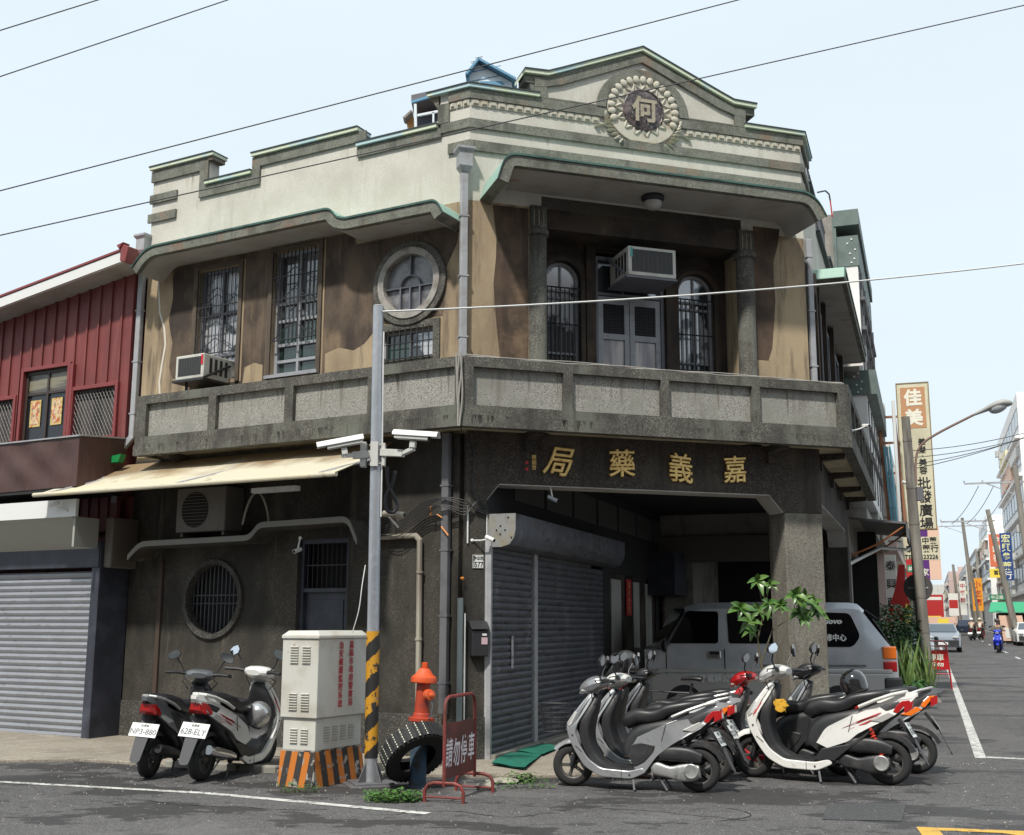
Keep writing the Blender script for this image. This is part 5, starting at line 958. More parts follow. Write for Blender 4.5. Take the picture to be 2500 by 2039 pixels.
redl = mat('red_lamp_lens', (.35, .008, .008), .12, coat=.8); oral = mat('orange_lamp_lens', (.75, .16, .01), .15, coat=.8); clearl = mat('clear_lamp_lens', (.45, .44, .42), .08, .2, coat=1.0); plate_m = mat('white_plate', (.70, .72, .70), .5); plate_t = mat('plate_lettering', (.10, .11, .12), .5); mirr = mat('mirror_glass', (.75, .78, .82), .03, 1.0); decal_r = mat('red_decal', (.42, .02, .02), .4); foam = mat('worn_footboard', (.25, .16, .09), .8)
fl_m = mat('mudflap_rubber', (.07, .07, .075), .7)
def sel(c, hw, hh, t, e=.55, n=20):
    """superellipse section round c, t = direction in the xz plane"""
    t = Vector((t[0], 0, t[1])).normalized(); u = Vector((0, 1, 0)); v = t.cross(u); out = []
    for k in range(n):
        a = 2*math.pi*k/n; ca, sa = math.cos(a), math.sin(a)
        out.append(Vector((c[0], 0, c[1]))+u*hw*math.copysign(abs(ca)**e, ca)+v*hh*math.copysign(abs(sa)**e, sa))
    return out
def spine(mb, st, e=.55, sub=3, n=20):
    """st: list of (x, z, half width, half height); sections perpendicular to the spine"""
    P = []
    m = len(st)
    for i in range(m-1):
        p0, p1, p2, p3 = st[max(i-1, 0)], st[i], st[i+1], st[min(i+2, m-1)]
        for k in range(sub):
            t = k/sub; P.append(tuple(.5*((2*b)+(-a+c)*t+(2*a-5*b+4*c-d)*t*t+(-a+3*b-3*c+d)*t**3) for a, b, c, d in zip(p0, p1, p2, p3)))
    P.append(st[-1]); R = []
    for i, p in enumerate(P):
        a, b = P[max(i-1, 0)], P[min(i+1, len(P)-1)]; t = (b[0]-a[0], b[1]-a[1])
        R.append(sel(p, p[2], p[3], t, e, n))
    return mb.loft(R)
def wheel(T, x, r, w, rim_m, spk=5, steer=0.0, y=0.0):
    RM = Matrix.Translation((x, y, r)) @ Matrix.Rotation(steer, 4, 'Z') @ Matrix.Rotation(RD(90), 4, 'X')
    mb = MB(RM); ri = r-.075; pr = [(ri, -w*.42), (r-.04, -w*.5), (r-.012, -w*.38), (r, 0), (r-.012, w*.38), (r-.04, w*.5), (ri, w*.42), (ri-.004, 0)]
    mb.lathe(pr, seg=32, closed=True); o = part('wheel', mb, tyre_m, T, smooth=True, sharp=60)
    mb = MB(RM); mb.lathe([(ri+.003, -w*.36), (ri-.012, -w*.30), (ri-.012, w*.30), (ri+.003, w*.36), (ri+.006, 0)], seg=28, closed=True); mb.lathe([(.035, -w*.45), (.04, 0), (.035, w*.45)], seg=14)
    for k in range(spk): mb.box((.02, -.016, -w*.16), (ri-.008, .016, w*.16), Matrix.Rotation(2*math.pi*k/spk, 4, 'Z'))
    part('rim', mb, rim_m, o, bevel=.003); return o
def scooter(label, pos, fwd, body, accent=blkp, sc=1.0, lean=0.0, group='parked scooters', plate='', name='parked_scooter', rack=True, shock=None, tail=redl, mirrors=True, muffler=False, head=None, wind=False, decal=None, basket=False, shieldc=None, flap=True, steer=0.0, seatc=seat_m, simple=False, stand=True, engine_m=alloy):
    fwd = Vector((fwd[0], fwd[1], 0)); T = thing(name, label, 'scooter', pos, math.atan2(fwd.y, fwd.x), group, local=True); T.scale = (sc, sc, sc); T.rotation_euler[0] = lean
    sc_ = shieldc or body
    wheel(T, .64, .205, .10, alloy if simple else rimd, 5, steer); wheel(T, -.63, .210, .11, rimd, 5)
    # fork and front mudguard
    mb = MB(); [mb.tube([(.64, s*.07, .2), (.585, s*.06, .40), (.52, s*.03, .6)], .022, 8) for s in (-1, 1)]; part('fork', mb, blkp, T, smooth=True)
    mb = MB(); R = []
    for k in range(9):
        a = RD(38+k*15.5); R.append([Vector((.635+.245*math.cos(a)*q, y, .21+.245*math.sin(a)*q)) for y, q in ((-.075, .84), (-.07, .97), (-.035, 1.05), (.035, 1.05), (.07, .97), (.075, .84), (.06, .9), (0, .99), (-.06, .9))])
    mb.loft(R); part('front_mudguard', mb, sc_, T, smooth=True, sharp=55)
    # angular front shield with a centre ridge
    def vring(xf, z, w, back, th=.03):
        o = [(-w, -back), (-w*.62, -back*.35), (-w*.22, -.008), (w*.22, -.008), (w*.62, -back*.35), (w, -back)]
        return [Vector((xf+d, y, z-d*.25)) for y, d in o]+[Vector((xf+d-th, y*.94, z-d*.25+th*.2)) for y, d in o[::-1]]
    mb = MB(); mb.loft([vring(*q) for q in ((.44, .935, .085, .03), (.53, .84, .13, .06), (.635, .71, .175, .09), (.715, .60, .19, .115), (.715, .54, .175, .12), (.675, .46, .15, .11), (.62, .385, .12, .10))]); fs_ = part('front_shield', mb, sc_, T, smooth=True, sharp=22)
    # side plates: outline in the xz plane, y of the outer face may vary along x
    def plates(name, poly, yo, th, m, par=None, bevel=.008):
        for s in (-1, 1):
            mb = MB(); mb.prism(poly, lambda x, z: Vector((x, s*(yo(x, z) if callable(yo) else yo), z)), lambda x, z: Vector((x, s*((yo(x, z) if callable(yo) else yo)-th), z))); o = part(name, mb, m, par or T, bevel=bevel)
        return o
    plates('side_rail', rr([(.43, .93), (.52, .82, .04), (.635, .66, .04), (.665, .575, .03), (.635, .46, .05), (.565, .33, .06), (.47, .20, .06), (.31, .115, .06), (.0, .105, .05), (-.15, .175, .03), (-.11, .215, .02), (.02, .18, .04), (.31, .195, .05), (.44, .28, .05), (.53, .41, .05), (.575, .53, .04), (.54, .63, .04), (.44, .79, .04), (.40, .88)]), lambda x, z: .184-.30*max(0, z-.62), .045, sc_)
    mb = MB(); spine(mb, [(.385, .90, .06, .03), (.42, .79, .11, .045), (.475, .66, .15, .06), (.495, .53, .155, .06), (.46, .39, .15, .05), (.37, .265, .15, .04), (.2, .185, .16, .035), (-.12, .185, .16, .04)], .42); part('inner_shield', mb, accent, T, smooth=True)
    mb = MB(); [mb.box((.30-.09*i, -.15, .225), (.35-.09*i, .15, .234)) for i in range(4)]; part('footboard_rib', MB().box((-.02, -.155, .205), (.28, .155, .228)), foam if wind else blkp, T)
    plates('turn_signal', [(.585, .735), (.655, .62), (.64, .575), (.575, .635), (.545, .70)], lambda x, z: .190-.30*max(0, z-.62), .03, clearl, fs_, .005)
    # handlebar cowl
    H = Matrix.Translation((.40, 0, 0)) @ Matrix.Rotation(steer, 4, 'Z') @ Matrix.Translation((-.40, 0, 0))
    mb = MB(H); spine(mb, [(.27, 1.015, .09, .03), (.32, 1.02, .16, .055), (.39, 1.01, .175, .075), (.46, .985, .15, .075), (.53, .955, .09, .05), (.565, .94, .035, .02)], .75, 2, 12); hc = part('handlebar_cowl', mb, head or body, T, smooth=True, sharp=24)
    mb = MB(H); mb.loft([[Vector((x, y*w, z)) for y, z, x in ((-1, .93+a, .545-b), (-.5, .90+a, .575-b), (.5, .90+a, .575-b), (1, .93+a, .545-b), (.55, .985+a, .535-b), (-.55, .985+a, .535-b))] for a, b, w in ((0, .0, .085), (.004, .05, .10))]); part('headlight', mb, clearl, hc)
    mb = MB(H); mb.box((.27, -.10, 1.03), (.36, .10, 1.075), Matrix.Rotation(RD(4), 4, 'Y')); part('instrument_panel', mb, blkp, hc, bevel=.015)
    mb = MB(H); mb.tube([(.26, -.37, 1.03), (.30, -.24, 1.035), (.35, -.1, 1.02), (.35, .1, 1.02), (.30, .24, 1.035), (.26, .37, 1.03)], [.019, .019, .022, .022, .019, .019], 8); [mb.tube([(.33, s*.17, 1.045), (.40, s*.24, 1.03), (.36, s*.36, 1.005)], .006, 5) for s in (-1, 1)]; part('handlebar', mb, blkp, T, smooth=True)
    mb = MB(H); [mb.tube([(.33, y, 1.0), (.44, y*1.6, .93), (.43, y, .84)], .006, 5) for y in (-.12, .06, .13)]; part('brake_cable', mb, blkp, T)
    if mirrors:
        for s in (-1, 1):
            mb = MB(H); mb.tube([(.34, s*.17, 1.03), (.36, s*.22, 1.11), (.33, s*.27, 1.19)], .008, 6); MM = Matrix.Translation((.325, s*.30, 1.225)) @ Matrix.Rotation(s*RD(-14), 4, 'Z') @ Matrix.Rotation(s*RD(-22), 4, 'X'); mb.loft([[MM @ Vector((x, y*k, z*k)) for y, z in ((-.085, -.01), (-.05, -.045), (.04, -.045), (.085, -.01), (.08, .035), (.02, .052), (-.06, .045))] for x, k in ((-.012, 1), (.006, .98), (.026, .6))]); m_ = part('mirror', mb, blkp, T, smooth=True, sharp=40)
            mb = MB(); mb.loft([[MM @ Vector((x, y*k, z*k)) for y, z in ((-.085, -.01), (-.05, -.045), (.04, -.045), (.085, -.01), (.08, .035), (.02, .052), (-.06, .045))] for x, k in ((-.0145, .9), (-.011, .9))]); part('mirror_glass', MB(H).add(mb.v, mb.f), mirr, m_)
    if wind:
        mb = MB(H); R = [[Vector((x-.0, y*w, z)) for y in (-1, -.6, 0, .6, 1)]+[Vector((x-.012, y*w, z)) for y in (1, .6, 0, -.6, -1)] for x, z, w in ((.52, .97, .13), (.48, 1.06, .15), (.41, 1.16, .13), (.37, 1.20, .06))]; mb.loft(R); part('windscreen', mb, mat('smoked_screen', (.02, .02, .02), .1, coat=1), T, smooth=True)
    # body: dark core, painted side plates, tail
    mb = MB(); spine(mb, [(.02, .30, .12, .12), (-.08, .40, .14, .20), (-.24, .47, .15, .20), (-.42, .55, .15, .15), (-.60, .65, .12, .10), (-.76, .725, .08, .06), (-.84, .76, .05, .035)], .45, 3, 20); part('body_core', mb, accent, T, smooth=True)
    yb = lambda x, z: .178-.10*max(0, (-x-.42)/.45)-.03*max(0, (z-.6)/.2)
    bd_ = plates('body_panel', rr([(-.06, .50), (-.30, .615, .05), (-.62, .75, .05), (-.88, .83, .03), (-.85, .765, .03), (-.68, .60, .05), (-.42, .455, .06), (-.25, .33, .05), (-.13, .17, .03), (-.05, .16, .02), (-.01, .26, .03), (-.01, .42, .03)] if not decal else [(.0, .36), (-.09, .50, .05), (-.36, .64, .05), (-.66, .775, .05), (-.93, .845, .03), (-.88, .775, .03), (-.72, .635, .05), (-.52, .53, .06), (-.38, .455, .04), (-.30, .385, .03), (-.10, .315, .03)]), yb, .045, body)
    mb = MB(); mb.loft([[Vector((x, y*w, z)) for y, z in ((-1, zb), (-.8, zt), (.8, zt), (1, zb))] for x, w, zb, zt in ((-.56, .10, .74, .80), (-.72, .085, .77, .825), (-.86, .055, .79, .85), (-.92, .03, .81, .845))]); part('tail_cowl', mb, body, T, smooth=True, sharp=25)
    plates('knee_panel', rr([(.0, .43), (-.11, .455, .03), (-.24, .43, .03), (-.22, .37, .03), (-.13, .27, .03), (-.03, .22, .02), (.03, .32, .03)]), .186, .05, accent) if not decal else plates('under_panel', [(.03, .20), (-.16, .20), (-.28, .30), (-.42, .40), (-.52, .50), (-.30, .36), (-.05, .31)], .183, .04, accent)
    mb = MB(); spine(mb, [(.09, .60, .09, .05), (.05, .655, .125, .075), (-.05, .70, .145, .075), (-.18, .70, .15, .07), (-.27, .725, .15, .065), (-.34, .765, .15, .06), (-.50, .80, .135, .055), (-.62, .825, .10, .04), (-.68, .835, .06, .02)], .6, 3, 22); part('seat', mb, seatc, T, smooth=True)
    for s in (-1, 1):
        [part('panel_gap', MB().bar(a, b, .004, .005), dark, T) for a, b in (((.50, s*.1865, .345), (.57, s*.1865, .40)), ((.10, s*.1845, .112), (.10, s*.1845, .19)), ((-.30, s*.180, .47), (-.34, s*.179, .62)))]
        [part('panel_screw', MB().tube([(x, s*.180, z), (x, s*.190, z)], .009, 8), blkp, T) for x, z in ((.60, .50), (.02, .145))]
    if rack:
        mb = MB()
        for s in (-1, 1): mb.tube([(-.40, s*.165, .70), (-.55, s*.16, .765), (-.70, s*.12, .82), (-.80, s*.07, .845), (-.82, 0, .85)], .017, 8)
        part('grab_rail', mb, wh_metal if body is whp else alloy, T, smooth=True)
    plates('tail_light', [(-.85, .775), (-.74, .65), (-.70, .665), (-.73, .72), (-.78, .765)], lambda x, z: yb(x, z)+.006, .06, tail, None, .006)
    mb = MB(); mb.loft([[Vector((x, y*w, z)) for y, z in ((-1, z0), (1, z0), (.8, z1), (-.8, z1))] for x, w, z0, z1 in ((-.80, .10, .66, .75), (-.87, .06, .70, .775))]); part('stop_lamp', mb, redl, T)
    plates('rear_indicator', [(-.72, .635), (-.66, .66), (-.50, .58), (-.60, .565)], lambda x, z: yb(x, z)+.005, .03, clearl if tail is redl else oral, None, .005)
    # rear mudguard and plate
    mb = MB(); R = []
    for k in range(8):
        a = RD(60+k*14); R.append([Vector((-.63+.27*math.cos(a)*q, y, .21+.27*math.sin(a)*q)) for y, q in ((-.075, .85), (-.07, 1.0), (.07, 1.0), (.075, .85), (.06, .93), (-.06, .93))])
    mb.loft(R); mb.bar((-.74, 0, .60), (-.86, 0, .44), .14, .03); 
    part('rear_mudguard', mb, blkp, T, smooth=True, sharp=50)
    if flap: mb = MB(); mb.prism([(-.07, 0), (.07, 0), (.055, -.24), (.03, -.27), (-.03, -.27), (-.055, -.24)], lambda y, z: Vector((-.86+z*.42, y, .44+z*.9)), lambda y, z: Vector((-.872+z*.42, y, .436+z*.9))); part('mudflap', mb, fl_m, T)
    PM = Matrix.Translation((-.84, 0, .505)) @ Matrix((Vector((0, -1, 0)), Vector((.5, 0, .866)), Vector((-.866, 0, .5)))).transposed().to_4x4()
    mb = MB(PM); mb.box((-.15, -.075, 0), (.15, .075, .003)); pp = part('license_plate', mb, plate_m, T, bevel=.002)
    if plate: mb = MB(); text(mb, plate, .085, .0005, PM @ Matrix.Translation((0, -.018, .0045)), .001, .95); text(mb, '台灣省', .03, .0005, PM @ Matrix.Translation((0, .048, .0045)), .0005); part('plate_lettering', mb, plate_t, pp)
    # engine
    mb = MB(); spine(mb, [(-.19, .20, .035, .035), (-.24, .21, .045, .065), (-.36, .185, .045, .055), (-.47, .18, .05, .08), (-.58, .19, .05, .085), (-.66, .20, .04, .055)], .5)
    mb.v = [v+Vector((0, .115, 0)) for v in mb.v]; en = part('engine_case', mb, engine_m, T, smooth=True)
    mb = MB(Matrix.Translation((-.585, .165, .20)) @ Matrix.Rotation(RD(-90), 4, 'X')); mb.lathe([(.07, 0), (.07, .018), (.062, .024), (.045, .02), (1e-4, .022)], seg=20); part('clutch_cover', mb, alloy, en, smooth=True)
    mb = MB(); spine(mb, [(-.27, .34, .05, .05), (-.36, .355, .06, .07), (-.55, .35, .06, .07), (-.68, .32, .045, .045)], .6); mb.v = [v+Vector((0, .12, 0)) for v in mb.v]; part('air_filter', mb, blkp, T, smooth=True)
    mb = MB(); mb.tube([(-.35, -.02, .30), (-.20, -.06, .22), (-.30, -.13, .17)], .03, 8); mb.box((-.30, -.07, .20), (-.05, .07, .34)); part('engine_block', mb, blkp, T)
    mb = MB(); spine(mb, [(-.30, .22, .04, .035), (-.42, .25, .05, .05), (-.66, .30, .055, .055), (-.80, .33, .04, .045)], .9); mb.v = [v+Vector((0, -.16, 0)) for v in mb.v]; part('muffler', mb, chrome if muffler else blkp, T, smooth=True)
    mb = MB()
    for k in range(9): mb.lathe([(.020, 0), (.030, .008), (.020, .016)], Matrix.Translation(Vector((-.60, .14, .24)).lerp(Vector((-.50, .14, .48)), k/9)) @ Matrix.Rotation(RD(22), 4, 'Y'), 12)
    mb.tube([(-.61, .14, .2), (-.49, .14, .52)], .017, 8); part('shock_absorber', mb, shock or black_i, T, smooth=True)
    if stand:
        mb = MB(); mb.tube([(.0, .13, .16), (-.03, .20, .03), (-.04, .22, .005)], .011, 6); mb.tube([(-.25, .10, .14), (-.34, .12, .01)], .012, 6); mb.tube([(-.25, -.10, .14), (-.34, -.12, .01)], .012, 6); part('kickstand', mb, pipe_d, T)
    if decal:
        for s in (-1, 1):
            for q in ([(-.24, .50), (-.42, .585), (-.60, .66), (-.56, .63), (-.40, .56)], [(-.30, .49), (-.48, .575), (-.62, .64), (-.46, .55)]): mb = MB(); mb.prism(q, lambda x, z: Vector((x, s*(yb(x, z)+.002), z)), lambda x, z: Vector((x, s*(yb(x, z)-.004), z))); part('decal_stripe', mb, decal, bd_)
            mb = MB(); mb.prism([(.50, .82), (.56, .72), (.575, .66), (.60, .58), (.57, .62), (.52, .70)], lambda x, z: Vector((x, s*(.1875-.30*max(0, z-.62)), z)), lambda x, z: Vector((x, s*(.17-.30*max(0, z-.62)), z))); part('shield_decal', mb, decal, fs_)
    if basket:
        mb = MB(); cx, z0 = .83, .52
        for k in range(7):
            z = z0+.28*k/6; a_ = .11+.04*k/6; b_ = .13+.05*k/6; q = [(cx+a_*math.copysign(abs(math.cos(t))**.6, math.cos(t)), b_*math.copysign(abs(math.sin(t))**.6, math.sin(t)), z) for t in [2*math.pi*i/20 for i in range(21)]]; mb.tube(q, .004 if 0 < k < 6 else .007, 4)
        for i in range(20):
            t = 2*math.pi*i/20; f = lambda a_, b_, z: (cx+a_*math.copysign(abs(math.cos(t))**.6, math.cos(t)), b_*math.copysign(abs(math.sin(t))**.6, math.sin(t)), z); mb.tube([f(.11, .13, z0), f(.15, .18, z0+.28)], .0035, 4)
        for i in range(8): mb.tube([(cx-.11+.0275*i, -.13, z0), (cx-.11+.0275*i, .13, z0)], .0035, 4)
        part('wire_basket', mb, black_i, T)
    return T
def helmet(label, M, shell, visor=True):
    T = thing('helmet', label, 'helmet', M.translation, 0, None); mb = MB(M); mb.lathe([(.115, -.10), (.13, -.05), (.135, .02), (.12, .08), (.085, .12), (.04, .14), (1e-4, .145)], seg=24); part('shell', mb, shell, T, smooth=True)
    if visor:
        mb = MB(M); R = [[Vector((.138*math.cos(a)*q, .138*math.sin(a)*q, z)) for a in [RD(-60+15*i) for i in range(9)]]+[Vector((.128*math.cos(a)*q, .128*math.sin(a)*q, z)) for a in [RD(60-15*i) for i in range(9)]] for z, q in ((-.06, 1.03), (0, 1.04), (.05, 1.0))]; mb.loft(R); part('visor', mb, mat('smoked_visor', (.03, .03, .035), .08, coat=1), T, smooth=True)
    mb = MB(M); mb.lathe([(.12, -.105), (.128, -.10), (.128, -.09), (.118, -.095)], seg=24, closed=True); part('rim_trim', mb, blkp, T); return T
# silver one in front
def mid(a, b): return ((a[0]+b[0])/2, (a[1]+b[1])/2, 0)
fA, rA = (.62, 12.02), (1.84, 11.60); dA = (fA[0]-rA[0], fA[1]-rA[1])
SA = scooter('silver scooter with a wire basket, nearest of the front row', mid(fA, rA), dA, sil, plate='E6X-888', basket=True, steer=RD(10), lean=RD(3))
mb = MB(); mb.tube([(0, 0, 0), (.1, 0, 0)], .001, 3)
oB = (.36, .78); SC_ = scooter('white and silver scooter with a dark windscreen, directly behind the silver one', (mid(fA, rA)[0]+oB[0]-.08, mid(fA, rA)[1]+oB[1], 0), (dA[0], dA[1]+.05), sil, head=whp, wind=True, plate='DZX-159', steer=RD(-6), tail=oral, lean=RD(3))
SD = scooter('black scooter with red side panels, third from the camera', (mid(fA, rA)[0]+.42, mid(fA, rA)[1]+1.52, 0), (dA[0], dA[1]+.1), blkp, head=blkp, shieldc=redp, plate='CKD-226', lean=RD(3), engine_m=blkp)
fB, rB = (2.58, 12.74), (3.87, 12.14)
SB = scooter('white scooter with red flashes and a black helmet on its seat', mid(fB, rB), (fB[0]-rB[0], fB[1]-rB[1]), whp, sc=1.09, engine_m=blkp, plate='LHF-355', shock=mat('red_spring', (.50, .05, .03), .4), decal=decal_r, steer=RD(-8), lean=RD(3))
SE = scooter('red underbone scooter between the white and the silver ones', (3.0, 13.14, 0), (-.92, .40), blkp, sc=1.0, shieldc=redp, head=redp, plate='BPC-431', lean=RD(2), engine_m=blkp)
SF = scooter('dark grey scooter with big orange and red tail lamps behind the white one', (3.80, 13.30, 0), (-1.25, .42), gryp, sc=1.08, head=blkp, tail=oral, plate='XJ7-206', lean=RD(3), engine_m=blkp)
SI = scooter('black scooter deepest in the row, against the plant stems', (1.95, 14.0, 0), (dA[0], dA[1]+.2), blkp, head=blkp, shieldc=gryp, plate='M3K-507', lean=RD(3), engine_m=blkp, steer=RD(15))
SG = scooter('grey scooter parked nearest the roller shutter on the left', (-3.70, 13.14, 0), (.20, 1.2), gryp, plate='NP3-880', head=gryp, sc=1.0, lean=RD(4), steer=RD(12))
SH = scooter('white scooter with a chrome exhaust beside the street cabinet', (-3.02, 12.93, 0), (.34, 1.2), whp, plate='628-ELY', muffler=True, decal=decal_r, sc=1.04, lean=RD(4), steer=RD(-10))
def on(T, x, y, z, extra=Matrix()):
    k = T.scale[0]; M = Matrix.Translation(T.location) @ Matrix.Rotation(T.rotation_euler[2], 4, 'Z') @ Matrix.Rotation(T.rotation_euler[0], 4, 'X'); return M @ Matrix.Translation((x*k, y*k, z*k)) @ extra
helmet('black full-face helmet resting on the white scooter seat', on(SB, -.34, 0, .915, Matrix.Rotation(RD(20), 4, 'Y')), mat('black_helmet', (.012, .012, .013), .12, coat=1.0))
helmet('grey open-face helmet hung on the handlebar of the third scooter', on(SD, .36, .06, 1.16, Matrix.Rotation(RD(160), 4, 'Z')), mat('grey_helmet', (.05, .05, .052), .35, coat=.4))
helmet('silver half helmet hanging under the seat of the white scooter on the left', on(SH, .14, -.16, .60, Matrix.Rotation(RD(40), 4, 'X')), mat('silver_helmet', (.5, .5, .5), .2, .7), False)
mb = MB(on(SB, .33, .16, .70)); random.seed(5)
R = []
for j in range(7):
    R.append([Vector(((.07+.02*math.sin(k*2.3+j))*math.cos(2*math.pi*k/10)*(1-.3*abs(j-3)/3), (.05+.012*math.sin(k*3+j*1.3))*math.sin(2*math.pi*k/10), .05-j*.02+.012*math.sin(k*1.9+j))) for k in range(10)])
mb.loft(R); single('yellow_rag', mb, mat('yellow_cloth', (.70, .38, .03), .8), 'crumpled yellow rag hanging from the hook of the white scooter', 'rag', smooth=True, sharp=60)
# bicycle handlebar-ish black seat of a bicycle behind
T = thing('parked_bicycle', 'black bicycle leaning behind the scooters, only its saddle and bars showing', 'bicycle', (2.0, 14.7, 0), RD(160), None, local=True)
mb = MB(); spine(mb, [(-.38, .93, .08, .035), (-.28, .94, .07, .03), (-.12, .93, .02, .02)], .8); part('saddle', mb, seat_m, T, smooth=True)
for x in (-.52, .52):
    mb = MB(Matrix.Translation((x, 0, .31)) @ Matrix.Rotation(RD(90), 4, 'X')); mb.lathe([(.29, -.018), (.31, -.012), (.31, .012), (.29, .018)], seg=28, closed=True)
    for k in range(12): mb.tube([(0, 0, 0), (.29*math.cos(k*math.pi/6), .29*math.sin(k*math.pi/6), 0)], .002, 3)
    part('wheel', mb, tyre_m, T)
mb = MB(); [mb.tube(p, .015, 8) for p in (((-.52, 0, .31), (-.1, 0, .28), (-.26, 0, .88)), ((-.1, 0, .28), (.36, 0, .78), (-.22, 0, .76)), ((.52, 0, .31), (.36, 0, .78), (.33, 0, .98)), ((-.52, 0, .31), (-.24, 0, .78)))]; part('frame', mb, blkp, T)
mb = MB(); mb.tube([(.24, -.30, 1.03), (.34, -.12, 1.0), (.34, .12, 1.0), (.24, .30, 1.03)], .014, 8); part('handlebar', mb, blkp, T)
# ------------------------------------------------------------------ van
vanp = mat('silver_van_paint', (.42, .44, .47), .3, .25, coat=.6, layers=[((.30, .32, .35), 1.5, .45, .7)]); vanl = mat('pale_van_lower_paint', (.46, .46, .455), .3, .4, coat=.5); vglass = mat('tinted_van_glass', (.003, .003, .004), .03, spec=.12)
VY, VX0, VX1 = 18.9, 2.15, 6.22      # near side plane and ends; the van faces left
T = thing('parked_van', 'silver van parked crosswise under the arcade with black side windows', 'van', ((VX0+VX1)/2, VY+.8, gz(0, VY)), 0); g0_ = gz(0, VY)
# cross-sections along x, from nose (left) to tail (right)
def vsec(x, zt, zb, tumble=.13, w=.80):
    yc = VY+w
    half = [(-w+.03, zb), (-w, zb+.10), (-w, .82), (-w+.012, 1.16), (-w+tumble*.5+.006, (1.16+zt-.10)/2 if zt > 1.3 else zb+.95*(zt-zb)), (-w+tumble, max(1.19, zt-.10) if zt > 1.3 else zt-.02), (-w+tumble+.10, zt)]
    pts = half+[(-y, z) for y, z in half[::-1]]
    return [Vector((x, yc+y, z+g0_)) for y, z in pts]
prof = [(VX0, .80, .45), (VX0+.03, .98, .30), (VX0+.10, 1.14, .26), (VX0+.33, 1.25, .26), (VX0+.68, 1.84, .26), (VX0+.95, 1.91, .26), (VX0+2.2, 1.93, .26), (VX0+3.4, 1.92, .26), (VX1-.55, 1.90, .27), (VX1-.46, 1.82, .27)]
mb = MB(); mb.loft([vsec(x, zt, zb) for x, zt, zb in prof]+[vsec(VX1-.05, 1.20, .30, .08), vsec(VX1, 1.0, .36, .06, .78)])
VB = part('body', mb, vanp, T, smooth=True, sharp=28)
def yside(z): return VY+(.012*(z-.82)/.34 if z < 1.16 else .012+.118*(z-1.16)/.65)
def vpoly(mb, pts, off=.012, th=.02, r=.05):
    q = []
    n = len(pts)
    for i in range(n):
        a, b, c = Vector(pts[i-1]), Vector(pts[i]), Vector(pts[(i+1) % n]); u = b+(a-b).normalized()*r; v = b+(c-b).normalized()*r
        for k in range(5): t = k/4; q.append(u*(1-t)**2+b*2*t*(1-t)+v*t*t)
    mb.prism([tuple(p) for p in q], lambda x, z: Vector((x, yside(z)-off, z+g0_)), lambda x, z: Vector((x, yside(z)+th, z+g0_)))
X = VX0
mb = MB(); vpoly(mb, [(X+.40, 1.26), (X+1.19, 1.26), (X+1.22, 1.77), (X+.71, 1.78)]); part('front_side_window', mb, vglass, T)
mb = MB(); vpoly(mb, [(X+1.36, 1.26), (X+2.45, 1.26), (X+2.45, 1.77), (X+1.36, 1.78)]); part('sliding_door_window', mb, vglass, T)
mb = MB(); vpoly(mb, [(X+2.58, 1.21), (X+3.36, 1.21), (X+3.50, 1.38), (X+3.36, 1.75), (X+2.58, 1.77)], r=.08); rw_ = part('rear_side_window', mb, vglass, T)
mb = MB(); MV = lambda x, z: Matrix.Translation((x, yside(z)-.016, z+g0_)) @ Matrix((Vector((1, 0, 0)), Vector((0, .12, 1)).normalized(), Vector((0, -1, .12)).normalized())).transposed().to_4x4()
text(mb, 'lenovo', .115, .001, MV(X+3.02, 1.62), .005, 1.25, .2); text(mb, '維修中心', .12, .001, MV(X+3.04, 1.36), .003, .95); part('window_lettering', mb, white_p, rw_)
mb = MB(); text(mb, '翊昇電腦公司', .13, .001, MV(X+1.10, .71) @ Matrix.Translation((0, 0, .006)), .001, .95, .1); part('door_lettering', mb, white_p, T)
mb = MB(); mb.box((X+.1, VY-.008, .28+g0_), (VX1-.12, VY+.05, .78+g0_)); mb.box((X+.1, VY-.014, .80+g0_), (VX1-.10, VY+.05, .86+g0_)); part('side_moulding', mb, vanl, T, bevel=.01)
mb = MB(); mb.box((X+1.9, VY-.018, .90+g0_), (X+3.55, VY+.03, .93+g0_)); part('slide_rail', mb, pipe_d, T)
mb = MB()
for a in (.34, 1.28, 2.51): mb.box((X+a, VY-.004, .3+g0_), (X+a+.012, VY+.02, 1.17+g0_))
part('door_gap', mb, dark, T)
mb = MB(); mb.box((X+1.02, VY-.022, 1.02+g0_), (X+1.22, VY+.01, 1.14+g0_)); part('door_handle', mb, chrome, T, bevel=.02); mb = MB(); mb.box((X+1.04, VY-.026, 1.085+g0_), (X+1.20, VY-.01, 1.13+g0_)); part('handle_recess', mb, dark, T)
for z0, z1, m_, nm in ((1.02, 1.22, oral, 'turn_lamp'), (.82, .99, redl, 'brake_lamp')):
    mb = MB(); mb.box((VX1-.24, VY-.012, z0+g0_), (VX1-.015, VY+.12, z1+g0_)); part('tail_light', mb, m_, T, bevel=.02)
mb = MB(); mb.box((VX1-.25, VY-.02, .42+g0_), (VX1+.06, VY+1.6, .74+g0_)); part('rear_bumper', mb, blkp, T, bevel=.04)
mb = MB(); R = [[Vector((x, y, z+g0_)) for x, z in ((VX1-.45, 1.78), (VX1-.42, 1.78), (VX1-.04, 1.22), (VX1-.07, 1.22))] for y in (VY+.15, VY+1.45)]; mb.loft(R); part('rear_window', mb, vglass, T)
mb = MB(); mb.tube([(VX1-.40, VY+.3, 1.80+g0_), (VX1-.22, VY+.25, 1.66+g0_), (VX1-.16, VY+.25, 1.70+g0_)], .012, 5); mb.tube([(VX1-.02, VY+.2, 1.2+g0_), (VX1-.30, VY+.25, 1.66+g0_)], .010, 5); part('rear_wiper', mb, blkp, T)
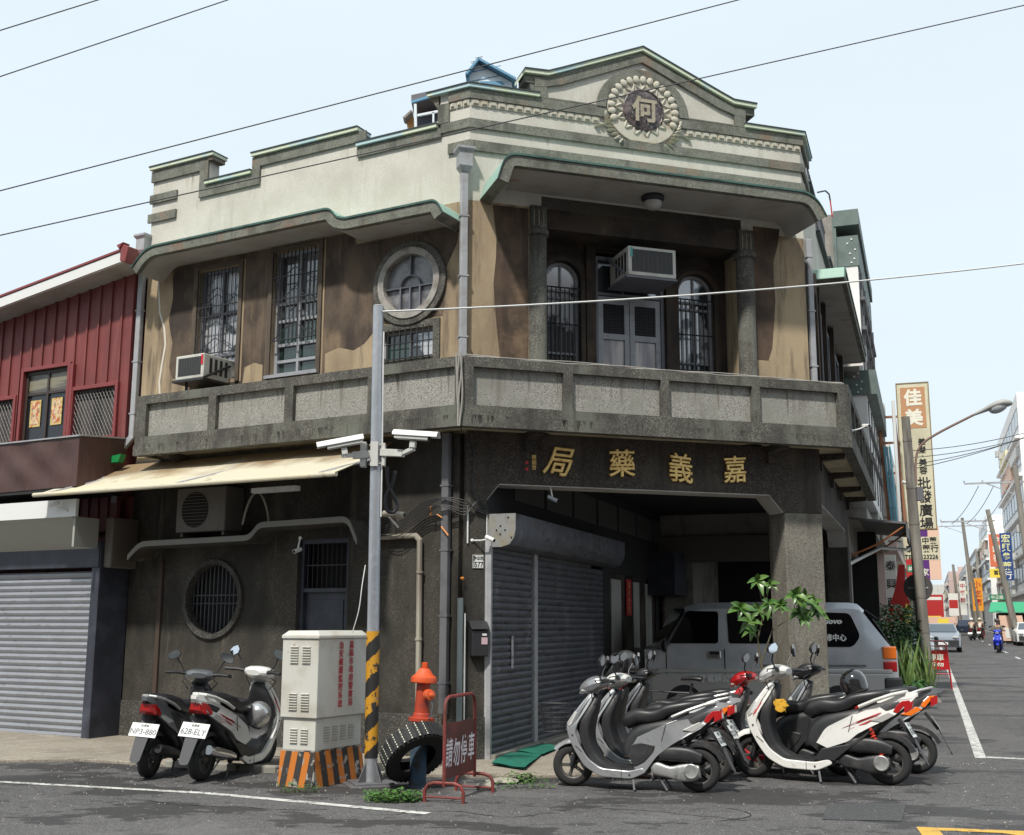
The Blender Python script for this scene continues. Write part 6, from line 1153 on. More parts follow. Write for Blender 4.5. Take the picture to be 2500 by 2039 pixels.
mb = MB(); R = [[Vector((x, y, z+g0_)) for x, z in ((VX0+.35, 1.27), (VX0+.33, 1.27), (VX0+.65, 1.81), (VX0+.68, 1.81))] for y in (VY+.13, VY+1.47)]; mb.loft(R); part('windscreen', mb, vglass, T)
mb = MB(); mb.ell((X+.30, VY-.10, 1.22+g0_), (.05, .09, .10)); part('wing_mirror', mb, blkp, T, smooth=True)
mb = MB(); mb.box((X+.03, VY+.02, .70+g0_), (X+.12, VY+.30, .92+g0_)); part('headlight', mb, clearl, T, bevel=.03)
for x in (X+.62, X+3.10):
    mb = MB(Matrix.Translation((x, VY+.02, .31+g0_)) @ Matrix.Rotation(RD(90), 4, 'X')); mb.lathe([(.19, -.10), (.30, -.10), (.315, -.07), (.315, .0), (.30, .03), (.19, .03)], seg=30, closed=True); w = part('wheel', mb, tyre_m, T, smooth=True)
    mb = MB(Matrix.Translation((x, VY+.02, .31+g0_)) @ Matrix.Rotation(RD(90), 4, 'X')); mb.lathe([(1e-4, .02), (.05, .03), (.17, .01), (.19, .025)], seg=24); part('rim', mb, alloy, w, smooth=True)
# ------------------------------------------------------------------ pachira plant in front of the pillar
leaf_g = mat('glossy_leaf', (.10, .19, .04), .35, layers=[((.04, .12, .02), 7, .45, .65), ((.20, .33, .06), 5, .58, .78)], spec=.6); bark = mat('green_brown_bark', (.12, .10, .06), .8, layers=[((.06, .07, .03), 9, .45, .7)])
def leaf(mb, p, d, L, w, up=Vector((0, 0, 1)), droop=.35):
    d = d.normalized(); s = d.cross(up).normalized(); up2 = s.cross(d); n = 6; vs = []
    for i in range(n+1):
        t = i/n; c = p+d*L*t+up2*(L*.10*math.sin(math.pi*t))-Vector((0, 0, 1))*droop*L*t*t; ww = w*(math.sin(math.pi*min(1, t**.75+.02))**.8)*.5+.0006
        vs += [c-s*ww+up2*ww*.25, c-up2*ww*.12, c+s*ww+up2*ww*.25]
    mb.add(vs, [(3*i+k, 3*i+k+1, 3*i+k+4, 3*i+k+3) for i in range(n) for k in (0, 1)])
PD = 14.15
T = thing('pachira_plant', 'leafy green pachira plant with hand-shaped leaves in front of the arcade pillar', 'plant', Vector((3.02, PD, 0)))
random.seed(9); base = Vector((3.03, PD, .25)); st = MB(); lf = MB()
cl = [(1848, 1422, 1.0), (1880, 1432, .8), (1808, 1490, 1.1), (1828, 1522, 1.15), (1852, 1492, .95), (1876, 1478, .9), (1905, 1482, .85), (1938, 1458, 1.0), (1958, 1466, 1.0), (1984, 1478, 1.1), (1950, 1500, .9), (1990, 1500, .9), (1835, 1545, .8), (1965, 1515, .8)]
fork = at_y(1858, 1620, PD); st.tube([base, Vector((3.12, PD, .7)), fork], [.022, .018, .014], 8); top1 = at_y(1862, 1420, PD); st.tube([fork, at_y(1850, 1560, PD), at_y(1868, 1480, PD), at_y(1864, 1432, PD)], [.013, .010, .007, .004], 6); hub = at_y(1940, 1500, PD); st.tube([fork, at_y(1885, 1540, PD), hub], [.012, .009, .006], 6)
for px, py, k in cl:
    yy = PD+random.uniform(-.18, .18); p = at_y(px, py-6, yy); h = at_y(1866, 1500, PD) if px < 1915 else hub; st.tube([h, (h+p)/2+Vector((0, 0, .03)), p], [.005, .004, .003], 5)
    m = random.choice((5, 6, 6)); az = random.uniform(0, 6.28); tilt = Vector((random.uniform(-.3, .3), -random.uniform(.3, .8), 0))
    for i in range(m):
        a = az+i*(2*math.pi/m)+random.uniform(-.2, .2); dr = Vector((math.cos(a), -.35+random.uniform(-.35, .15), math.sin(a)*.75-.22)); L = random.uniform(.13, .21)*k; leaf(lf, p, dr, L, L*.42, up=Vector((random.uniform(-.3, .3), -1, .55)), droop=random.uniform(.05, .35))
part('stem', st, bark, T, smooth=True); part('foliage', lf, leaf_g, T, smooth=True)
mb = MB(Matrix.Translation((3.03, PD, .035))); mb.lathe([(.10, 0), (.13, .2), (.135, .24), (.12, .24), (.11, .20), (1e-4, .2)], seg=20); part('pot', mb, mat('terracotta', (.25, .09, .05), .8), T, smooth=True)
# planter greenery by the utility pole
def tuft(label, name, c, n, h, kind, m, seed, sp=.35):
    random.seed(seed); T = thing(name, label, 'plant', c); mb = MB()
    for i in range(n):
        a = random.uniform(0, 6.28); r = sp*math.sqrt(random.random()); p = Vector(c)+Vector((r*math.cos(a), r*math.sin(a), 0))
        if kind == 'blade': leaf(mb, p, Vector((random.uniform(-.25, .25), random.uniform(-.25, .25), 1)), h*random.uniform(.6, 1.1), .055, up=Vector((math.cos(a), math.sin(a), 0)), droop=random.uniform(-.05, .1))
        else:
            z = h*random.random()**.6; q = p+Vector((0, 0, z)); d = Vector((math.cos(a), math.sin(a), random.uniform(-.2, .6))); leaf(mb, q, d, random.uniform(.10, .2), random.uniform(.05, .09), droop=random.uniform(.1, .6))
    part('foliage', mb, m, T, smooth=True); return T
snake = mat('snake_plant_leaf', (.12, .20, .05), .5, layers=[((.30, .32, .10), 14, .55, .65, (1, 1, .4)), ((.05, .11, .04), 9, .5, .7)]); shrub = mat('dark_shrub_leaf', (.045, .13, .03), .45, layers=[((.02, .06, .015), 6, .45, .65), ((.10, .22, .05), 8, .58, .75)])
pc = FR.w(8.0, 0, .35); z8 = gz(pc.x, pc.y)+.06
tuft('tall striped snake plant clump between the van and the utility pole', 'snake_plant', FR.w(8.2, z8, .85), 90, 1.25, 'blade', snake, 31, .36); tuft('second clump of snake plant leaning towards the utility pole', 'snake_plant', FR.w(8.9, z8, .95), 60, 1.15, 'blade', snake, 32, .3)
tuft('dark bushy shrub behind the snake plants', 'leafy_shrub', FR.w(9.6, z8, .55), 1100, 1.55, 'bush', shrub, 33, .6); tuft('low green ground plant at the foot of the utility pole', 'leafy_shrub', FR.w(7.6, z8, .95), 150, .42, 'bush', shrub, 34, .35); tuft('dense shrub farther along the arcade', 'leafy_shrub', FR.w(11.5, z8, .6), 900, 1.9, 'bush', shrub, 35, .6)
mb = MB(Matrix.Translation(FR.w(7.2, gz(6, 22)+.04, 1.0))); mb.lathe([(.10, 0), (.15, .26), (.16, .28), (.14, .28), (.12, .22), (1e-4, .22)], seg=18); single('plant_pot', mb, mat('green_plastic_pot', (.12, .30, .22), .5), 'pale green plastic pot by the rear wheel of the dark grey scooter', 'pot', smooth=True)
# ------------------------------------------------------------------ street beyond
def G(s, n): v = FR.w(s, 0, n); return gz(v.x, v.y)
cpole = mat('weathered_concrete_pole', (.22, .20, .17), .9, layers=[((.10, .09, .08), 3, .45, .7, V1), ((.30, .28, .25), 6, .55, .75, V1)])
def putil(s, n, h, r0, r1, label, lean=(0, 0), arms=()):
    b = FR.w(s, 0, n); g = G(s, n); b.z = g; T = thing('utility_pole', label, 'utility pole', b, 0, None); top = b+Vector((0, 0, h))+FR.n*lean[0]+FR.d*lean[1]
    mb = MB(); mb.tube([b-Vector((0, 0, .1)), b.lerp(top, .04), top], [r0*1.25, r0, r1], 16); part('shaft', mb, cpole, T, smooth=True)
    for z, L in arms:
        p = b.lerp(top, z/h); mb = MB(); mb.bar(p-FR.n*L[0], p+FR.n*L[1], .09, .09); mb.bar(p-FR.n*L[0]*.6, p-Vector((0, 0, .7)), .05, .05)
        for k in (0, .35, .7): q = p-FR.n*L[0]*(1-k)+Vector((0, 0, .04)); mb.lathe([(.03, 0), (.05, .03), (.03, .06), (.05, .09), (.02, .14)], Matrix.Translation(q), 8)
        part('cross_arm', mb, pipe_g, T)
    return T, b, top
T, b, top = putil(9.5, 1.23, 5.85, .135, .085, 'weathered concrete pole carrying the near street lamp', (-.13, 0))
mb = MB()
for z in (1.4, 2.1, 3.6, 4.35, 5.35): p = b.lerp(top, z/5.85); mb.tube([p-Vector((0, 0, .03)), p+Vector((0, 0, .03))], .145-.009*z, 14)
mb.lathe([(.27, -.05), (.25, .02), (.16, .12), (.14, .5)], Matrix.Translation(b), 14); part('steel_band', mb, cpole, T, smooth=True)
mb = MB(); q = b.lerp(top, .58); mb.box((.07, -.12, -.14), (.2, .05, .14), Matrix.Translation(b.lerp(top, .72))); part('control_box', mb, pipe_d, T)
mb = MB(); P0 = b.lerp(top, .75); lampP = FR.w(9.5, 5.90, 2.46); mb.tube(sm([P0+FR.n*.1, P0+FR.n*.12+Vector((0, 0, .5)), FR.w(9.5, 5.28, 1.36), FR.w(9.5, 5.52, 1.68), lampP]), .026, 8); part('lamp_arm', mb, mat('rusty_lamp_arm', (.22, .14, .11), .6), T, smooth=True)
T = thing('street_lamp_head', 'grey teardrop street lamp head on the long arm of the near pole', 'street lamp', lampP)
dv = (FR.n+Vector((0, 0, .28))).normalized(); LM = Matrix.Translation(lampP+dv*.30) @ Matrix((dv, dv.cross(Vector((0, 0, 1))).normalized()*-1, Vector((0, 0, 1)))).transposed().to_4x4()
mb = MB(LM); spine(mb, [(-.34, .0, .035, .03), (-.15, .02, .06, .045), (.05, .05, .12, .07), (.25, .05, .15, .08), (.40, .0, .10, .06), (.46, -.03, .03, .02)], .9); part('lamp_housing', mb, mat('lamp_grey', (.36, .36, .34), .5), T, smooth=True)
mb = MB(LM); mb.ell((.18, 0, -.0), (.20, .13, .13)); part('lamp_bowl', mb, mat('lamp_glass_bowl', (.45, .47, .48), .25, .1, coat=.5), T, smooth=True)
# bent conduit pipe from the arcade to the pole
T = thing('bent_conduit', 'white conduit pipe running from the arcade pillar to the near pole and up it', 'pipe', FR.w(7, 2.8, .2)); mb = MB()
p0 = FR.w(6.95, 2.72, -.05); q1 = at_y(2215, 1340, 24.3); mb.tube([p0, at_y(2150, 1338, 23.2), at_y(2210, 1342, 24.2), at_y(2227, 1334, 24.3), at_y(2230, 1310, 24.3), at_y(2226, 1195, 24.3), at_y(2218, 1182, 24.3), at_y(2203, 1176, 24.3)], .032, 8); part('pipe', mb, white_p, T, smooth=True)
# round traffic sign seen from behind
T = thing('round_traffic_sign', 'round traffic sign seen from its dark back, fixed to the near pole', 'traffic sign', FR.w(9.3, 2.3, 1.15)); mb = MB(Matrix.Translation(FR.w(9.75, 2.36, 1.15)) @ Matrix((FR.n, Vector((0, 0, 1)), FR.n.cross(Vector((0, 0, 1))))).transposed().to_4x4()); mb.lathe([(1e-4, -.01), (.285, -.01), (.29, 0), (.285, .01), (1e-4, .012)], seg=32); part('disc', mb, mat('dark_sign_back', (.06, .055, .055), .6), T)
mb = MB(); mb.bar(FR.w(9.74, 2.36, .95), FR.w(9.74, 2.36, 1.35), .03, .03); part('clamp', mb, pipe_g, T)
# signs on the left row
def hsign(label, s, n0, n1, z0, z1, m, items, frame_m=None, th=.2, name='hanging_sign'):
    T = thing(name, label, 'shop sign', FR.w(s, z0, (n0+n1)/2)); mb = MB(); vs = [FR.w(a, z, n) for a in (s, s+th) for n, z in ((n0, z0), (n1, z0), (n1, z1), (n0, z1))]
    mb.add(vs, [(0, 1, 2, 3), (7, 6, 5, 4), (0, 1, 5, 4), (1, 2, 6, 5), (2, 3, 7, 6), (3, 0, 4, 7)]); part('panel', mb, m, T)
    if frame_m:
        mb = MB(); t = .025
        for a0, a1, b0, b1 in ((n0-t, n1+t, z0-t, z0), (n0-t, n1+t, z1, z1+t), (n0-t, n0, z0, z1), (n1, n1+t, z0, z1)):
            vs = [FR.w(a, z, n) for a in (s-.01, s+th+.01) for n, z in ((a0, b0), (a1, b0), (a1, b1), (a0, b1))]; mb.add(vs, [(0, 1, 2, 3), (7, 6, 5, 4), (0, 1, 5, 4), (1, 2, 6, 5), (2, 3, 7, 6), (3, 0, 4, 7)])
        part('frame', mb, frame_m, T)
    by = {}
    for it in items:
        mt = it[0]; mb = by.setdefault(mt.name+(str(len(by)) if it[1] != 'r' else ''), (mt, MB()))[1]
        if it[1] == 'r': _, _, a0, a1, b0, b1 = it; vs = [FR.w(a, z, n) for a in (s-.006, s) for n, z in ((a0, b0), (a1, b0), (a1, b1), (a0, b1))]; mb.add(vs, [(0, 1, 2, 3), (0, 1, 5, 4), (1, 2, 6, 5), (2, 3, 7, 6), (3, 0, 4, 7)])
        else:
            _, tx, n, z, sz = it[:5]; w = it[5] if len(it) > 5 else .0; sx = it[6] if len(it) > 6 else 1; X = FR.n; M = Matrix.Translation(FR.w(s-.009, z, n)) @ Matrix((X, Vector((0, 0, 1)), -FR.d)).transposed().to_4x4()
            text(mb, tx, sz, .001, M, w, sx)
    for k, (mt, mb) in by.items(): part('lettering' if 'field' not in k else 'colour_field', mb, mt, T)
    return T
ylw = mat('sign_cream', (.66, .62, .45), .7, layers=[((.52, .48, .34), 1.2, .45, .7), ((.40, .36, .26), 5, .6, .75, V1)]); orf = mat('orange_field', (.50, .26, .13), .7); wht = mat('sign_white_letter', (.80, .78, .66), .6); brn = mat('brown_frame', (.25, .19, .10), .6)
hsign('tall cream vertical sign with a white-on-orange field at the top', 12, .92, 1.60, 3.76, 7.13, ylw, [(orf, 'r', .99, 1.53, 6.08, 7.04), (wht, '佳', 1.26, 6.80, .40, .014, 1), (wht, '美', 1.26, 6.33, .40, .014, 1)]+[(blk_t, c, 1.40, 5.76-i*.19, .17, .002) for i, c in enumerate('美髮')]+[(blk_t, '·', 1.40, 5.42, .2, .004)]+[(blk_t, c, 1.40, 5.28-i*.19, .18, .002) for i, c in enumerate('美容')]+[(blk_t, c, 1.40, 4.80-i*.31, .30, .003) for i, c in enumerate('批發廣場')], brn)
hsign('cream sign with black lettering and a phone number below the tall sign', 20, .72, 1.73, 3.47, 4.14, ylw, [(blk_t, '泰學中藥', 1.25, 4.03, .21, .003), (blk_t, '泰興藥行', 1.25, 3.80, .23, .003), (blk_t, 'TEL: 2223226', 1.22, 3.56, .165, .003)], None)
pur = mat('purple_sign', (.10, .02, .18), .6); pnk = mat('peach_sign', (.75, .50, .38), .6); blu = mat('blue_sign', (.01, .05, .22), .5); ors = mat('orange_red_sign', (.66, .16, .07), .6); yls = mat('yellow_sign', (.85, .66, .08), .6); rds = mat('red_sign', (.45, .02, .02), .6); ora = mat('orange_sign', (.78, .33, .03), .6); grn = mat('green_sign', (.02, .22, .12), .6); pw = mat('plain_white_sign', (.75, .73, .68), .6)
hsign('narrow purple vertical sign partly hidden behind the near pole', 22, 1.15, 1.43, 2.62, 4.55, pur, [(wht, c, 1.29, 3.2-i*.3, .24, .003) for i, c in enumerate('家A')], None)
hsign('peach sign beyond the cream phone-number sign', 27, 1.25, 1.82, 3.15, 5.0, pnk, []); hsign('small red and teal sign under the cream sign', 19, .80, 1.25, 2.9, 3.44, rds, [(grn, 'r', .82, 1.22, 3.08, 3.28), (wht, '#222', 1.02, 3.18, .16, .003)])
hsign('white vertical sign with black characters beside the arcade', 15, .35, .62, 1.5, 3.35, pw, [(blk_t, c, .485, 3.08-i*.46, .26, .002) for i, c in enumerate('泰興藥')])
# red-and-yellow feather banner
T = thing('feather_banner', 'red and yellow advertising banner blowing beside the near pole', 'banner', FR.w(13, 1.6, .8)); mb = MB(); mb.cur = 0
pb = [((2210, 1405), (2218, 1403)), ((2203, 1430), (2212, 1436)), ((2192, 1465), (2212, 1462)), ((2180, 1500), (2217, 1468)), ((2178, 1494), (2205, 1500))]
A = [FR.w(13, 3.0, .72), FR.w(13, 3.0, .86), FR.w(13, 2.45, .62), FR.w(13, 2.4, .84), FR.w(13, 2.05, .48), FR.w(13, 2.1, .92), FR.w(13, 1.55, .32), FR.w(13, 1.5, .80)]
mb.add(A+[a+FR.d*.01 for a in A], [(0, 1, 3, 2), (2, 3, 5, 4), (4, 5, 7, 6), (8, 9, 11, 10), (10, 11, 13, 12), (12, 13, 15, 14)]); mb.cur = 1
A = [FR.w(12.98, 2.1, .84), FR.w(12.98, 1.98, .97), FR.w(12.98, 1.5, .70), FR.w(12.98, 1.45, .86)]; mb.add(A, [(0, 1, 3, 2)]); part('cloth', mb, [rds, yls], T)
mb = MB(); [text(mb, c, .19, .001, Matrix.Translation(FR.w(12.97, z, n)) @ Matrix((FR.n, Vector((0, 0, 1)), -FR.d)).transposed().to_4x4() @ Matrix.Rotation(RD(-18), 4, 'Z'), .003) for c, z, n in (('藥', 1.98, .66), ('行', 1.70, .56))]; part('lettering', mb, pnk, T)
# metal rain canopy beyond the shophouse side and odds on the neighbour
T = thing('sheet_rain_canopy', 'rusty dark sheet-metal rain canopy beyond the side arcade', 'canopy', FR.w(8, 3.5, .6)); mb = MB(); mb.prism([(.0, 3.62), (1.05, 3.50), (1.05, 3.46), (.0, 3.58)], lambda n, z: FR.w(7.0, z, n), lambda n, z: FR.w(10.6, z, n)); mb.fbox(FR, 7.0, 10.6, 3.2, 3.50, 1.05, 1.02); part('sheet', mb, pipe_d, T)
mb = MB(); [mb.tube([FR.w(s, 2.9, .02), FR.w(s, 3.1, .5), FR.w(s, 3.42, .98)], .018, 5) for s in (7.05, 8.8)]; part('strut', mb, mat('orange_rust', (.35, .12, .04), .8), T)
# ---- buildings
AC_M = mat('distant_ac_unit', (.45, .45, .42), .6); SIGNS = [pw, pnk, mat('faded_yellow_sign', (.75, .66, .36), .7), mat('faded_red_sign', (.55, .28, .24), .7), mat('faded_blue_sign', (.35, .42, .52), .7), pw]
def bld(label, side, s0, s1, h, nf, wallm, storeys, glassm=glass, depth=10, arcade=True, extras=None, bays=2, top=.5, name='shophouse'):
    """side 'L' : facade at n = nf facing +n ; side 'R' : facade at n = nf facing -n"""
    g = G((s0+s1)/2, nf); sg = -1 if side == 'L' else 1; T = thing(name, label, 'building', FR.w((s0+s1)/2, g, nf+sg*depth/2)); L = s1-s0; gf = 3.6
    mb = MB(); mb.fbox(FR, s0, s1, g-.3 if not arcade else g+gf-.7, g+h, nf, nf+sg*depth)
    if arcade: mb.fbox(FR, s0, s1, g-.3, g+gf-.7, nf+sg*3, nf+sg*depth); [mb.fbox(FR, a, a+.5, g-.3, g+gf-.7, nf, nf+sg*.5) for a in (s0, s1-.5)]
    part('wall', mb, wallm, T)
    fh = (h-gf-top)/max(1, storeys-1); e = -sg
    for k in range(storeys-1):
        for j in range(bays):
            a0 = s0+.4+(L-.4)*j/bays; a1 = a0+(L-.4)/bays-.4; z0 = g+gf+fh*k+.9; z1 = z0+fh*.5
            mb = MB(); frame(mb, FR, a0, a1, z0, z1, .08, nf+e*.05, nf+e*.0, ((a0+a1)/2,)); w = part('window', mb, winf_l, T); part('pane', MB().fbox(FR, a0+.08, a1-.08, z0+.08, z1-.08, nf+e*.03, nf+e*.001), glassm, w)
        mb = MB(); mb.fbox(FR, s0, s1, g+gf+fh*k-.12, g+gf+fh*k+.12, nf+e*.35, nf); part('ledge', mb, wallm, T)
    rs = random.Random(int(s0*7)); acm = AC_M
    for k in range(int(L/5)+3):
        a = s0+rs.uniform(.5, L-1); z = g+rs.uniform(3.4, max(3.6, h-1.5)); part('air_conditioner_unit', MB().fbox(FR, a, a+.9, z, z+.6, nf+e*.45, nf), acm, T)
    if side == 'R':
        for k in range(3): z = g+rs.uniform(3, h-3); part('wall_sign', MB().fbox(FR, s0+rs.uniform(.3, L*.8), s0+L*.8+.3, z, z+rs.uniform(.6, 1.6), nf+e*.25, nf), rs.choice(SIGNS), T)
    mb = MB(); [mb.fbox(FR, a, a+1.2, g+h, g+h+rs.uniform(.4, 1.6), nf+sg*2, nf+sg*4) for a in (s0+L*.2, s0+L*.65)]; part('roof_box', mb, wallm, T)
    # the end walls that face the camera get a couple of small windows too
    if extras: extras(T, g)
    return T
tilew = mat('pale_tile_wall', (.52, .51, .47), .6, layers=[((.40, .38, .34), 2, .45, .7), ((.6, .58, .54), 9, .5, .7)]); greenw = mat('grey_green_tile_wall', (.13, .17, .155), .6, layers=[((.09, .12, .11), 3, .45, .7)]); wconc = mat('old_concrete_wall', (.30, .28, .25), .9, layers=[((.16, .14, .12), 2, .45, .7), ((.08, .07, .06), 4, .6, .75, V1)]); whb = mat('white_rendered_wall', (.84, .83, .81), .85, layers=[((.74, .72, .69), .5, .5, .75)]); crb = mat('cream_tile_wall', (.60, .55, .43), .7, layers=[((.45, .40, .32), 2, .5, .75)]); pkb = mat('pinkish_tile_wall', (.48, .36, .32), .7, layers=[((.36, .28, .25), 2, .5, .75)])
def ex_green(T, g):
    mb = MB(); mb.fbox(FR, 6.95, 7.2, 3.9, 9.62, .02, -.05); mb.fbox(FR, 6.93, 12.9, 9.40, 9.72, .46, -.02); part('green_frame', mb, greenw, T)
    for z0, z1, n in ((8.58, 9.20, .43), (5.98, 6.46, .63)):
        mb = MB(); mb.fbox(FR, 7.0, 12.5, z0, z1, n, .0); b_ = part('balcony_box', mb, greenw, T); mb = MB()
        for i, (a, z) in enumerate(((.30, .85), (.22, .72), (.36, .5), (.26, .38), (.34, .2), (.28, .08))): mb.fbox(FR, 6.985, 7.0, z0+(z1-z0)*z, z0+(z1-z0)*z+.03, a+.02, a-.01)
        part('white_dot', mb, white_p, b_)
    mb = MB(); mb.fbox(FR, 7.02, 12.4, 6.46, 8.58, .40, .0); part('enclosed_balcony', mb, whb, T); mb = MB(); mb.fbox(FR, 7.04, 12.4, 3.95, 5.98, .44, .0); part('lower_balcony', mb, whb, T)
    mb = MB(); [mb.fbox(FR, s, s+.1, z0, z1, .46, .40) for z0, z1 in ((6.5, 8.5), (4.1, 5.9)) for s in (7.3, 8.6, 9.9, 11.2, 12.3)]; [mb.fbox(FR, 7.1, 12.4, z, z+.06, .50, .42) for z in (7.3, 7.9, 4.8, 5.3)]; part('balcony_rail', mb, pipe_d, T)
bld('four-storey house of white and grey-green tiles next to the shophouse', 'L', 7.0, 13.0, 9.6, -.02, wconc, 3, extras=ex_green)
T = thing('rusty_scaffold_frame', 'rusty orange steel frame with blue pipes climbing the wall by the tall sign', 'frame', FR.w(12.8, 4, .7)); mb = MB()
for n in (.62, .95): mb.bar(FR.w(11.6, 3.6, n), FR.w(11.6, 6.3, n-.12), .07, .07)
for z in (4.2, 5.0, 5.7, 6.3): mb.bar(FR.w(11.6, z, .56), FR.w(11.6, z, .90), .05, .05)
part('steel_frame', mb, mat('rusty_steel', (.30, .13, .07), .8, layers=[((.16, .08, .05), 6, .5, .7)]), T)
mb = MB(); [mb.tube([FR.w(11.5, 3.6, n), FR.w(11.5, 5.6, n-.1)], .025, 6) for n in (.68, .74, .80)]; part('blue_pipe', mb, mat('pale_blue_pipe', (.12, .32, .42), .5), T); mb = MB(); mb.tube([FR.w(11.2, 3.5, .84), FR.w(11.2, 6.6, .84)], .04, 8); part('drain', mb, white_p, T)
LS = [(13.0, 18, 9.0, 'three-storey concrete house behind the tall cream sign', wconc, 3), (18, 24, 8.2, 'brownish tiled house behind the phone-number sign', pkb, 3), (24, 31, 7.6, 'cream house beyond the signs on the left side', crb, 3), (31, 40, 8.4, 'pale tiled house on the left side, fourth past the shophouse', tilew, 3), (40, 54, 7.4, 'long white house on the left side hidden behind the pole', whb, 2), (54, 75, 7.8, 'cream house farther down the left side', crb, 2), (75, 110, 8.6, 'far pinkish house on the left side', pkb, 3), (110, 170, 8.2, 'farthest white block on the left side', whb, 2)]
for s0, s1, h, lb, m, st in LS: bld(lb, 'L', s0, s1, h, .25 if s0 > 13 else .05, m, st, bays=max(2, int((s1-s0)/4)))
NF = 9.6
RS = [(58, 70, 5.2, 'low market building with the green awnings on the right side', crb, 2, -1.2), (70, 84, 13.5, 'cream building behind the blue sign', whb, 4, 0), (84, 112, 19.5, 'tall white apartment block on the right side', whb, 6, -.6), (112, 128, 9.5, 'cream block behind the concrete poles on the right', crb, 4, -.5), (128, 150, 13.2, 'bright white narrow block in the middle distance', whb, 5, -1.4), (150, 175, 10.5, 'grey-brown block with a flat roof in the distance', wconc, 4, -2.0), (175, 215, 9.5, 'distant pale block closing the right side', tilew, 5, -2.6), (215, 280, 10, 'farthest pinkish block on the right side', pkb, 4, -4.5)]
for s0, s1, h, lb, m, st, dn in RS: bld(lb, 'R', s0, s1, h, NF+dn, m, st, bays=max(2, int((s1-s0)/6)), arcade=False, glassm=mat('pale_sky_pane', (.38, .42, .45), .2), name='street_building')
mb0 = bld
def sky_blocker(label, x0, x1, y, h, m, storeys):  # unseen block behind the viewer, added and made tall to cut sky light
    T = thing('street_building', label, 'building', ((x0+x1)/2, y-5, 0)); part('wall', MB().box((x0, y-10, -.2), (x1, y, h)), m, T)
    k = int((x1-x0)/3)
    for j in range(storeys):
        for i in range(k): a = x0+(x1-x0)*(i+.2)/k; b = x0+(x1-x0)*(i+.8)/k; z = .5+h/storeys*j+.5; w = part('window', MB().box((a, y, z), (b, y+.06, z+1.5)), winf_l, T); part('pane', MB().box((a+.06, y+.06, z+.06), (b-.06, y+.07, z+1.44)), glass, w)
sky_blocker('unseen grey concrete shophouse across the junction, added behind the viewer to block sky light', -26, -3, -10, 17, wconc, 5); sky_blocker('unseen cream tiled shophouse across the junction, added behind the viewer to block sky light', -2.5, 22, -10, 16, pkb, 5)
# far cluster closing the street
bld('low far buildings closing the end of the street', 'R', 290, 340, 10, -3, tilew, 3, arcade=False, depth=26, bays=6, name='street_building')
hsign('blue vertical sign with pale yellow characters on the right side', 80, 6.75, 7.55, 4.95, 8.55, blu, [(mat('pale_yellow_letter', (.75, .72, .35), .6), c, 7.15, 8.15-i*.70, .66, .012) for i, c in enumerate('宏興參藥')]+[(wht, '行', 7.15, 5.35, .62, .012)])
hsign('orange-red vertical sign behind the leaning pole', 90, 6.45, 7.55, 6.45, 9.2, ors, [(wht, c, 7.0, 8.75-i*.78, .66, .012) for i, c in enumerate('大金銀行'[1:])]+[])
hsign('small yellow sign under the orange-red one', 90, 6.35, 7.75, 5.55, 6.30, yls, [(blk_t, '當舖', 7.05, 5.98, .4, .008), ])
hsign('orange vertical sign in the middle distance', 100, 5.2, 6.1, 2.9, 5.9, ora, [(rds, c, 5.65, 5.3-i*.8, .7, .012) for i, c in enumerate('小吃店')])
hsign('small green street-name sign over the green awning', 88, 6.1, 7.3, 3.65, 4.1, grn, [(wht, '中正路', 6.7, 3.87, .32, .004)])
hsign('white vertical sign with dark characters in the middle distance', 110, 4.35, 4.95, 2.6, 6.0, pw, [(rds, c, 4.65, 5.5-i*.7, .5, .01) for i, c in enumerate('中醫診')])
hsign('small dark red and white sign in the far street', 120, 3.4, 4.4, 2.6, 5.0, pw, [(rds, 'r', 3.45, 4.35, 3.4, 4.3)])
hsign('red festival arch over the far street', 150, -1.0, 3.2, 2.2, 5.6, rds, [(yls, 'r', -.6, 2.8, 2.3, 2.8), (pw, 'r', -.8, 3.0, 4.9, 5.3)], None, name='festival_arch'); hsign('pink and yellow festival stand below the red arch', 140, -.6, 4.4, 1.1, 2.6, pnk, [(yls, 'r', 2.3, 3.6, 1.6, 2.4), (rds, 'r', -.4, .9, 1.2, 1.9)], name='festival_stand')
for i, (s0, n0, n1, z, lb) in enumerate(((66, 5.3, 7.7, 2.95, 'green awning over the market stalls, left one'), (60, 7.4, 9.5, 3.05, 'green awning at the right frame edge'))):
    T = thing('green_awning', lb, 'awning', FR.w(s0, z, n0), group='green awnings of the market'); mb = MB(); q = [FR.w(s0, z-.55, n0-.3), FR.w(s0, z-.55, n1), FR.w(s0+3, z+.15, n1), FR.w(s0+3, z+.15, n0)]; mb.add(q+[p+Vector((0, 0, .04)) for p in q], [(0, 1, 2, 3), (7, 6, 5, 4), (0, 1, 5, 4), (1, 2, 6, 5), (2, 3, 7, 6), (3, 0, 4, 7)]); part('canvas', mb, mat('green_canvas', (.04, .34, .17), .7), T)
    mb = MB(); [mb.tube([FR.w(s0, 0.3, n), FR.w(s0, z-.5, n)], .03, 5) for n in (n0, n1)]; part('post', mb, pipe_g, T)
T = thing('market_stall', 'shaded market stall under the green awning', 'stall', FR.w(69, .3, 7)); mb = MB(); mb.fbox(FR, 68, 70, .3, 2.4, 9, 5.6); part('counter', mb, dark2, T)
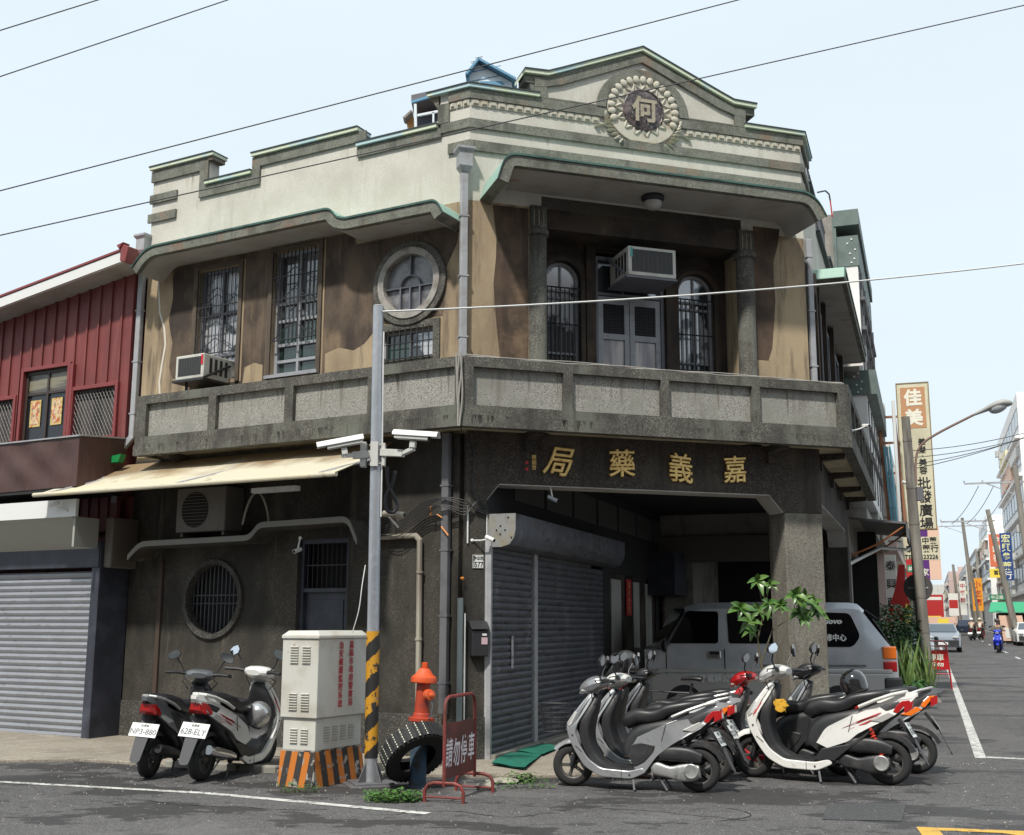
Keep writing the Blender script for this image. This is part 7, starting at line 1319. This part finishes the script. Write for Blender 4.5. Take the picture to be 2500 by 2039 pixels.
T = thing('price_board', 'pink and white notice board standing on the right roadside', 'notice board', FR.w(63, .4, 6.2)); mb = MB(); vs = [FR.w(a, z, n) for a in (63, 63.05) for n, z in ((5.6, .65), (6.95, .65), (6.75, 2.2), (5.4, 2.2))]; mb.add(vs, [(0, 1, 2, 3), (7, 6, 5, 4), (0, 1, 5, 4), (1, 2, 6, 5), (2, 3, 7, 6), (3, 0, 4, 7)]); part('board', mb, pnk, T); mb = MB(); vs = [FR.w(62.98, z, n) for n, z in ((5.75, .8), (6.75, .8), (6.7, 1.45), (5.7, 1.45))]; mb.add(vs, [(0, 1, 2, 3)]); part('notice', mb, pw, T); mb = MB(); [mb.tube([FR.w(63.1, .35, n), FR.w(63.1, 1.5, n)], .03, 5) for n in (5.7, 6.8)]; part('post', mb, pipe_g, T)
putil(62, 6.4, 8.3, .22, .13, 'leaning concrete utility pole with a cross-arm behind the blue scooter', (-1.25, 0), ((7.6, (2.9, .3)),)); putil(50, 6.55, 9.6, .2, .13, 'concrete utility pole at the right edge with a cross-arm', (-.5, 0), ((8.7, (2.6, .6)),)); putil(105, 5.6, 11.2, .22, .14, 'distant utility pole with a cross-arm near the tall blocks', (-.7, 0), ((10.4, (3.0, 2.6)),)); putil(125, 4.6, 7.5, .2, .14, 'far utility pole with a yellow-banded foot', (-.4, 0)); putil(82, 5.1, 5.6, .12, .08, 'thin leaning pole in front of the green awning', (-.5, 0)); putil(58, 7.15, 2.55, .11, .1, 'short grey post at the right frame edge')
# red no-parking frame
T = thing('red_folding_barrier', 'bright red folding no-parking frame by the near pole', 'barrier', FR.w(14, G(14, 1.5), 1.5)); g = G(14, 1.5); s_ = 14
mb = MB(); mb.tube([FR.w(s_, g, 1.15), FR.w(s_, g+1.05, 1.22), FR.w(s_, g+1.12, 1.30), FR.w(s_, g+1.12, 1.60), FR.w(s_, g+1.05, 1.68), FR.w(s_, g, 1.75)], .018, 6); mb.tube([FR.w(s_, g+.35, 1.17), FR.w(s_, g+.35, 1.73)], .014, 5); mb.tube([FR.w(s_+.5, g, 1.15), FR.w(s_+.1, g+1.0, 1.25), FR.w(s_+.1, g+1.0, 1.65), FR.w(s_+.5, g, 1.75)], .015, 5); part('tube_frame', mb, redp, T)
mb = MB(); vs = [FR.w(a, z+g, n) for a in (s_-.02, s_+.0) for n, z in ((1.18, .45), (1.72, .45), (1.70, .90), (1.20, .90))]; mb.add(vs, [(0, 1, 2, 3), (7, 6, 5, 4), (0, 1, 5, 4), (1, 2, 6, 5), (2, 3, 7, 6), (3, 0, 4, 7)]); p = part('panel', mb, redp, T)
Mx = lambda n, z: Matrix.Translation(FR.w(s_-.025, z+g, n)) @ Matrix((FR.n, Vector((0, 0, 1)), -FR.d)).transposed().to_4x4()
mb = MB(); text(mb, '停車', .17, .001, Mx(1.44, .74), .004); text(mb, '請勿', .10, .001, Mx(1.44, .57), .003, 1.6); part('lettering', mb, wht, p)
# rooftop things behind the shophouse
YH = 24.0; T = thing('rooftop_cabin', 'small white gabled rooftop cabin with blue edging above the parapet', 'rooftop cabin', at_y(1195, 200, YH)); X3 = lambda x, y, d=0: at_y(x, y, YH)+Vector((0, d, 0))
whs = mat('white_siding', (.68, .74, .76), .6, layers=[((.50, .62, .70), 3, .55, .75)]); bls = mat('light_blue_edge', (.10, .26, .40), .5)
mb = MB(); gp = [(1143, 262), (1143, 184), (1169, 158), (1250, 201), (1252, 262)]; mb.prism(gp, lambda x, y: X3(x, y), lambda x, y: X3(x, y, 3)); part('gable_wall', mb, whs, T)
mb = MB(); mb.bar(X3(1139, 190, -.1), X3(1169, 153, -.1), .2, .05); mb.bar(X3(1169, 153, -.1), X3(1258, 201, -.1), .2, .05); mb.prism([(1138, 190), (1169, 151), (1262, 203), (1262, 206), (1169, 156), (1138, 194)], lambda x, y: X3(x, y, -.12), lambda x, y: X3(x, y, 3.2)); mb.bar(X3(1143, 262, -.05), X3(1143, 186, -.05), .05, .05); part('roof_edge', mb, bls, T)
mb = MB(); [mb.bar(X3(1146, 262-d, -.01), X3(1240-d*.2, 245-d, -.01), .01, .015) for d in (20, 40, 62, 84)][:3]; mb.box((-.25, -.03, -.15), (.25, 0, .1), Matrix.Translation(X3(1200, 210))); part('siding_line', mb, bls, T)
T = thing('rooftop_shelter', 'blue-edged rooftop shelter with white posts behind the left parapet', 'shelter', X3(1080, 260)); mb = MB(); mb.prism([(1004, 232), (1004, 248), (1012, 250), (1140, 214), (1140, 203)], lambda x, y: X3(x, y), lambda x, y: X3(x, y, 2.5)); part('roof', mb, mat('brown_roof_sheet', (.12, .11, .12), .6), T)
mb = MB(); mb.bar(X3(1005, 252, -.03), X3(1090, 226, -.03), .07, .06); part('gutter', mb, bls, T); mb = MB(); mb.bar(X3(1015, 320), X3(1014, 256), .10, .06); mb.bar(X3(1058, 306), X3(1058, 275), .05, .04); mb.bar(X3(1016, 283), X3(1072, 272), .05, .05); mb.bar(X3(1016, 313), X3(1072, 300), .05, .05); part('post', mb, whs, T)
mb = MB(); mb.prism([(1016, 325), (1016, 255), (1080, 238), (1080, 325)], lambda x, y: X3(x, y, .6), lambda x, y: X3(x, y, .8)); part('back_wall', mb, mat('blue_grey_shade', (.10, .11, .14), .8), T)
T = thing('orange_lean_to', 'small orange-brown lean-to wall at the left end of the rooftop shelter', 'shed', X3(1000, 300)); mb = MB(); mb.prism([(990, 290), (1006, 275), (1014, 285), (1014, 320), (1006, 318)], lambda x, y: X3(x, y, .2), lambda x, y: X3(x, y, 1)); part('wall', mb, mat('orange_wall', (.55, .30, .10), .8), T); mb = MB(); mb.bar(X3(986, 290, .1), X3(1006, 272, .1), .3, .05); part('roof_edge', mb, wconc, T)
T = thing('television_aerial', 'thin television aerials above the rooftop cabin', 'aerial', X3(1165, 150)); mb = MB()
for x, y0, y1 in ((1169, 155, 140), (1158, 165, 150)):
    mb.tube([X3(x, y0), X3(x, y1)], .012, 4)
    for k in range(4): mb.tube([X3(x-9+k*2, y1+2+k*3), X3(x+9-k, y1-2+k*3)], .007, 4)
part('aerial', mb, pipe_d, T)
T = thing('roof_guard_rail', 'wire guard rail on the roof at the right end of the shophouse', 'railing', FR.w(3, 8.1, -.3)); mb = MB()
for i in range(14): mb.tube([FR.w(2.4+i*.25, 7.75, -.12), FR.w(2.4+i*.25, 8.95, -.12)], .009, 4)
for z in (8.0, 8.45, 8.9): mb.tube([FR.w(2.35, z, -.12), FR.w(5.8, z, -.12)], .014, 5)
part('railing', mb, pipe_d, T)
T = thing('roof_drain_vent', 'curved dark vent pipe with a red stem on the side roof', 'pipe', at_y(2020, 470, 19)); mb = MB(); mb.tube([at_y(1995, 470, 19), at_y(2015, 466, 19), at_y(2024, 474, 19), at_y(2027, 490, 19)], .014, 6); part('pipe', mb, black_i, T); mb = MB(); mb.tube([at_y(2027, 490, 19), at_y(2032, 530, 19)], .012, 6); part('stem', mb, rds, T)
# ------------------------------------------------------------------ wires
WM = mat('weathered_black_wire', (.05, .05, .055), .6)
def wire(label, a, b, sag, r, m=WM, n=28, name='overhead_wire', ext=0):
    a = Vector(a); b = Vector(b)
    if ext: a, b = a+(a-b)*ext, b+(b-a)*ext
    mb = MB(); mb.tube([a.lerp(b, i/n)-Vector((0, 0, sag*4*(i/n)*(1-i/n))) for i in range(n+1)], r, 5, cap=False); return single(name, mb, m, label, 'wire', 'overhead wires' if m is WM else None)
wire('short wire crossing the top left corner of the sky', at_y(-500, 225, 9.0), at_y(500, -86, 9.6), .02, .0055, ext=1.5)
wire('wire crossing the upper left sky below the corner wire', at_y(-500, 348, 9.2), at_y(1100, -190, 10.2), .03, .0055, ext=1.2)
wire('long wire rising from the left past the pediment peak', at_y(-500, 588, 9.5), at_y(2300, -135, 10.6), .03, .006, ext=.8)
wire('long wire crossing in front of the medallion', at_y(-500, 675, 9.5), at_y(2950, -98, 11.0), .05, .006, ext=.8)
wire('white cable from the camera pole across to the right', pole_at(4.92)+Vector((.05, -.04, 0)), at_y(2900, 590, 15.0), .14, .011, mat('white_cable_sheath', (.62, .62, .60), .6))
for i, (y0, y1, s) in enumerate(((1100, 985, .9), (1128, 1020, .5), (1130, 1045, 1.0), (1135, 1060, .4))): wire(['highest', 'second', 'third', 'lowest'][i]+' of the four service wires strung to the near street-lamp pole', FR.w(9.5, [5.2, 5.05, 4.9, 4.8][i], 1.1), at_y(2800, y0-150-20*i, 22+i), .25, .008)
for i in range(3): wire(['left', 'middle', 'right'][i]+' of the three wires between the distant cross-arms', FR.w(50, 8.9, 4.2+.75*i), FR.w(62, 7.9, 3.0+.9*i), .25, .018)
# ------------------------------------------------------------------ distant car and riders
def simple_car(label, s, n, m, facing=-1):
    g = G(s, n); T = thing('car', label, 'car', FR.w(s, g, n)); ax = FR.d*facing; sd = FR.n
    def P(x, y, z): return FR.w(s, g, n)+ax*x+sd*y+Vector((0, 0, z))
    mb = MB(); R = []
    for x, z, w, zb in ((2.1, .62, .74, .28), (2.05, .78, .80, .22), (1.2, .90, .83, .22), (.75, .96, .83, .22), (-1.1, .98, .83, .22), (-1.9, .95, .80, .24), (-2.1, .8, .76, .3)): R.append([P(x, -w, zb), P(x, -w, z-.1), P(x, -w+.08, z), P(x, w-.08, z), P(x, w, z-.1), P(x, w, zb)])
    mb.loft(R); part('body', mb, m, T, smooth=True, sharp=30)
    mb = MB(); R = []
    for x, z, w in ((.95, .90, .74), (.25, 1.34, .60), (-.9, 1.36, .60), (-1.6, .93, .72)): R.append([P(x, -w, z-.05 if z > 1 else z-.02), P(x, -w+.05, z), P(x, w-.05, z), P(x, w, z-.05 if z > 1 else z-.02), P(x, w, .85), P(x, -w, .85)])
    mb.loft(R); part('cabin', mb, m, T, smooth=True, sharp=25)
    mb = MB(); mb.add([P(.97, -.66, .95), P(.97, .66, .95), P(.33, .54, 1.31), P(.33, -.54, 1.31)], [(0, 1, 2, 3)]); part('windscreen', mb, mat('car_windscreen', (.05, .07, .09), .05, coat=1), T)
    mb = MB(); mb.add([P(2.14, -.70, .30), P(2.14, .70, .30), P(2.12, .72, .56), P(2.12, -.72, .56)], [(0, 1, 2, 3)]); part('bumper', mb, blkp, T); mb = MB(); mb.add([P(2.16, -.22, .34), P(2.16, .22, .34), P(2.16, .22, .47), P(2.16, -.22, .47)], [(0, 1, 2, 3)]); part('license_plate', mb, plate_m, T)
    for y in (-.58, .58): mb = MB(); mb.ell(P(2.08, y, .68), (.10, .16, .07), Matrix.Rotation(FR.ang(), 4, 'Z')); part('headlight', mb, clearl, T)
    for x in (1.35, -1.35):
        for y in (-.74, .74): mb = MB(); mb.tube([P(x, y-.09, .29), P(x, y+.09, .29)], .29, 16); part('wheel', mb, tyre_m, T)
    for y in (-.9, .9): mb = MB(); mb.ell(P(.8, y, 1.0), .07); part('wing_mirror', mb, blkp, T)
def person(label, base, yaw, skinm, shirtm, trm, hatm, bare=False):
    """seated rider; local x forward, origin on the ground below the seat"""
    T = thing('person', label, 'person', base, yaw, None, local=True)
    def skinned(name, joints, edges, m, par=None):
        me = bpy.data.meshes.new(name); bm = bmesh.new(); ly = bm.verts.layers.skin.verify(); vs = [bm.verts.new(j[:3]) for j in joints]
        for a, b in edges: bm.edges.new((vs[a], vs[b]))
        for v, j in zip(vs, joints): v[ly].radius = (j[3], j[4] if len(j) > 4 else j[3])
        vs[0][ly].use_root = True; bm.to_mesh(me); bm.free(); me.materials.append(m)
        o = bpy.data.objects.new(name, me); COL.objects.link(o); o.parent = par or T; a = o.modifiers.new('skin', 'SKIN'); a.use_smooth_shade = True; b = o.modifiers.new('sub', 'SUBSURF'); b.levels = 1; b.render_levels = 2; OFFS[o.name] = Vector(); return o
    J = [(-.02, 0, .80, .11, .14), (-.04, 0, .98, .10, .13), (-.02, 0, 1.17, .10, .16), (.0, 0, 1.30, .055), (.02, 0, 1.38, .075), (.03, 0, 1.49, .08), (-.02, .17, 1.22, .055), (.12, .22, 1.02, .042), (.34, .20, 1.0, .032), (.40, .19, 1.01, .03), (-.02, -.17, 1.22, .055), (.12, -.22, 1.02, .042), (.34, -.20, 1.0, .032), (.40, -.19, 1.01, .03), (.02, .10, .78, .09), (.36, .13, .76, .065), (.36, .12, .45, .05), (.34, .12, .30, .04), (.46, .12, .26, .035), (.02, -.10, .78, .09), (.36, -.13, .76, .065), (.36, -.12, .45, .05), (.34, -.12, .30, .04), (.46, -.12, .26, .035)]
    E_ = [(0, 1), (1, 2), (2, 3), (3, 4), (4, 5), (2, 6), (6, 7), (7, 8), (8, 9), (2, 10), (10, 11), (11, 12), (12, 13), (0, 14), (14, 15), (15, 16), (16, 17), (17, 18), (0, 19), (19, 20), (20, 21), (21, 22), (22, 23)]
    bo = skinned('body', J, E_, skinm)
    g = .016; sh = [(*J[i][:3], *(q+g for q in J[i][3:])) for i in (0, 1, 2, 6, 7, 10, 11)]; skinned('shirt', sh, [(0, 1), (1, 2), (2, 3), (3, 4), (2, 5), (5, 6)], shirtm)
    k = 3 if bare else 4; tr = [(*J[i][:3], *(q+g for q in J[i][3:])) for i in (0, 14, 15, 16, 17, 19, 20, 21, 22)]; skinned('trousers', tr, [(0, 1), (1, 2), (2, 3), (3, 4), (0, 5), (5, 6), (6, 7), (7, 8)] if not bare else [(0, 1), (1, 2), (0, 5), (5, 6)], trm)
    mb = MB(Matrix.Translation((.02, 0, 1.47))); mb.lathe([(.12, -.04), (.135, 0), (.13, .06), (.09, .115), (.04, .135), (1e-4, .137)], seg=18); part('helmet', mb, hatm, T, smooth=True)
    mb = MB(); mb.ell((.125, 0, 1.42), (.012, .018, .02)); mb.ell((.115, .03, 1.45), (.01, .014, .008)); mb.ell((.115, -.03, 1.45), (.01, .014, .008)); mb.ell((.108, 0, 1.375), (.01, .025, .008)); part('face_features', mb, mat('face_detail', (.16, .08, .06), .6), T)
    return T
skin = mat('skin', (.42, .25, .17), .55)
def rider_at(s, n, body, label_s, label_p, shirt, trousers, hat, toward=True, sc=1.0, bare=False):
    g = G(s, n); p = FR.w(s, g, n); d = -FR.d if toward else FR.d; d = d+FR.n*(-.12 if toward else .22)
    scooter(label_s, p, d, body, simple=True, group=None, name='ridden_scooter', rack=False, flap=False, stand=False, head=body)
    person(label_p, p+d.normalized()*-.12, math.atan2(d.y, d.x), skin, shirt, trousers, hat, bare)
def from_px(px, py, D):
    v = at_y(px, py, D); k = v-FR.O; return k.dot(FR.d), k.dot(FR.n)
olive = mat('olive_shirt', (.12, .11, .09), .8); whc = mat('white_shirt', (.70, .68, .62), .8); blkc = mat('black_cloth', (.02, .02, .022), .8); crc = mat('cream_jacket', (.55, .52, .42), .8)
s_, n_ = from_px(2437, 1560, 56); rider_at(s_, n_, blup, 'blue scooter riding towards the camera', 'rider in an olive shirt and dark helmet on the blue scooter', olive, blkc, mat('dark_helmet', (.05, .035, .03), .3))
s_, n_ = from_px(2374, 1543, 84); rider_at(s_, n_, blkp, 'dark scooter riding away in the distance, the left of two', 'rider in a cream jacket and white helmet riding away', crc, blkc, white_p, False)
s_, n_ = from_px(2394, 1540, 88); rider_at(s_, n_, redp, 'red scooter riding away beside the dark one', 'rider in a white shirt and shorts on the red scooter', whc, blkc, crc, False, bare=True)
s_, n_ = from_px(2301, 1560, 58); simple_car('silver-grey car with a dark bumper driving towards the camera', s_, n_, mat('silver_blue_car', (.33, .36, .40), .3, .5, coat=.5))
s_, n_ = from_px(2358, 1535, 108); simple_car('dark blue car parked far down the street', s_, n_, mat('dark_blue_car', (.03, .04, .07), .3, .3), 1)
s_, n_ = from_px(2512, 1545, 70); simple_car('white car parked at the right frame edge', s_, n_, white_p, -1)
s_, n_ = from_px(2195, 1545, 36); simple_car('pale car nosing out beyond the shrubs on the left side', s_+2, .6, mat('pale_blue_car', (.45, .52, .56), .3, .3), -1)
# ------------------------------------------------------------------ camera, light, sky
cam = bpy.data.cameras.new('camera'); co = bpy.data.objects.new('camera', cam); COL.objects.link(co); SC.camera = co
cam.sensor_width = 36; cam.sensor_fit = 'HORIZONTAL'; cam.lens = FOC/2500*36; cam.clip_end = 5000; cam.clip_start = .05
co.matrix_world = Matrix.Translation((0, 0, EYE)) @ Matrix((_r2, _u2, -_fw)).transposed().to_4x4()
SUN = Vector((.42, .90, -1.42)).normalized()
sl = bpy.data.lights.new('sun', 'SUN'); sl.energy = 4.4; sl.angle = RD(3.0); sl.color = (1, .95, .87); so = bpy.data.objects.new('sun', sl); COL.objects.link(so); so.location = (-10, -20, 30); so.rotation_euler = SUN.to_track_quat('-Z', 'Y').to_euler()
w = bpy.data.worlds.new('World'); SC.world = w; w.use_nodes = True; nt = w.node_tree; N = nt.nodes; L = nt.links; bg = N['Background']
sky = N.new('ShaderNodeTexSky'); sky.sky_type = 'NISHITA'; sky.sun_disc = False; sky.sun_elevation = math.asin(-SUN.z); sky.sun_rotation = math.atan2(-SUN.x, -SUN.y); sky.dust_density = 3.0; sky.air_density = 1.0
tc = N.new('ShaderNodeTexCoord'); no = N.new('ShaderNodeTexNoise'); no.inputs['Scale'].default_value = 1.6; no.inputs['Detail'].default_value = 6; mp = N.new('ShaderNodeMapping'); mp.inputs['Scale'].default_value = (1, 1, 3.5); L.new(tc.outputs['Generated'], mp.inputs[0]); L.new(mp.outputs[0], no.inputs['Vector'])
mr = N.new('ShaderNodeMapRange'); mr.inputs['From Min'].default_value = .35; mr.inputs['From Max'].default_value = .7; mr.inputs['To Min'].default_value = .93; mr.inputs['To Max'].default_value = 1.0; L.new(no.outputs['Fac'], mr.inputs['Value'])
mx = N.new('ShaderNodeMix'); mx.data_type = 'RGBA'; mx.inputs['B'].default_value = (8.3, 9.5, 10.3, 1); L.new(mr.outputs[0], mx.inputs['Factor']); L.new(sky.outputs[0], mx.inputs['A']); L.new(mx.outputs['Result'], bg.inputs['Color']); bg.inputs['Strength'].default_value = .10
vs_ = SC.view_settings; vs_.view_transform = 'Standard'; vs_.look = 'None'; vs_.gamma = 1; vs_.exposure = 0
SC.cycles.max_bounces = 6; SC.cycles.diffuse_bounces = 3; SC.cycles.use_denoising = True
